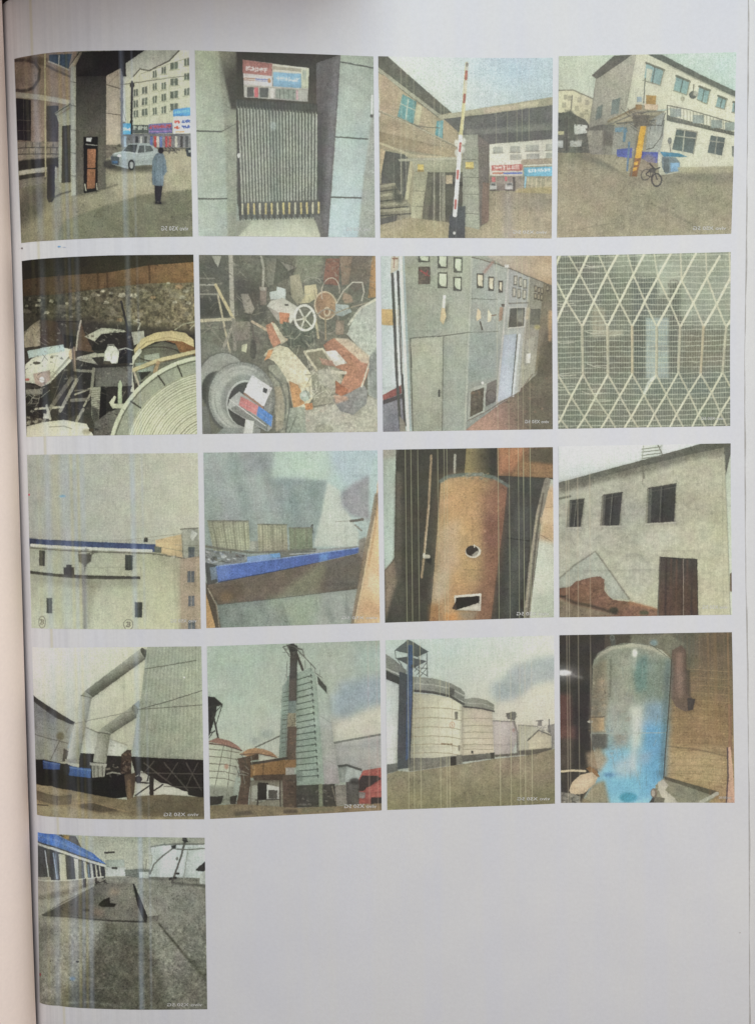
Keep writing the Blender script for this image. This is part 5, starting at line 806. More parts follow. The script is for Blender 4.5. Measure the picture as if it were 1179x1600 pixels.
    # ground
    p.grad([(62, 920), (300, 960), (560, 1008), (640, 1016), (690, 995), (860, 985), (1100, 1005), (1105, 1150), (60, 1150)], (300, 1000), (134, 116, 84), (900, 1100), (104, 94, 70), n=.12); p.poly([(690, 1000), (1100, 1030), (1100, 1140), (720, 1120)], (92, 82, 62), .7, b=14); p.poly([(68, 925), (160, 945), (306, 988), (300, 1046), (212, 1054), (70, 1016)], (96, 84, 66)); p.poly([(68, 925), (180, 935), (306, 986), (215, 998), (70, 960)], (140, 124, 96)); p.line([(212, 1000), (212, 1052)], 6, (60, 50, 40)); p.poly([(345, 1050), (420, 1030), (560, 1065), (600, 1085), (480, 1098), (360, 1070)], (74, 64, 50), .85, b=4); p.line([(330, 1040), (440, 1035), (560, 1070), (640, 1090)], 9, (150, 128, 92), .7); p.poly([(72, 1050), (300, 1060), (420, 1100), (700, 1120), (1098, 1128), (1098, 1150), (72, 1140)], (152, 140, 108), .8, b=8); p.line([(75, 1048), (150, 1052)], 8, (70, 62, 50))
    p.im *= np.array((0.94, 0.955, 0.98), np.float32)      # colour cast of this exposure
    return p.finish(scale_streaks(COL1, .8), grain=.06, contrast=1.04, lift=0.03)

def pic_14():     # tall grain dryer with elevator leg
    p = Pic([(53, 78), (1113, 42)], [(73, 1138), (1124, 1085)], 14, (166, 178, 158))
    p.grad([(40, 40), (1130, 40), (1130, 760), (40, 760)], (300, 100), (158, 174, 156), (700, 650), (186, 190, 170), n=.03); p.poly([(860, 300), (960, 265), (1120, 250), (1120, 430), (1000, 480), (900, 530), (830, 480)], (142, 160, 172), .8, b=28); p.poly([(800, 360), (900, 380), (850, 520), (810, 480)], (160, 176, 184), .6, b=20); p.poly([(820, 560), (1000, 480), (1120, 440), (1125, 620), (840, 660)], (214, 206, 184), .8, b=22); p.ell(420, 615, 45, 28, (140, 150, 144), .6, b=14); p.ell(345, 660, 34, 24, (146, 154, 146), .6, b=12); p.poly([(960, 60), (1120, 50), (1120, 240), (960, 250)], (164, 186, 178), .6, b=40)
    # right sheds
    p.poly([(832, 666), (980, 640), (1122, 614), (1126, 870), (860, 850)], (168, 166, 158)); p.line([(832, 668), (980, 641), (1122, 615)], 13, (110, 110, 102)); p.poly([(840, 680), (1120, 640), (1120, 700), (845, 720)], (156, 156, 152), .7, b=12); p.poly([(852, 810), (912, 800), (1002, 832), (998, 905), (872, 912)], (166, 174, 164)); p.poly([(852, 806), (912, 798), (1004, 830), (1000, 842), (910, 812), (860, 822)], (74, 74, 68)); p.poly([(855, 820), (908, 815), (900, 900), (868, 905)], (130, 134, 126), .8)
    # left silo and tower
    p.poly([(56, 385), (100, 388), (148, 430), (112, 445), (108, 490), (70, 620), (56, 640)], (40, 38, 36)); 
    for (a, b_, w) in (((88, 480), (120, 636), 12), ((148, 430), (108, 560), 5), ((62, 560), (120, 460), 5), ((60, 610), (100, 600), 6), ((140, 440), (75, 520), 4), ((64, 640), (100, 590), 5), ((60, 450), (140, 435), 8)): p.line([a, b_], w, (48, 46, 42))
    p.poly([(56, 660), (265, 712), (248, 830), (215, 940), (205, 1040), (65, 1050)], (178, 182, 156)); p.poly([(56, 662), (115, 638), (190, 655), (245, 690), (268, 716), (160, 680)], (146, 104, 88)); p.line([(60, 672), (160, 684), (266, 716)], 8, (92, 72, 62))
    for y in (708, 752, 795, 840, 882): p.line([(62, y), (160, y + 6), (250 - (y - 708) * .16, y + 22)], 5, (104, 98, 82))
    for (x, y) in ((155, 690), (205, 700)): p.line([(x, y), (x - 62 if x < 200 else x - 30, y + 290)], 4, (92, 88, 74))
    p.ell(172, 815, 14, 16, (170, 120, 96), .8, b=3); p.poly([(66, 930), (218, 940), (205, 1045), (66, 1050)], (120, 124, 108), .7, b=6); p.poly([(70, 1000), (155, 995), (140, 1045), (72, 1055)], (44, 42, 38)); p.poly([(195, 1000), (240, 990), (230, 1045), (195, 1045)], (50, 48, 42))
    p.poly([(252, 738), (300, 710), (345, 700), (400, 706), (450, 725), (490, 758), (380, 775)], (166, 122, 84)); p.poly([(370, 735), (480, 760), (420, 790), (370, 780)], (180, 180, 158)); p.line([(352, 696), (500, 626)], 9, (104, 104, 92)); p.line([(255, 740), (370, 735), (480, 758)], 6, (96, 74, 58))
    # tower body
    p.grad([(515, 322), (562, 262), (548, 760), (494, 762)], (520, 400), (136, 152, 138), (520, 700), (112, 128, 114)); p.poly([(600, 245), (690, 206), (722, 262), (775, 920), (600, 928)], (150, 166, 148)); p.grad([(720, 250), (790, 345), (830, 660), (868, 920), (772, 922), (726, 290)], (760, 400), (166, 178, 162), (820, 850), (176, 168, 164)); p.poly([(545, 262), (610, 232), (606, 420), (540, 420)], (122, 140, 124)); p.poly([(728, 256), (785, 322), (790, 368), (735, 306)], (62, 62, 56)); p.poly([(600, 600), (770, 590), (775, 920), (600, 925)], (134, 150, 132), .5, b=25); p.line([(752, 505), (812, 545)], 4, (140, 146, 132)); p.line([(764, 765), (845, 800)], 4, (140, 140, 130))
    for i in range(17): y = 270 + i * 37.5; p.line([(604, y + 12 - i * .2), (696 + i * 2.6, y - 16 + i * .9)], 6.5, (66, 76, 66), .9); p.line([(690 + i * 2.6, y - 22 + i), (694 + i * 2.6, y - 4 + i)], 7, (60, 66, 58), .8)
    for i in range(14): y = 360 + i * 28; p.line([(522 - i * .8, y), (556 - i * .8, y - 6)], 4, (66, 70, 62), .8)
    p.line([(720, 240), (760, 270)], 4, (84, 84, 76)); 
    for x in (655, 690, 715, 745): p.line([(x, 215 + (x - 655) * .4), (x, 160 + (x - 655) * .7)], 3, (90, 92, 82), .8)
    p.line([(610, 100), (720, 215)], 5, (80, 80, 72)); p.line([(600, 120), (640, 220)], 16, (66, 62, 56))
    # elevator leg
    p.poly([(565, 75), (608, 72), (602, 420), (555, 420)], (66, 61, 56)); p.poly([(558, 280), (600, 280), (598, 410), (556, 410)], (92, 80, 72), .7, b=6); p.poly([(545, 70), (580, 58), (610, 80), (606, 110), (560, 110)], (44, 42, 40)); p.line([(520, 80), (560, 72), (640, 100), (650, 140)], 5, (80, 80, 72)); p.line([(522, 82), (560, 140)], 5, (84, 84, 76)); p.line([(640, 100), (600, 90)], 5, (84, 82, 74)); p.line([(545, 170), (540, 270)], 4, (100, 100, 90)); p.scrawl([(525, 70), (650, 130)], 18, 30, 3, [(80, 80, 72)], .7)
    p.poly([(553, 410), (600, 410), (598, 500), (550, 500)], (104, 116, 110)); p.poly([(550, 485), (598, 485), (596, 580), (545, 580)], (134, 126, 100)); p.scrawl([(545, 480), (600, 575)], 14, 20, 3, [(80, 72, 58), (170, 164, 136)], .8); p.poly([(548, 570), (602, 568), (598, 790), (540, 785)], (84, 70, 58)); p.line([(545, 500), (535, 760)], 4, (110, 110, 98)); p.specks([(548, 570), (600, 570), (595, 780), (542, 780)], 26, 7, [(120, 92, 68), (74, 58, 46)], .6)
    # hopper and frame
    p.poly([(300, 800), (535, 762), (535, 892), (315, 882)], (132, 96, 56)); p.line([(300, 800), (420, 782), (540, 762)], 16, (62, 54, 46)); p.line([(345, 815), (340, 880)], 8, (170, 130, 80)); p.line([(400, 800), (395, 885)], 6, (96, 70, 44)); p.poly([(330, 870), (530, 860), (510, 912), (350, 912)], (70, 58, 46)); p.poly([(522, 775), (600, 770), (600, 820), (530, 825)], (136, 98, 60)); p.poly([(535, 820), (590, 820), (590, 866), (535, 866)], (160, 150, 140), .8)
    p.poly([(240, 765), (368, 735), (370, 770), (320, 780), (320, 900), (300, 1096), (225, 1100), (262, 900)], (78, 62, 50)); p.specks([(245, 770), (320, 780), (300, 1090), (235, 1095)], 40, 9, [(104, 82, 62), (54, 44, 38), (126, 104, 80)], .6); p.scrawl([(220, 740), (330, 900)], 16, 60, 4, [(60, 54, 46), (150, 148, 130)], .7)
    p.poly([(320, 900), (600, 900), (600, 1060), (310, 1070)], (118, 112, 92), .9); p.poly([(330, 930), (420, 935), (410, 1030), (320, 1030)], (168, 170, 150), .8); p.poly([(365, 912), (430, 916), (420, 1020), (362, 1018)], (38, 34, 30)); p.poly([(420, 925), (494, 940), (494, 1015), (418, 1015)], (196, 196, 182)); p.poly([(430, 958), (485, 962), (482, 1012), (430, 1012)], (72, 68, 60)); p.poly([(516, 866), (602, 862), (602, 1095), (520, 1095)], (76, 62, 50)); p.specks([(520, 870), (600, 870), (600, 1090), (524, 1090)], 30, 8, [(104, 84, 64), (50, 44, 38), (130, 120, 100)], .6); p.line([(350, 1020), (500, 1016)], 6, (52, 48, 42)); p.line([(365, 1018), (358, 1095)], 9, (48, 44, 38)); p.line([(500, 900), (505, 1080)], 8, (60, 54, 46))
    # base
    p.poly([(600, 930), (836, 920), (856, 1060), (602, 1066)], (60, 58, 50), n=.15); p.line([(750, 930), (752, 1066)], 24, (122, 128, 100)); p.line([(820, 935), (850, 1055)], 9, (104, 98, 82)); p.specks([(605, 950), (840, 950), (845, 1060), (605, 1060)], 40, 9, [(44, 42, 36), (92, 88, 74), (130, 126, 110)], .6); p.poly([(640, 900), (600, 905), (600, 850), (640, 845)], (90, 100, 88), .5)
    p.poly([(836, 930), (905, 925), (910, 1050), (850, 1058)], (132, 126, 112)); p.poly([(905, 908), (985, 905), (985, 1050), (910, 1050)], (84, 80, 74), n=.15); p.ell(960, 905, 34, 20, (54, 50, 46), .9, b=4)
    p.poly([(985, 890), (1010, 838), (1126, 820), (1128, 1045), (985, 1045)], (160, 76, 66)); p.poly([(985, 900), (1005, 868), (1100, 872), (1122, 890), (1060, 930), (1010, 965), (985, 965)], (56, 46, 44)); p.poly([(1030, 945), (1124, 905), (1124, 1010), (1010, 1020)], (170, 84, 74)); p.poly([(985, 970), (1025, 975), (1020, 1010), (985, 1010)], (130, 120, 114)); p.poly([(1060, 1005), (1126, 1005), (1126, 1060), (1055, 1060)], (50, 44, 42))
    p.grad([(66, 1055), (230, 1045), (400, 1055), (600, 1068), (860, 1058), (1130, 1040), (1130, 1100), (66, 1145)], (200, 1090), (132, 118, 86), (900, 1070), (124, 104, 76), n=.14); p.poly([(220, 1095), (310, 1085), (340, 1110), (230, 1120)], (74, 66, 52), .8, b=4); p.poly([(520, 1080), (610, 1080), (610, 1100), (520, 1105)], (70, 62, 50), .8, b=4); p.poly([(640, 1070), (840, 1060), (840, 1090), (640, 1100)], (112, 112, 82), .7, b=8)
    p.im *= np.array((0.93, 0.945, 0.955), np.float32)      # colour cast of this exposure
    return p.finish([(.93, .01, (190, 160, 140), .25, 'lift'), (.98, .008, (190, 160, 140), .3, 'lift')], grain=.065, lift=0.06)

def pic_15():     # row of whitewashed silos
    p = Pic([(48, 80), (1080, 50)], [(58, 1122), (1086, 1083)], 15, (192, 198, 178))
    p.grad([(40, 40), (1100, 40), (1100, 640), (40, 640)], (500, 80), (182, 196, 182), (800, 560), (208, 202, 176), n=.02); p.poly([(690, 340), (760, 320), (820, 240), (950, 190), (1085, 165), (1085, 330), (960, 350), (900, 410), (800, 450), (720, 450), (680, 410)], (160, 172, 168), .85, b=22); p.poly([(720, 370), (860, 330), (840, 430), (740, 440)], (148, 160, 158), .6, b=18); p.poly([(930, 380), (1085, 340), (1085, 420), (940, 440)], (214, 208, 180), .6, b=20)
    # far silos
    p.poly([(1040, 600), (1090, 590), (1090, 740), (1050, 745)], (128, 124, 114)); p.line([(1050, 565), (1052, 640)], 9, (110, 108, 98)); p.poly([(858, 600), (980, 606), (1040, 640), (1065, 660), (1065, 745), (860, 760)], (184, 180, 152)); p.poly([(920, 692), (985, 630), (1060, 660), (1064, 745), (925, 755)], (192, 182, 148)); p.line([(918, 694), (985, 630), (1062, 662)], 8, (96, 92, 78)); p.line([(860, 600), (975, 606)], 7, (130, 126, 110)); p.scrawl([(972, 590), (1050, 640)], 16, 14, 4, [(110, 108, 98), (130, 126, 114)], .7); p.box(982, 572, 1006, 604, (110, 106, 96), .9); p.line([(970, 574), (1012, 570)], 6, (104, 100, 92))
    p.poly([(696, 572), (832, 576), (852, 640), (850, 700), (818, 775), (716, 782)], (184, 172, 160)); p.line([(696, 572), (835, 577)], 7, (120, 114, 104)); p.line([(835, 580), (855, 650), (856, 765)], 12, (110, 104, 94), .9); p.poly([(785, 525), (840, 516), (850, 530), (840, 570), (795, 560)], (96, 94, 84)); p.scrawl([(795, 525), (840, 570)], 10, 14, 4, [(84, 82, 74)], .7); p.ell(832, 630, 8, 12, (150, 112, 96)); p.poly([(800, 600), (850, 640), (820, 770), (790, 770)], (160, 150, 144), .6, b=12)
    # second and first silo
    p.grad([(512, 488), (700, 510), (712, 770), (515, 785)], (530, 600), (190, 180, 150), (690, 600), (206, 190, 160)); p.poly([(522, 440), (600, 430), (670, 446), (712, 475), (712, 518), (640, 500), (524, 484)], (128, 129, 112)); p.line([(524, 484), (640, 498), (712, 514)], 10, (66, 64, 58)); p.line([(524, 462), (640, 468), (708, 490)], 5, (160, 160, 142))
    for y in (555, 600, 640, 678, 715, 745): p.line([(515, y + 4), (600, y), (705, y + 4)], 4.5, (150, 138, 110), .9)
    p.grad([(200, 402), (330, 410), (440, 432), (512, 470), (518, 835), (196, 812)], (220, 600), (178, 176, 144), (400, 600), (206, 202, 168)); p.poly([(205, 300), (340, 312), (440, 338), (510, 375), (533, 405), (528, 455), (440, 415), (330, 395), (205, 390)], (124, 126, 112)); p.line([(205, 386), (330, 398), (440, 420), (525, 470)], 15, (62, 62, 56)); p.line([(205, 340), (340, 352), (450, 375), (528, 418)], 8, (164, 166, 148)); p.poly([(436, 365), (470, 378), (466, 420), (438, 410)], (74, 74, 66), .9)
    for y in (495, 556, 612, 668, 718, 770): p.line([(205, y + 2), (330, y - 4), (440, y + 2), (514, y + 16)], 4.5, (148, 136, 104), .9)
    for x in (275, 372, 455): p.line([(x, 440), (x + 2, 790)], 3, (176, 162, 128), .7)
    p.box(472, 516, 490, 562, (112, 110, 94)); p.ell(455, 598, 15, 18, (190, 130, 104), .85, w=4); p.line([(452, 590), (458, 606)], 4, (190, 120, 96)); p.box(492, 722, 504, 756, (120, 116, 98)); p.line([(390, 714), (455, 716)], 8, (120, 92, 62), .8); p.poly([(505, 470), (525, 480), (520, 800), (505, 810)], (150, 140, 120), .6, b=6)
    p.poly([(190, 800), (350, 800), (515, 780), (518, 836), (340, 862), (190, 884)], (116, 114, 98), n=.12); p.poly([(445, 795), (480, 790), (480, 845), (445, 850)], (44, 42, 36)); p.poly([(515, 785), (712, 768), (714, 802), (518, 826)], (92, 90, 80), n=.15); p.poly([(690, 768), (714, 766), (714, 804), (692, 806)], (46, 44, 40)); p.box(572, 755, 584, 772, (60, 58, 52)); p.poly([(716, 780), (860, 770), (860, 785), (716, 795)], (84, 80, 70)); p.poly([(860, 756), (1065, 738), (1070, 760), (960, 782), (862, 784)], (66, 62, 54), .95, b=2)
    # near silo, blue conveyor, headhouse
    p.grad([(44, 310), (136, 350), (108, 840), (48, 850)], (60, 500), (186, 194, 184), (120, 600), (204, 208, 194)); p.poly([(44, 160), (110, 205), (175, 262), (172, 305), (130, 300), (44, 270)], (112, 114, 102)); p.poly([(44, 262), (130, 302), (136, 352), (48, 315)], (52, 52, 48)); p.line([(44, 250), (140, 292)], 10, (166, 168, 154)); p.poly([(48, 842), (122, 830), (122, 880), (48, 900)], (96, 98, 90))
    p.poly([(132, 270), (218, 300), (210, 560), (196, 860), (120, 872), (120, 760)], (60, 64, 66)); p.poly([(182, 150), (216, 150), (210, 420), (190, 800), (172, 820), (176, 420)], (58, 76, 106)); p.line([(206, 330), (198, 640)], 6, (78, 100, 136), .6)
    p.poly([(100, 142), (184, 76), (214, 88), (312, 150), (240, 182), (180, 160)], (74, 80, 76)); p.poly([(108, 190), (180, 180), (302, 206), (222, 248)], (72, 76, 74)); p.poly([(184, 110), (214, 110), (214, 240), (184, 240)], (50, 74, 112), .9)
    for (a, b_) in (((250, 180), (255, 300)), ((300, 160), (304, 306)), ((222, 245), (305, 300)), ((300, 215), (240, 290)), ((105, 145), (110, 190)), ((255, 250), (304, 250)), ((300, 250), (256, 304)), ((226, 270), (250, 240)), ((118, 190), (150, 240))): p.line([a, b_], 5, (82, 86, 80))
    p.box(205, 228, 232, 246, (60, 62, 58))
    # yard
    p.grad([(48, 905), (120, 880), (200, 886), (518, 838), (714, 806), (960, 780), (1090, 742), (1095, 1095), (48, 1130)], (500, 820), (148, 136, 104), (500, 1080), (122, 116, 80), n=.08); p.poly([(700, 820), (1085, 760), (1085, 950), (760, 960)], (150, 128, 100), .5, b=40); p.poly([(50, 900), (400, 880), (300, 1000), (55, 960)], (110, 106, 82), .5, b=30); p.specks([(60, 900), (1080, 760), (1080, 1080), (60, 1110)], 60, 7, [(118, 108, 78), (158, 146, 112)], .3, asp=3)
    p.im *= np.array((0.935, 0.95, 0.98), np.float32)      # colour cast of this exposure
    return p.finish(thin(.6), grain=.06, lift=0.07)

def pic_16():     # old pressure tank with blue paint
    p = Pic([(52, 88), (1110, 70)], [(62, 1118), (1126, 1117)], 16, (62, 56, 46))
    p.poly([(40, 70), (330, 70), (300, 1130), (40, 1130)], (44, 41, 37)); p.poly([(55, 450), (120, 450), (125, 720), (58, 720)], (84, 54, 46), .8, b=14); p.poly([(55, 650), (180, 640), (180, 720), (58, 730)], (96, 66, 56), .7, b=10); p.poly([(55, 720), (130, 720), (130, 910), (58, 910)], (70, 62, 54), .8, b=10); p.poly([(150, 380), (260, 380), (250, 880), (150, 880)], (34, 32, 32), .8, b=16)
    p.ell(75, 318, 100, 40, (120, 120, 118), .6, b=25); p.ell(80, 318, 48, 17, (236, 236, 232), b=5); p.line([(60, 318), (130, 330), (190, 350)], 12, (160, 160, 156), .5, b=7)
    # brick wall right
    p.grad([(690, 70), (1120, 60), (1130, 1125), (640, 1125)], (900, 150), (88, 76, 56), (900, 900), (152, 126, 82)); p.poly([(700, 70), (900, 70), (880, 300), (740, 300)], (78, 80, 66), .8, b=30); p.poly([(870, 480), (1090, 480), (1090, 780), (720, 760), (740, 580)], (132, 104, 66), .6, b=30); p.poly([(700, 780), (1080, 800), (1080, 1040), (700, 960)], (166, 146, 100), .7, b=30)
    for i in range(30):
        y = 300 + i * 23; p.line([(720, y - 10 + i * 1.0), (900, y + i * .6), (1090, y + 12 + i * .8)], 3, (104, 80, 50) if i % 2 else (172, 140, 92), .5)
    for i in range(14): x = 760 + i * 25; p.line([(x, 90), (x + 4, 750)], 4, (150, 116, 76) if i % 3 == 0 else (96, 74, 48), .35, b=2)
    p.specks([(720, 500), (1080, 500), (1080, 1030), (700, 960)], 100, 7, [(100, 78, 48), (180, 150, 104), (128, 100, 64)], .45, asp=3); p.line([(720, 770), (900, 790), (1080, 830)], 8, (92, 78, 54), .7, b=3)
    p.poly([(490, 85), (720, 80), (820, 140), (760, 230), (660, 170), (480, 130)], (104, 104, 84), .9, b=6); p.ell(630, 135, 24, 18, (120, 160, 170), .7, b=6); p.line([(375, 95), (380, 140)], 30, (66, 68, 60)); p.ell(374, 104, 12, 14, (96, 100, 90), w=5)
    # exhaust pipe
    p.poly([(742, 180), (800, 150), (828, 180), (834, 440), (882, 490), (870, 545), (820, 556), (765, 525), (735, 470)], (86, 70, 58)); p.poly([(770, 200), (810, 190), (812, 440), (790, 480), (770, 440)], (122, 98, 82), .8, b=8); p.poly([(835, 470), (885, 480), (870, 545), (840, 550)], (52, 46, 44)); p.poly([(828, 300), (850, 300), (856, 470), (834, 450)], (60, 54, 46), .8, b=5)
    # tank
    body = [(252, 290), (262, 240), (290, 195), (350, 158), (440, 136), (520, 133), (600, 146), (680, 180), (738, 238), (736, 330), (718, 600), (700, 820), (692, 970), (640, 1060), (600, 1122), (270, 1122), (200, 1090), (290, 930), (240, 700)]
    p.grad(body, (450, 450), (130, 136, 116), (450, 1000), (120, 176, 196)); p.poly([(270, 230), (350, 160), (520, 134), (680, 180), (735, 236), (620, 180), (500, 160), (380, 175), (290, 225)], (168, 168, 142), .9, b=4); p.poly([(500, 190), (720, 260), (715, 500), (540, 480), (500, 350)], (92, 122, 110), .6, b=25); p.poly([(505, 270), (590, 200), (585, 420), (520, 440)], (84, 120, 114), .7, b=12); p.poly([(650, 230), (735, 260), (715, 640), (660, 620)], (100, 112, 92), .6, b=18)
    p.poly([(252, 290), (340, 230), (350, 520), (330, 700), (240, 690)], (128, 118, 92), .8, b=12); p.specks([(255, 340), (330, 340), (330, 680), (245, 680)], 40, 14, [(170, 140, 96), (96, 90, 72), (140, 124, 92)], .5); p.line([(365, 240), (362, 460)], 12, (84, 86, 72), .7, b=4)
    p.poly([(380, 260), (490, 240), (480, 520), (390, 560)], (146, 150, 130), .6, b=20); p.poly([(355, 520), (500, 490), (500, 720), (360, 700)], (150, 152, 134), .6, b=25); p.poly([(575, 500), (715, 500), (705, 700), (560, 690)], (104, 144, 170), .8, b=26); p.poly([(560, 640), (712, 640), (700, 960), (600, 1080), (540, 1080), (560, 800)], (80, 148, 192), .85, b=22); p.poly([(340, 790), (480, 790), (560, 900), (560, 1080), (300, 1080), (320, 900)], (112, 178, 206), .85, b=22); p.poly([(330, 960), (620, 900), (600, 1090), (340, 1090)], (100, 170, 200), .7, b=24); p.ell(475, 1085, 56, 30, (52, 140, 168), .9, b=6); p.ell(360, 945, 40, 14, (70, 120, 164), .8, b=6); p.ell(420, 940, 26, 10, (70, 130, 170), .8, b=5); p.poly([(380, 880), (520, 800), (540, 950), (400, 960)], (166, 180, 182), .7, b=20); p.poly([(540, 820), (620, 800), (600, 880), (540, 880)], (140, 160, 176), .5, b=14)
    p.poly([(488, 530), (560, 520), (556, 690), (540, 780), (500, 760)], (200, 204, 188), .8, b=18); p.ell(512, 198, 15, 24, (232, 234, 220), b=5); p.line([(512, 180), (510, 300)], 16, (176, 180, 160), .6, b=6); p.line([(510, 760), (500, 900)], 34, (190, 196, 190), .5, b=12); p.poly([(240, 690), (350, 690), (345, 780), (280, 800), (240, 770)], (70, 62, 56), .85, b=8); p.poly([(215, 810), (300, 780), (350, 850), (300, 930), (230, 900)], (150, 128, 98), .85, b=10); p.poly([(380, 690), (470, 690), (470, 760), (390, 770)], (140, 126, 108), .6, b=14); p.line([(250, 688), (480, 690), (712, 686)], 5, (150, 158, 146), .8); p.poly([(240, 590), (325, 590), (325, 670), (260, 680)], (176, 146, 102), .9, b=5); p.ell(240, 618, 18, 8, (170, 168, 150)); p.line([(250, 590), (325, 588)], 5, (60, 50, 40)); p.ell(300, 375, 22, 28, (176, 158, 122), .6, b=6); p.ell(265, 380, 10, 10, (190, 180, 150), .7)
    p.specks([(360, 560), (480, 560), (470, 900), (350, 900)], 40, 9, [(120, 110, 92), (170, 170, 156), (104, 130, 144)], .4)
    p.poly([(250, 300), (300, 200), (330, 200), (300, 420), (290, 680), (244, 690)], (84, 80, 64), .5, b=14); p.poly([(700, 230), (738, 240), (734, 340), (716, 620), (694, 960), (662, 960), (684, 600)], (62, 84, 88), .55, b=10)
    p.line([(738, 240), (735, 330), (717, 600), (700, 820), (692, 965)], 6, (52, 50, 42), .9); p.line([(252, 290), (246, 480), (242, 690)], 6, (40, 38, 34), .8); p.line([(262, 240), (300, 190), (380, 150), (500, 134), (620, 152), (736, 238)], 4, (60, 60, 52), .7)
    p.scrawl([(360, 250), (690, 960)], 60, 60, 4, [(150, 156, 146), (92, 110, 112), (120, 124, 108)], .35, ang=90)
    # base and fittings
    p.poly([(200, 1085), (260, 1000), (330, 980), (360, 1122), (180, 1122)], (140, 124, 90), .9, b=8); p.line([(58, 924), (130, 918), (210, 922)], 13, (206, 190, 150)); p.poly([(215, 905), (240, 892), (280, 920), (300, 960), (260, 950)], (130, 92, 56)); p.poly([(112, 1040), (130, 990), (180, 945), (250, 928), (288, 960), (270, 1000), (200, 1062), (125, 1068)], (190, 168, 132)); p.ell(200, 1000, 56, 26, (206, 186, 150), .6, b=10, rot=-25); p.poly([(60, 1050), (140, 1062), (180, 1080), (175, 1122), (60, 1122)], (110, 106, 94), n=.2); p.specks([(60, 1050), (180, 1070), (180, 1120), (60, 1120)], 24, 9, [(160, 156, 140), (60, 56, 50)], .7)
    p.poly([(640, 1010), (700, 960), (1030, 1060), (960, 1122), (640, 1122)], (124, 122, 98)); p.poly([(695, 955), (1030, 1050), (1000, 1075), (700, 975)], (74, 70, 54)); p.poly([(760, 1000), (900, 1040), (900, 1110), (760, 1080)], (110, 112, 92), .8, b=8); p.ell(632, 1058, 20, 30, (110, 96, 78)); p.ell(628, 1058, 12, 22, (160, 150, 130)); p.poly([(655, 990), (690, 975), (722, 1010), (700, 1040), (760, 1090), (780, 1122), (700, 1122), (660, 1040)], (176, 172, 152)); p.line([(920, 1115), (1020, 1060)], 22, (160, 160, 140)); p.poly([(640, 1080), (700, 1090), (690, 1122), (630, 1122)], (96, 92, 76))
    p.line([(1098, 520), (1098, 790)], 22, (120, 88, 66), .8); p.poly([(1080, 780), (1100, 770), (1115, 900), (1128, 1125), (1072, 1125), (1082, 960)], (186, 146, 118)); p.line([(1082, 780), (1085, 960), (1076, 1115)], 9, (66, 56, 56))
    return p.finish([(s, w_, c, a * .9, m) for (s, w_, c, a, m) in COL4] + [(.90, .02, (150, 120, 80), .35, 'lift'), (.86, .012, (150, 120, 80), .3, 'lift'), (.975, .01, (170, 130, 90), .4, 'lift')], grain=.06, lift=0.07)

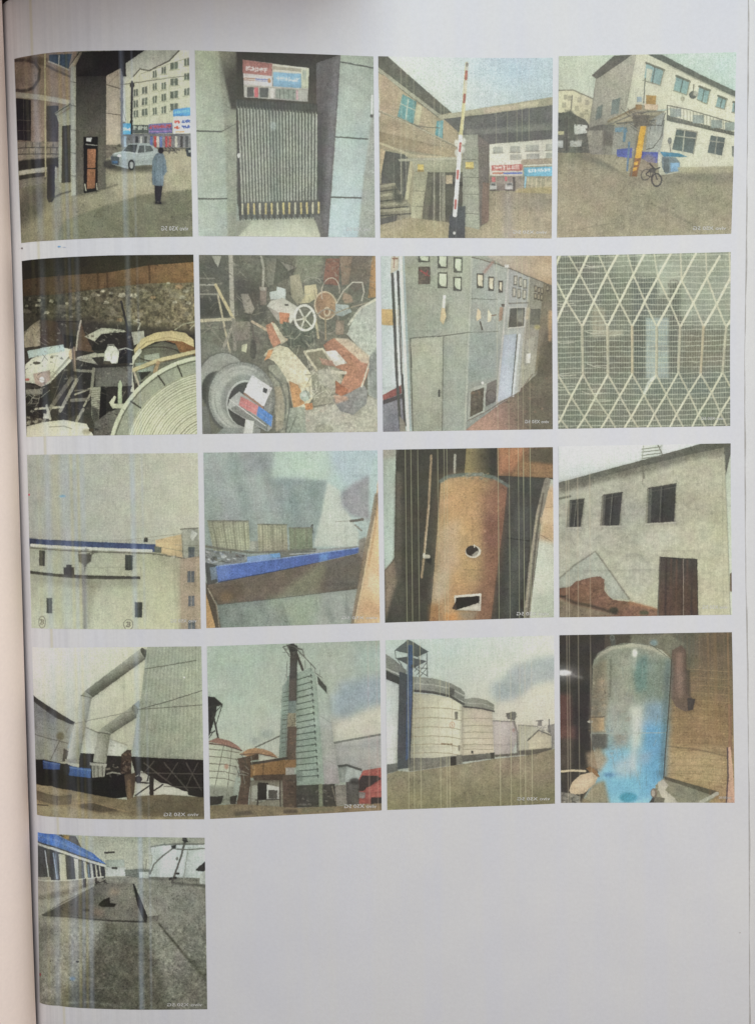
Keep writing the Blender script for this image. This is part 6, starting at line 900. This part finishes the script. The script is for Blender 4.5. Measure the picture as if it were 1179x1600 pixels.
def pic_17():     # weighbridge pit in a yard
    p = Pic([(76, 40), (250, 54), (450, 65), (1100, 74)], [(88, 1085), (200, 1105), (400, 1122), (700, 1130), (1116, 1127)], 17, (122, 118, 98))
    p.grad([(60, 30), (1110, 30), (1110, 330), (60, 330)], (600, 80), (164, 163, 136), (600, 300), (182, 179, 152), n=.02)
    p.grad([(70, 300), (1110, 300), (1130, 1140), (70, 1140)], (700, 340), (136, 132, 112), (500, 1100), (108, 104, 86), n=.1)
    # far buildings
    p.poly([(512, 250), (630, 252), (630, 306), (512, 308)], (190, 192, 174)); p.poly([(515, 210), (622, 206), (625, 248), (515, 252)], (150, 156, 138)); p.box(548, 252, 582, 264, (60, 60, 52)); p.line([(508, 166), (560, 162)], 12, (54, 52, 46)); p.line([(512, 170), (514, 240)], 3, (120, 118, 100)); p.poly([(626, 268), (715, 264), (780, 268), (775, 320), (700, 315), (630, 308)], (96, 98, 84), n=.2); p.poly([(712, 282), (775, 282), (770, 322), (712, 318)], (180, 182, 164)); p.line([(755, 205), (750, 270)], 5, (120, 116, 100)); p.line([(735, 240), (738, 280)], 4, (120, 116, 100))
    p.poly([(780, 132), (850, 116), (920, 110), (1105, 108), (1105, 330), (770, 322), (790, 200)], (192, 197, 182)); p.line([(782, 128), (850, 116), (920, 112), (1105, 112)], 10, (104, 104, 90)); p.poly([(1000, 130), (1105, 125), (1105, 330), (975, 326)], (180, 185, 170)); p.poly([(900, 120), (932, 116), (930, 136), (905, 140)], (44, 44, 40)); p.poly([(780, 132), (850, 118), (830, 322), (770, 322), (790, 200)], (160, 164, 148), .7, b=16); p.line([(905, 142), (850, 185), (800, 235), (775, 295)], 9, (104, 102, 90)); p.line([(905, 140), (1000, 146), (1102, 140)], 7, (96, 96, 82)); p.line([(790, 180), (785, 240)], 4, (140, 142, 124)); p.poly([(770, 312), (1100, 320), (1100, 332), (770, 328)], (110, 108, 92)); p.box(888, 316, 908, 332, (48, 46, 42)); p.line([(1000, 150), (975, 325)], 5, (140, 142, 124))
    p.line([(988, 78), (960, 190), (906, 348)], 11, (84, 80, 70)); p.poly([(965, 74), (992, 70), (1000, 100), (975, 104)], (60, 58, 52)); p.line([(970, 90), (998, 96)], 7, (40, 38, 34)); p.ell(936, 200, 8, 10, (110, 106, 92)); p.ell(940, 292, 12, 7, (50, 48, 42)); p.ell(925, 318, 12, 7, (50, 48, 42)); p.poly([(1048, 266), (1106, 215), (1106, 280), (1050, 275)], (44, 42, 38)); p.poly([(1072, 300), (1106, 270), (1106, 360), (1070, 356)], (176, 176, 158)); p.line([(910, 350), (1104, 370)], 14, (70, 68, 58), .85, b=4)
    # left building
    p.poly([(70, 90), (300, 150), (505, 235), (510, 320), (440, 330), (80, 340)], (52, 52, 52)); p.poly([(220, 55), (330, 64), (365, 132), (300, 100)], (60, 54, 48)); p.poly([(250, 58), (290, 62), (285, 86), (255, 80)], (150, 112, 54), .8)
    p.poly([(70, 36), (200, 50), (300, 100), (430, 165), (512, 232), (500, 240), (380, 190), (180, 118), (74, 92)], (56, 96, 166)); p.line([(76, 60), (200, 84), (400, 178), (500, 232)], 10, (96, 132, 190), .7, b=3); p.line([(74, 98), (180, 124), (380, 196), (508, 240)], 10, (54, 54, 56)); p.line([(76, 110), (180, 136), (380, 206), (505, 244)], 15, (196, 192, 172))
    for (x0, x1, y0) in ((222, 268, 170), (318, 348, 198), (376, 398, 216), (416, 434, 228), (446, 460, 236), (470, 482, 240)): p.poly([(x0, y0), (x1 - 4, y0 + 6), (x1 + 8, 330), (x0 + 12, 332)], (192, 188, 160))
    p.line([(130, 150), (158, 310)], 8, (176, 180, 176)); p.line([(188, 165), (212, 322)], 8, (150, 166, 180)); p.line([(200, 170), (220, 320)], 5, (90, 110, 130)); p.poly([(345, 220), (375, 215), (378, 320), (350, 325)], (80, 84, 84)); p.line([(405, 240), (412, 310)], 8, (110, 140, 160), .8); p.poly([(80, 310), (170, 308), (175, 335), (82, 340)], (166, 160, 140), n=.2)
    p.poly([(78, 332), (270, 334), (480, 312), (500, 335), (440, 350), (260, 415), (82, 445)], (154, 146, 126)); p.poly([(80, 420), (260, 395), (420, 350), (450, 356), (260, 430), (82, 448)], (104, 98, 84), .8, b=6); p.line([(80, 330), (270, 334), (500, 312)], 8, (192, 188, 164)); p.poly([(376, 325), (395, 322), (396, 385), (378, 388)], (50, 44, 40)); p.box(448, 318, 460, 352, (64, 58, 50)); p.poly([(290, 340), (310, 338), (312, 410), (292, 415)], (180, 172, 152), .6)
    p.scrawl([(465, 340), (515, 398)], 24, 26, 6, [(40, 37, 34), (60, 54, 48)], .9)
    # apron and pit
    p.poly([(80, 450), (260, 430), (420, 365), (460, 370), (200, 505), (110, 540), (80, 545)], (150, 146, 126), .9, b=4); p.line([(110, 540), (260, 462), (460, 366)], 6, (104, 100, 84)); p.grad([(112, 540), (300, 455), (470, 352), (680, 352), (760, 556), (752, 586), (550, 578), (300, 556)], (250, 510), (64, 61, 52), (640, 480), (118, 113, 95)); p.poly([(480, 355), (670, 355), (700, 540), (520, 560)], (122, 116, 98), .7, b=25); p.poly([(130, 535), (320, 450), (440, 420), (380, 540)], (58, 54, 46), .6, b=16); p.ell(465, 530, 40, 34, (140, 106, 78), .35, b=16); p.poly([(540, 380), (600, 390), (590, 420), (530, 430)], (140, 116, 86), .5, b=10)
    p.poly([(466, 484), (500, 450), (536, 436), (540, 472), (576, 474), (566, 496), (500, 497)], (34, 31, 25)); p.ell(395, 516, 22, 8, (40, 36, 30), .9, b=2); p.line([(112, 540), (300, 558), (550, 580), (755, 588)], 10, (48, 45, 38)); p.poly([(674, 355), (684, 358), (762, 552), (756, 590), (742, 586), (700, 480)], (36, 33, 31)); p.poly([(684, 356), (702, 360), (780, 500), (830, 550), (764, 556)], (148, 144, 124)); p.poly([(764, 556), (830, 548), (822, 584), (758, 588)], (104, 100, 86)); p.line([(745, 430), (810, 530)], 6, (170, 168, 150), .7, b=3)
    # foreground
    p.poly([(80, 550), (300, 565), (550, 590), (500, 620), (480, 680), (420, 780), (250, 1000), (90, 1090)], (142, 138, 120), .85, b=16); p.poly([(490, 640), (740, 640), (800, 760), (860, 1000), (880, 1130), (270, 1120), (330, 980), (430, 800)], (82, 78, 62), .8, b=24); p.poly([(500, 588), (760, 600), (740, 640), (500, 640)], (96, 92, 74), .8, b=8); p.line([(480, 625), (860, 632)], 4, (90, 86, 70), .6); p.poly([(260, 1000), (420, 960), (560, 1040), (560, 1125), (260, 1112)], (64, 62, 52), .6, b=20); p.poly([(88, 600), (240, 610), (110, 760), (88, 770)], (92, 90, 80), .6, b=20); p.poly([(740, 600), (840, 600), (1000, 800), (900, 1000), (820, 800)], (134, 130, 110), .7, b=22)
    p.line([(830, 600), (900, 690), (960, 765), (1040, 860), (1114, 950)], 13, (66, 64, 50), .9, b=2); p.poly([(960, 740), (1114, 900), (1114, 990), (1000, 830)], (84, 82, 64), .6, b=10); p.line([(450, 1000), (560, 990), (600, 1060)], 7, (130, 126, 106), .6, b=2); p.line([(280, 1085), (420, 1080), (600, 1110)], 12, (130, 128, 108), .6, b=4)
    p.specks([(300, 650), (1110, 600), (1112, 1120), (100, 1080)], 220, 8, [(84, 80, 64), (132, 128, 106), (70, 66, 54), (150, 146, 124)], .35); p.ell(345, 832, 10, 6, (40, 38, 34)); p.ell(172, 826, 4, 5, (50, 48, 46)); p.ell(315, 936, 18, 12, (70, 104, 140), .8, b=4); p.ell(92, 912, 9, 9, (120, 40, 44), .9, b=3)
    p.poly([(80, 20), (120, 20), (130, 1140), (80, 1140)], (110, 106, 92), .25, b=20)
    p.im *= np.array((.965, .98, 1.03), np.float32); p.rough([(300, 620), (1110, 600), (1112, 1125), (95, 1090), (120, 900)], .30, 3, b=10)
    p.im *= np.array((0.96, 0.99, 1.02), np.float32)      # colour cast of this exposure
    return p.finish(scale_streaks(COL1, 1.25), tex=1.4, grain=.08, lift=0.02)

# ---------------------------------------------------------------- helpers
def obj(name, verts, faces, mat, parent=None, smooth=True, uvs=None):
    me = bpy.data.meshes.new(name); me.from_pydata(verts, [], faces)
    if uvs is not None:
        ul = me.uv_layers.new(name='UVMap')
        for lp in me.loops: ul.data[lp.index].uv = uvs[lp.vertex_index]
    if smooth: me.polygons.foreach_set('use_smooth', [True] * len(me.polygons))
    me.materials.append(mat); o = bpy.data.objects.new(name, me); scene.collection.objects.link(o)
    if parent is not None: o.parent = parent
    return o
def tag(o, label, cat, kind=None):
    o['label'] = label
    if cat: o['category'] = cat
    if kind: o['kind'] = kind
    return o
def grid_faces(nu, nv, flip=False):
    f = []
    for j in range(nv - 1):
        for i in range(nu - 1):
            q = (j * nu + i, j * nu + i + 1, (j + 1) * nu + i + 1, (j + 1) * nu + i)
            f.append(q[::-1] if flip else q)
    return f

def material(name, rough=.85, spec=.15):
    m = bpy.data.materials.new(name); m.use_nodes = True; nt = m.node_tree; b = nt.nodes['Principled BSDF']
    b.inputs['Roughness'].default_value = rough; b.inputs['Specular IOR Level'].default_value = spec
    return m, nt, b
def node(nt, typ, **kw):
    n = nt.nodes.new(typ)
    for k, v in kw.items():
        if k in n.inputs.keys(): n.inputs[k].default_value = v
        else: setattr(n, k, v)
    return n
def mixc(nt, fac, a, b, mode='MIX'):
    n = nt.nodes.new('ShaderNodeMix'); n.data_type = 'RGBA'; n.blend_type = mode
    for s, v in ((0, fac), (6, a), (7, b)):
        if hasattr(v, 'links'): nt.links.new(v, n.inputs[s])
        else: n.inputs[s].default_value = v if s == 0 else (*v, 1)
    return n.outputs[2]
def ramp(nt, fac, stops):
    n = nt.nodes.new('ShaderNodeValToRGB'); nt.links.new(fac, n.inputs[0]); cr = n.color_ramp
    while len(cr.elements) < len(stops): cr.elements.new(.5)
    for e, (p, c) in zip(cr.elements, stops): e.position = p; e.color = (*c, 1) if len(c) == 3 else c
    return n.outputs[0]
def noise(nt, scale, detail=4, stretch=None, rough=.6):
    tc = nt.nodes.new('ShaderNodeTexCoord'); mp = nt.nodes.new('ShaderNodeMapping'); nt.links.new(tc.outputs['Object'], mp.inputs[0])
    if stretch: mp.inputs['Scale'].default_value = stretch
    n = nt.nodes.new('ShaderNodeTexNoise'); n.inputs['Scale'].default_value = scale; n.inputs['Detail'].default_value = detail; n.inputs['Roughness'].default_value = rough
    nt.links.new(mp.outputs[0], n.inputs[0]); return n.outputs[0]
def bump(nt, b, h, dist, strength=1.):
    n = nt.nodes.new('ShaderNodeBump'); n.inputs['Distance'].default_value = dist; n.inputs['Strength'].default_value = strength
    nt.links.new(h, n.inputs['Height']); nt.links.new(n.outputs[0], b.inputs['Normal'])

# paper: fibre mottling, fine tooth, and the faint vertical toner streaks of the printer
def paper_material(name, col, streaks=False):
    m, nt, b = material(name, .88, .12)
    f1 = noise(nt, 900, 5, None, .7); f2 = noise(nt, 60, 4)
    c = mixc(nt, 1.0, mixc(nt, 1.0, col, ramp(nt, f1, [(.3, (.95,) * 3), (.7, (1.0,) * 3)]), 'MULTIPLY'), ramp(nt, f2, [(.3, (.97, .97, .985)), (.7, (1., 1., 1.))]), 'MULTIPLY')
    c = mixc(nt, 1.0, c, ramp(nt, noise(nt, 22, 3), [(.35, (.968, .972, .985)), (.65, (1., .998, .99))]), 'MULTIPLY')
    if streaks:
        tc = nt.nodes.new('ShaderNodeTexCoord'); sp = nt.nodes.new('ShaderNodeSeparateXYZ'); nt.links.new(tc.outputs['Object'], sp.inputs[0])
        # dirty side of the drum: strongest next to the binding, fading out by mid page
        mr = node(nt, 'ShaderNodeMapRange'); nt.links.new(sp.outputs[0], mr.inputs[0])
        for i, v in enumerate((-.107, -.045, 1.0, 0.0)): mr.inputs[i + 1].default_value = v
        s1 = noise(nt, 1, 3, (420, 7, 1), .65)
        st = ramp(nt, s1, [(.42, (1, 1, 1)), (.66, (.875, .875, .885))])
        c = mixc(nt, 1.0, c, mixc(nt, mr.outputs[0], (1, 1, 1), st), 'MULTIPLY')
        s3 = noise(nt, 1, 2, (150, 3, 1), .5)
        c = mixc(nt, 1.0, c, ramp(nt, s3, [(.40, (.985, .985, 1)), (.60, (1, .995, .98))]), 'MULTIPLY')
        # one yellow toner line
        d = node(nt, 'ShaderNodeMath', operation='ADD'); nt.links.new(sp.outputs[0], d.inputs[0]); d.inputs[1].default_value = .0962
        ab = node(nt, 'ShaderNodeMath', operation='ABSOLUTE'); nt.links.new(d.outputs[0], ab.inputs[0])
        mr2 = node(nt, 'ShaderNodeMapRange'); nt.links.new(ab.outputs[0], mr2.inputs[0])
        for i, v in enumerate((.0002, .0006, .5, 0.0)): mr2.inputs[i + 1].default_value = v
        c = mixc(nt, mr2.outputs[0], c, (.66, .62, .42))
        # shadow line under the fore edge, painted as thin broken grey along the cut
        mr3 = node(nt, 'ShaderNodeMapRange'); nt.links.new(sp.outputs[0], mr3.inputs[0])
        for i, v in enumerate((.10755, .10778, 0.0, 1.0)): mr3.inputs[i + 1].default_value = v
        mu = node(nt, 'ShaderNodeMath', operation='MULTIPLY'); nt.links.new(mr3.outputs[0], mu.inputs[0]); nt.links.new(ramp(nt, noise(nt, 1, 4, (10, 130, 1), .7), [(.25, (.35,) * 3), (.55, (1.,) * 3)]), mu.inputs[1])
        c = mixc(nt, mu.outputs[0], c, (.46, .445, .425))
    nt.links.new(c, b.inputs['Base Color'])
    bump(nt, b, noise(nt, 1400, 4, None, .75), .00006, .5)
    return m

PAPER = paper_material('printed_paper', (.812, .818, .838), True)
UNDER = paper_material('next_sheet_paper', (.81, .81, .80))
FACING = paper_material('facing_paper', (.93, .815, .745))

# ---------------------------------------------------------------- table, and boards added to shade the page's top left
mt, nt, b = material('dark_table', .5, .3)
nt.links.new(ramp(nt, noise(nt, 14, 5, (1, 8, 1)), [(.3, (.020, .013, .010)), (.7, (.045, .030, .022))]), b.inputs['Base Color'])
tag(obj('table_top', [(-.6, -.5, -.030), (.6, -.5, -.030), (.6, .5, -.030), (-.6, .5, -.030)], [(0, 1, 2, 3)], mt, smooth=False), 'dark table under the open report', None, 'structure')

mb, nt, b = material('black_board', .6, .25)
nt.links.new(ramp(nt, noise(nt, 120, 4), [(.3, (.010, .009, .010)), (.7, (.020, .018, .018))]), b.inputs['Base Color'])
def bevel_box(name, x0, x1, y0, y1, z0, z1, r, mat, parent=None):
    import bmesh
    bm = bmesh.new(); bmesh.ops.create_cube(bm, size=1)
    for v in bm.verts: v.co = Vector(((x0 + x1) / 2 + v.co.x * (x1 - x0), (y0 + y1) / 2 + v.co.y * (y1 - y0), (z0 + z1) / 2 + v.co.z * (z1 - z0)))
    bmesh.ops.bevel(bm, geom=bm.edges[:], offset=r, segments=2, affect='EDGES')
    me = bpy.data.meshes.new(name); bm.to_mesh(me); bm.free(); me.materials.append(mat)
    o = bpy.data.objects.new(name, me); scene.collection.objects.link(o)
    if parent is not None: o.parent = parent
    return o
FX0, FX1, FY = -.230, .004, .1665
blocker = bpy.data.objects.new('shadow_blocker', None); scene.collection.objects.link(blocker)
tag(blocker, 'black folder added beyond the top left corner of the printed page to shade it', 'blocker')
def board(name, y0, y1, parent):      # added upright board, top edge curved so its shade deepens leftwards
    xs = [FX0 + (FX1 - FX0) * k / 40 for k in range(41)]
    prof = [(x, .052 + .230 * ((FX1 - x) / (FX1 - FX0)) ** 2) for x in xs]
    ring = [(FX0, -.030)] + prof + [(FX1, -.030)]; n = len(ring)
    v = [(x, y0, z) for x, z in ring] + [(x, y1, z) for x, z in ring]
    f = [tuple(range(n - 1, -1, -1)), tuple(range(n, 2 * n))] + [(k, (k + 1) % n, n + (k + 1) % n, n + k) for k in range(n)]
    return obj(name, v, f, mb, parent, smooth=False)
board('blocker_board', FY, FY + .003, blocker); board('blocker_board', FY + .015, FY + .018, blocker)
bevel_box('blocker_foot', FX0, FX1, FY + .0031, FY + .0149, -.030, -.027, .0006, mb, blocker)

# ---------------------------------------------------------------- the printed sheet
page = bpy.data.objects.new('printed_page', None); scene.collection.objects.link(page)
tag(page, 'white report sheet printed with seventeen small colour photographs in rows', 'page')
def P(u, v, lift=0.0): return (u * MM, v * MM, (page_z(u, v) + lift) * MM)
U = [-122 + 2.0 * i for i in range(5)] + [-112 + .5 * i for i in range(40)] + [-92 + 2.0 * i for i in range(100)] + [108.0]
V = [-156 + 3.05 * j for j in range(101)]
U = sorted(set(U)); nu, nv = len(U), len(V)
rnd = random.Random(4)
def edge_u(u, v):      # the right edge is not guillotined dead straight
    return u + (.12 * math.sin(v * .11) + .08 * math.sin(v * .37 + 1) if u > 107.9 else 0)
top = [P(edge_u(u, v), v) for v in V for u in U]
bot = [(x, y, z - .00011) for (x, y, z) in top]
faces = grid_faces(nu, nv); n = len(top)
faces += [tuple(i + n for i in f[::-1]) for f in grid_faces(nu, nv)]
ring = [i for i in range(nu)] + [j * nu + nu - 1 for j in range(1, nv)] + [(nv - 1) * nu + i for i in range(nu - 2, -1, -1)] + [j * nu for j in range(nv - 2, 0, -1)]
verts = top + bot + [top[k] for k in ring] + [bot[k] for k in ring]; r0 = 2 * n; R_ = len(ring)      # the cut edge keeps its own vertices so the face stays flat
faces += [(r0 + k, r0 + R_ + k, r0 + R_ + (k + 1) % R_, r0 + (k + 1) % R_) for k in range(R_)]
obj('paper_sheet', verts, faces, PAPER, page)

# the sheet below it, showing past the right edge
U2 = [-100 + 4 * i for i in range(58)]
v2 = [(u * MM, v * MM, (page_z(min(u, 108), v) - .7 - max(0, u - 108) * .03) * MM) for v in V for u in U2]
n2 = len(v2)
tag(obj('next_page', v2, grid_faces(len(U2), nv), UNDER), 'blank white sheet showing past the right edge of the printed page', 'page')

# facing page: rises out of the gutter, rolls over and runs off to the left
prof = [(-113, -22), (-108, -13), (-104.2, -6), (-102.0, 0), (-101.2, 4), (-101.0, 7), (-101.4, 10), (-102.6, 13), (-105, 16), (-109, 18.5), (-115, 20.5), (-124, 22), (-140, 23), (-170, 23), (-210, 21)]
pp = []
for k in range(len(prof) - 1):                    # smooth the profile
    a, b_, c, d = prof[max(0, k - 1)], prof[k], prof[k + 1], prof[min(len(prof) - 1, k + 2)]
    for q in range(4):
        t = q / 4
        pp.append(tuple(.5 * (2 * b_[i] + (c[i] - a[i]) * t + (2 * a[i] - 5 * b_[i] + 4 * c[i] - d[i]) * t * t + (3 * b_[i] - a[i] - 3 * c[i] + d[i]) * t ** 3) for i in (0, 1)))
pp.append(prof[-1])
def fedge(v): return FACE_DX + .35 * math.sin((v + 20) / 60) 
FACE_DX = -1.9
fv = [((x + fedge(v)) * MM, v * MM, z * MM) for v in V for (x, z) in pp]
tag(obj('facing_page', fv, grid_faces(len(pp), nv, True), FACING), 'blank pinkish facing page bulging at the left beside the gutter', 'page')

# ---------------------------------------------------------------- printed photographs
LIFT = .06
def lin(c): c = np.asarray(c, np.float32) / 255; return np.where(c <= .04045, c / 12.92, ((c + .055) / 1.055) ** 2.4)
def ink_material(name, im, white):
    """print on paper: the drawn picture is stored as ink reflectance (relative to the blank sheet)"""
    g = im.mean(2, keepdims=True); im = g + (im - g) * SAT
    a = np.clip(lin(im) / lin(white) * .80, .012, .82)
    px = np.ones((im.shape[0], im.shape[1], 4), np.float32); px[..., :3] = a[::-1]
    img = bpy.data.images.new(name, im.shape[1], im.shape[0], float_buffer=True); img.colorspace_settings.name = 'Non-Color'
    img.pixels.foreach_set(px.ravel()); img.update(); img.pack()
    m, nt, b = material(name, .62, .22)
    t = nt.nodes.new('ShaderNodeTexImage'); t.image = img; t.extension = 'EXTEND'; t.interpolation = 'Linear'
    uvn = nt.nodes.new('ShaderNodeUVMap'); uvn.uv_map = 'UVMap'; nt.links.new(uvn.outputs[0], t.inputs[0])
    c = mixc(nt, 1.0, t.outputs[0], ramp(nt, noise(nt, 1600, 3, None, .7), [(.3, (.95, .95, .95)), (.7, (1.04, 1.04, 1.04))]), 'MULTIPLY')
    nt.links.new(c, b.inputs['Base Color']); bump(nt, b, noise(nt, 1400, 4, None, .75), .00005, .5)
    return m
SAT = .84
mw, nt, b = material('white_lettering', .7, .15)
nt.links.new(ramp(nt, noise(nt, 3000, 3), [(.35, (.50, .50, .48)), (.65, (.78, .78, .76))]), b.inputs['Base Color'])

# outline of the lettering, read once from the built-in font
fc = bpy.data.curves.new('lettering', 'FONT'); fc.body = 'vivo X50 5G'; fc.resolution_u = 2; fc.offset = .008
fo = bpy.data.objects.new('lettering', fc); scene.collection.objects.link(fo)
bpy.context.view_layer.update()
tm = fo.evaluated_get(bpy.context.evaluated_depsgraph_get()).to_mesh()
tv = np.array([v.co[:2] for v in tm.vertices]); tf = [tuple(p.vertices) for p in tm.polygons]
tv = (tv - tv.min(0)) / (tv.max(0) - tv.min(0)); tv[:, 0] = 1 - tv[:, 0]           # the pictures are printed mirror-wise
fo.to_mesh_clear(); bpy.data.objects.remove(fo); bpy.data.curves.remove(fc)

# page positions in mm: (points along the top edge, points along the bottom edge)
PLACES = [
    ([(-102.03, 132.04), (-97.1, 132.1), (-90.25, 132.41), (-81.13, 132.38), (-65.26, 132.14), (-51.07, 131.86)], [(-101.82, 79.68), (-92.01, 79.59), (-76.75, 79.82), (-51.38, 79.76)]),
    ([(-49.41, 131.8), (1.11, 129.77)], [(-49.69, 79.87), (0.69, 78.67)]),
    ([(2.48, 129.85), (52.47, 129.34)], [(2.19, 78.53), (51.34, 77.78)]),
    ([(54.21, 129.8), (104.54, 129.43)], [(52.88, 78.01), (103.43, 78.56)]),
    ([(-101.84, 74.54), (-89.33, 74.67), (-75.09, 74.85), (-51.3, 74.65)], [(-102.22, 23.61), (-51.56, 23.42)]),
    ([(-49.74, 74.54), (0.69, 73.45)], [(-50.03, 23.4), (0.42, 23.18)]),
    ([(2.24, 73.34), (51.27, 72.78)], [(2.03, 23.15), (51.1, 23.09)]),
    ([(52.71, 72.76), (103.34, 73.37)], [(52.7, 23.16), (103.51, 23.26)]),
    ([(-102.26, 18.37), (-51.54, 17.97)], [(-102.82, -32.68), (-91.05, -32.68), (-51.93, -33.19)]),
    ([(-49.88, 18.03), (0.29, 17.81)], [(-50.34, -32.98), (0.13, -32.28)]),
    ([(1.91, 17.96), (51.07, 17.9)], [(1.64, -32.29), (50.86, -31.61)]),
    ([(52.74, 18.12), (103.61, 18.17)], [(52.45, -31.69), (103.6, -32.13)]),
    ([(-102.85, -38.4), (-84.41, -38.12), (-51.95, -38.31)], [(-103.22, -88.99), (-96.07, -88.82), (-86.02, -89.04), (-52.42, -89.55)]),
    ([(-50.33, -38.34), (0.04, -37.49)], [(-50.68, -89.48), (-0.31, -87.84)]),
    ([(1.72, -37.45), (50.82, -36.96)], [(1.34, -87.76), (50.59, -86.71)]),
    ([(52.4, -36.93), (103.4, -37.27)], [(52.38, -86.55), (103.53, -87.58)]),
    ([(-103.2, -94.29), (-93.66, -93.91), (-83.74, -94.25), (-52.47, -95.07)], [(-104.84, -147.19), (-98.1, -146.3), (-87.85, -146.38), (-73.17, -146.7), (-53.01, -146.8)]),
]
WHITE = [(192, 190, 190), (200, 198, 200), (209, 209, 211), (211, 212, 212), (199, 197, 201), (208, 208, 211), (210, 210, 212), (208, 208, 210),
         (198, 198, 203), (206, 206, 209), (206, 206, 209), (204, 205, 206), (196, 196, 201), (203, 203, 206), (202, 203, 206), (200, 201, 202), (186, 186, 191)]
# lettering box in the drawing units of each picture, None where the print shows none
MARKS = [(935, 1302, 1086, 1328), (955, 1124, 1100, 1145), (868, 1180, 1075, 1200), (820, 1085, 1010, 1106), None, None, (940, 1085, 1088, 1106), (920, 1066, 1060, 1085),
         (938, 1088, 1092, 1110), (880, 1072, 1098, 1090), (880, 1082, 1085, 1104), (930, 1045, 1085, 1066), (858, 1098, 1065, 1120), (895, 1047, 1092, 1070), (855, 1042, 1055, 1062), (1030, 1078, 1105, 1092), (880, 1088, 1085, 1108)]
LABELS = ['printed photo of a street gate with silver car and walker in blue coat', 'printed photo of a slatted grey gate between concrete pillars', 'printed photo of a raised red and white barrier at a gatehouse',
          'printed photo of a white corner building with orange post and bicycle', 'printed photo of scrap and a cable reel before a stone wall', 'printed photo of an old orange tractor with tyres in front',
          'printed photo of a row of grey electrical cabinets', 'printed photo of pale wire mesh with diamond grille', 'printed photo of pale silos under a blue roof edge',
          'printed photo of tower blocks and a blue fence behind glass', 'printed photo of a rusty cylinder with a round and a square hole', 'printed photo of a plastered wall with three windows and brown door',
          'printed photo of grey ducts running into a ribbed tower', 'printed photo of a tall green grain dryer with red truck', 'printed photo of a row of whitewashed round silos',
          'printed photo of a tall tank streaked with blue paint', 'printed photo of a sunken pit in a concrete yard, alone in the last row']

def along(pts, s):
    p = np.array(pts); k = (p[:, 0] - p[0, 0]) / (p[-1, 0] - p[0, 0])
    x = p[0, 0] + (p[-1, 0] - p[0, 0]) * s
    return x, np.interp(s, k, p[:, 1])
def place(pl, s, t, lift):
    x0, y0 = along(pl[0], s); x1, y1 = along(pl[1], s)
    return P(x0 + (x1 - x0) * t, y0 + (y1 - y0) * t, lift)

for i in range(17):
    im = globals()['pic_%d' % (i + 1)]()
    N = 61
    verts = []; uvs = []
    for b_ in range(N):
        for a in range(N):
            s, t = a / (N - 1), b_ / (N - 1)
            # a cut edge wanders by a few hundredths of a millimetre in print
            verts.append(place(PLACES[i], s, t, LIFT)); uvs.append((s, 1 - t))
    o = obj('printed_photograph', verts, grid_faces(N, N, True), ink_material('ink_print', im, WHITE[i]), page, uvs=uvs)
    o['label'] = LABELS[i]
    if MARKS[i]:
        x0, y0, x1, y1 = MARKS[i]; pc = LAST['pic']
        q = pc.uv([(x0 + (x1 - x0) * a, y1 + (y0 - y1) * c) for a, c in tv]) / TEX
        obj('watermark_lettering', [place(PLACES[i], s, t, LIFT + .03) for s, t in q], tf, mw, o, smooth=False)

# ---------------------------------------------------------------- stray ink on the sheet
SPOTS = [(-101.57, 78.18, 0.28, 0.28, (0.1, 0.07, 0.07), 3), (-89.85, 77.75, 0.55, 0.22, (0.16, 0.32, 0.5), 4), (-88.34, 77.51, 0.5, 0.12, (0.4, 0.45, 0.55), 5), (-102.03, 6.7, 0.32, 0.32, (0.45, 0.05, 0.09), 6), (-104.08, -138.09, 0.35, 0.4, (0.25, 0.04, 0.05), 7), (-102.26, 78.28, 0.1, 0.1, (0.3, 0.2, 0.2), 8), (104.95, -126.45, 0.18, 0.18, (0.4, 0.38, 0.35), 9)]
def ink_spot(u, v, rx, ry, col, seed):
    m, nt, b = material('stray_ink', .6, .2); nt.links.new(ramp(nt, noise(nt, 2500, 3), [(.3, col), (.7, tuple(min(1, c * 1.5 + .08) for c in col))]), b.inputs['Base Color'])
    r = random.Random(seed); k = 11
    ring = [P(u + rx * (.75 + .5 * r.random()) * math.cos(6.283 * j / k), v + ry * (.75 + .5 * r.random()) * math.sin(6.283 * j / k), LIFT + .03) for j in range(k)]
    return obj('ink_spot', [P(u, v, LIFT + .03)] + ring, [(0, 1 + j, 1 + (j + 1) % k) for j in range(k)], m, page, smooth=False)
for (u, v, rx, ry, col, sd) in SPOTS: ink_spot(u, v, rx, ry, col, sd)
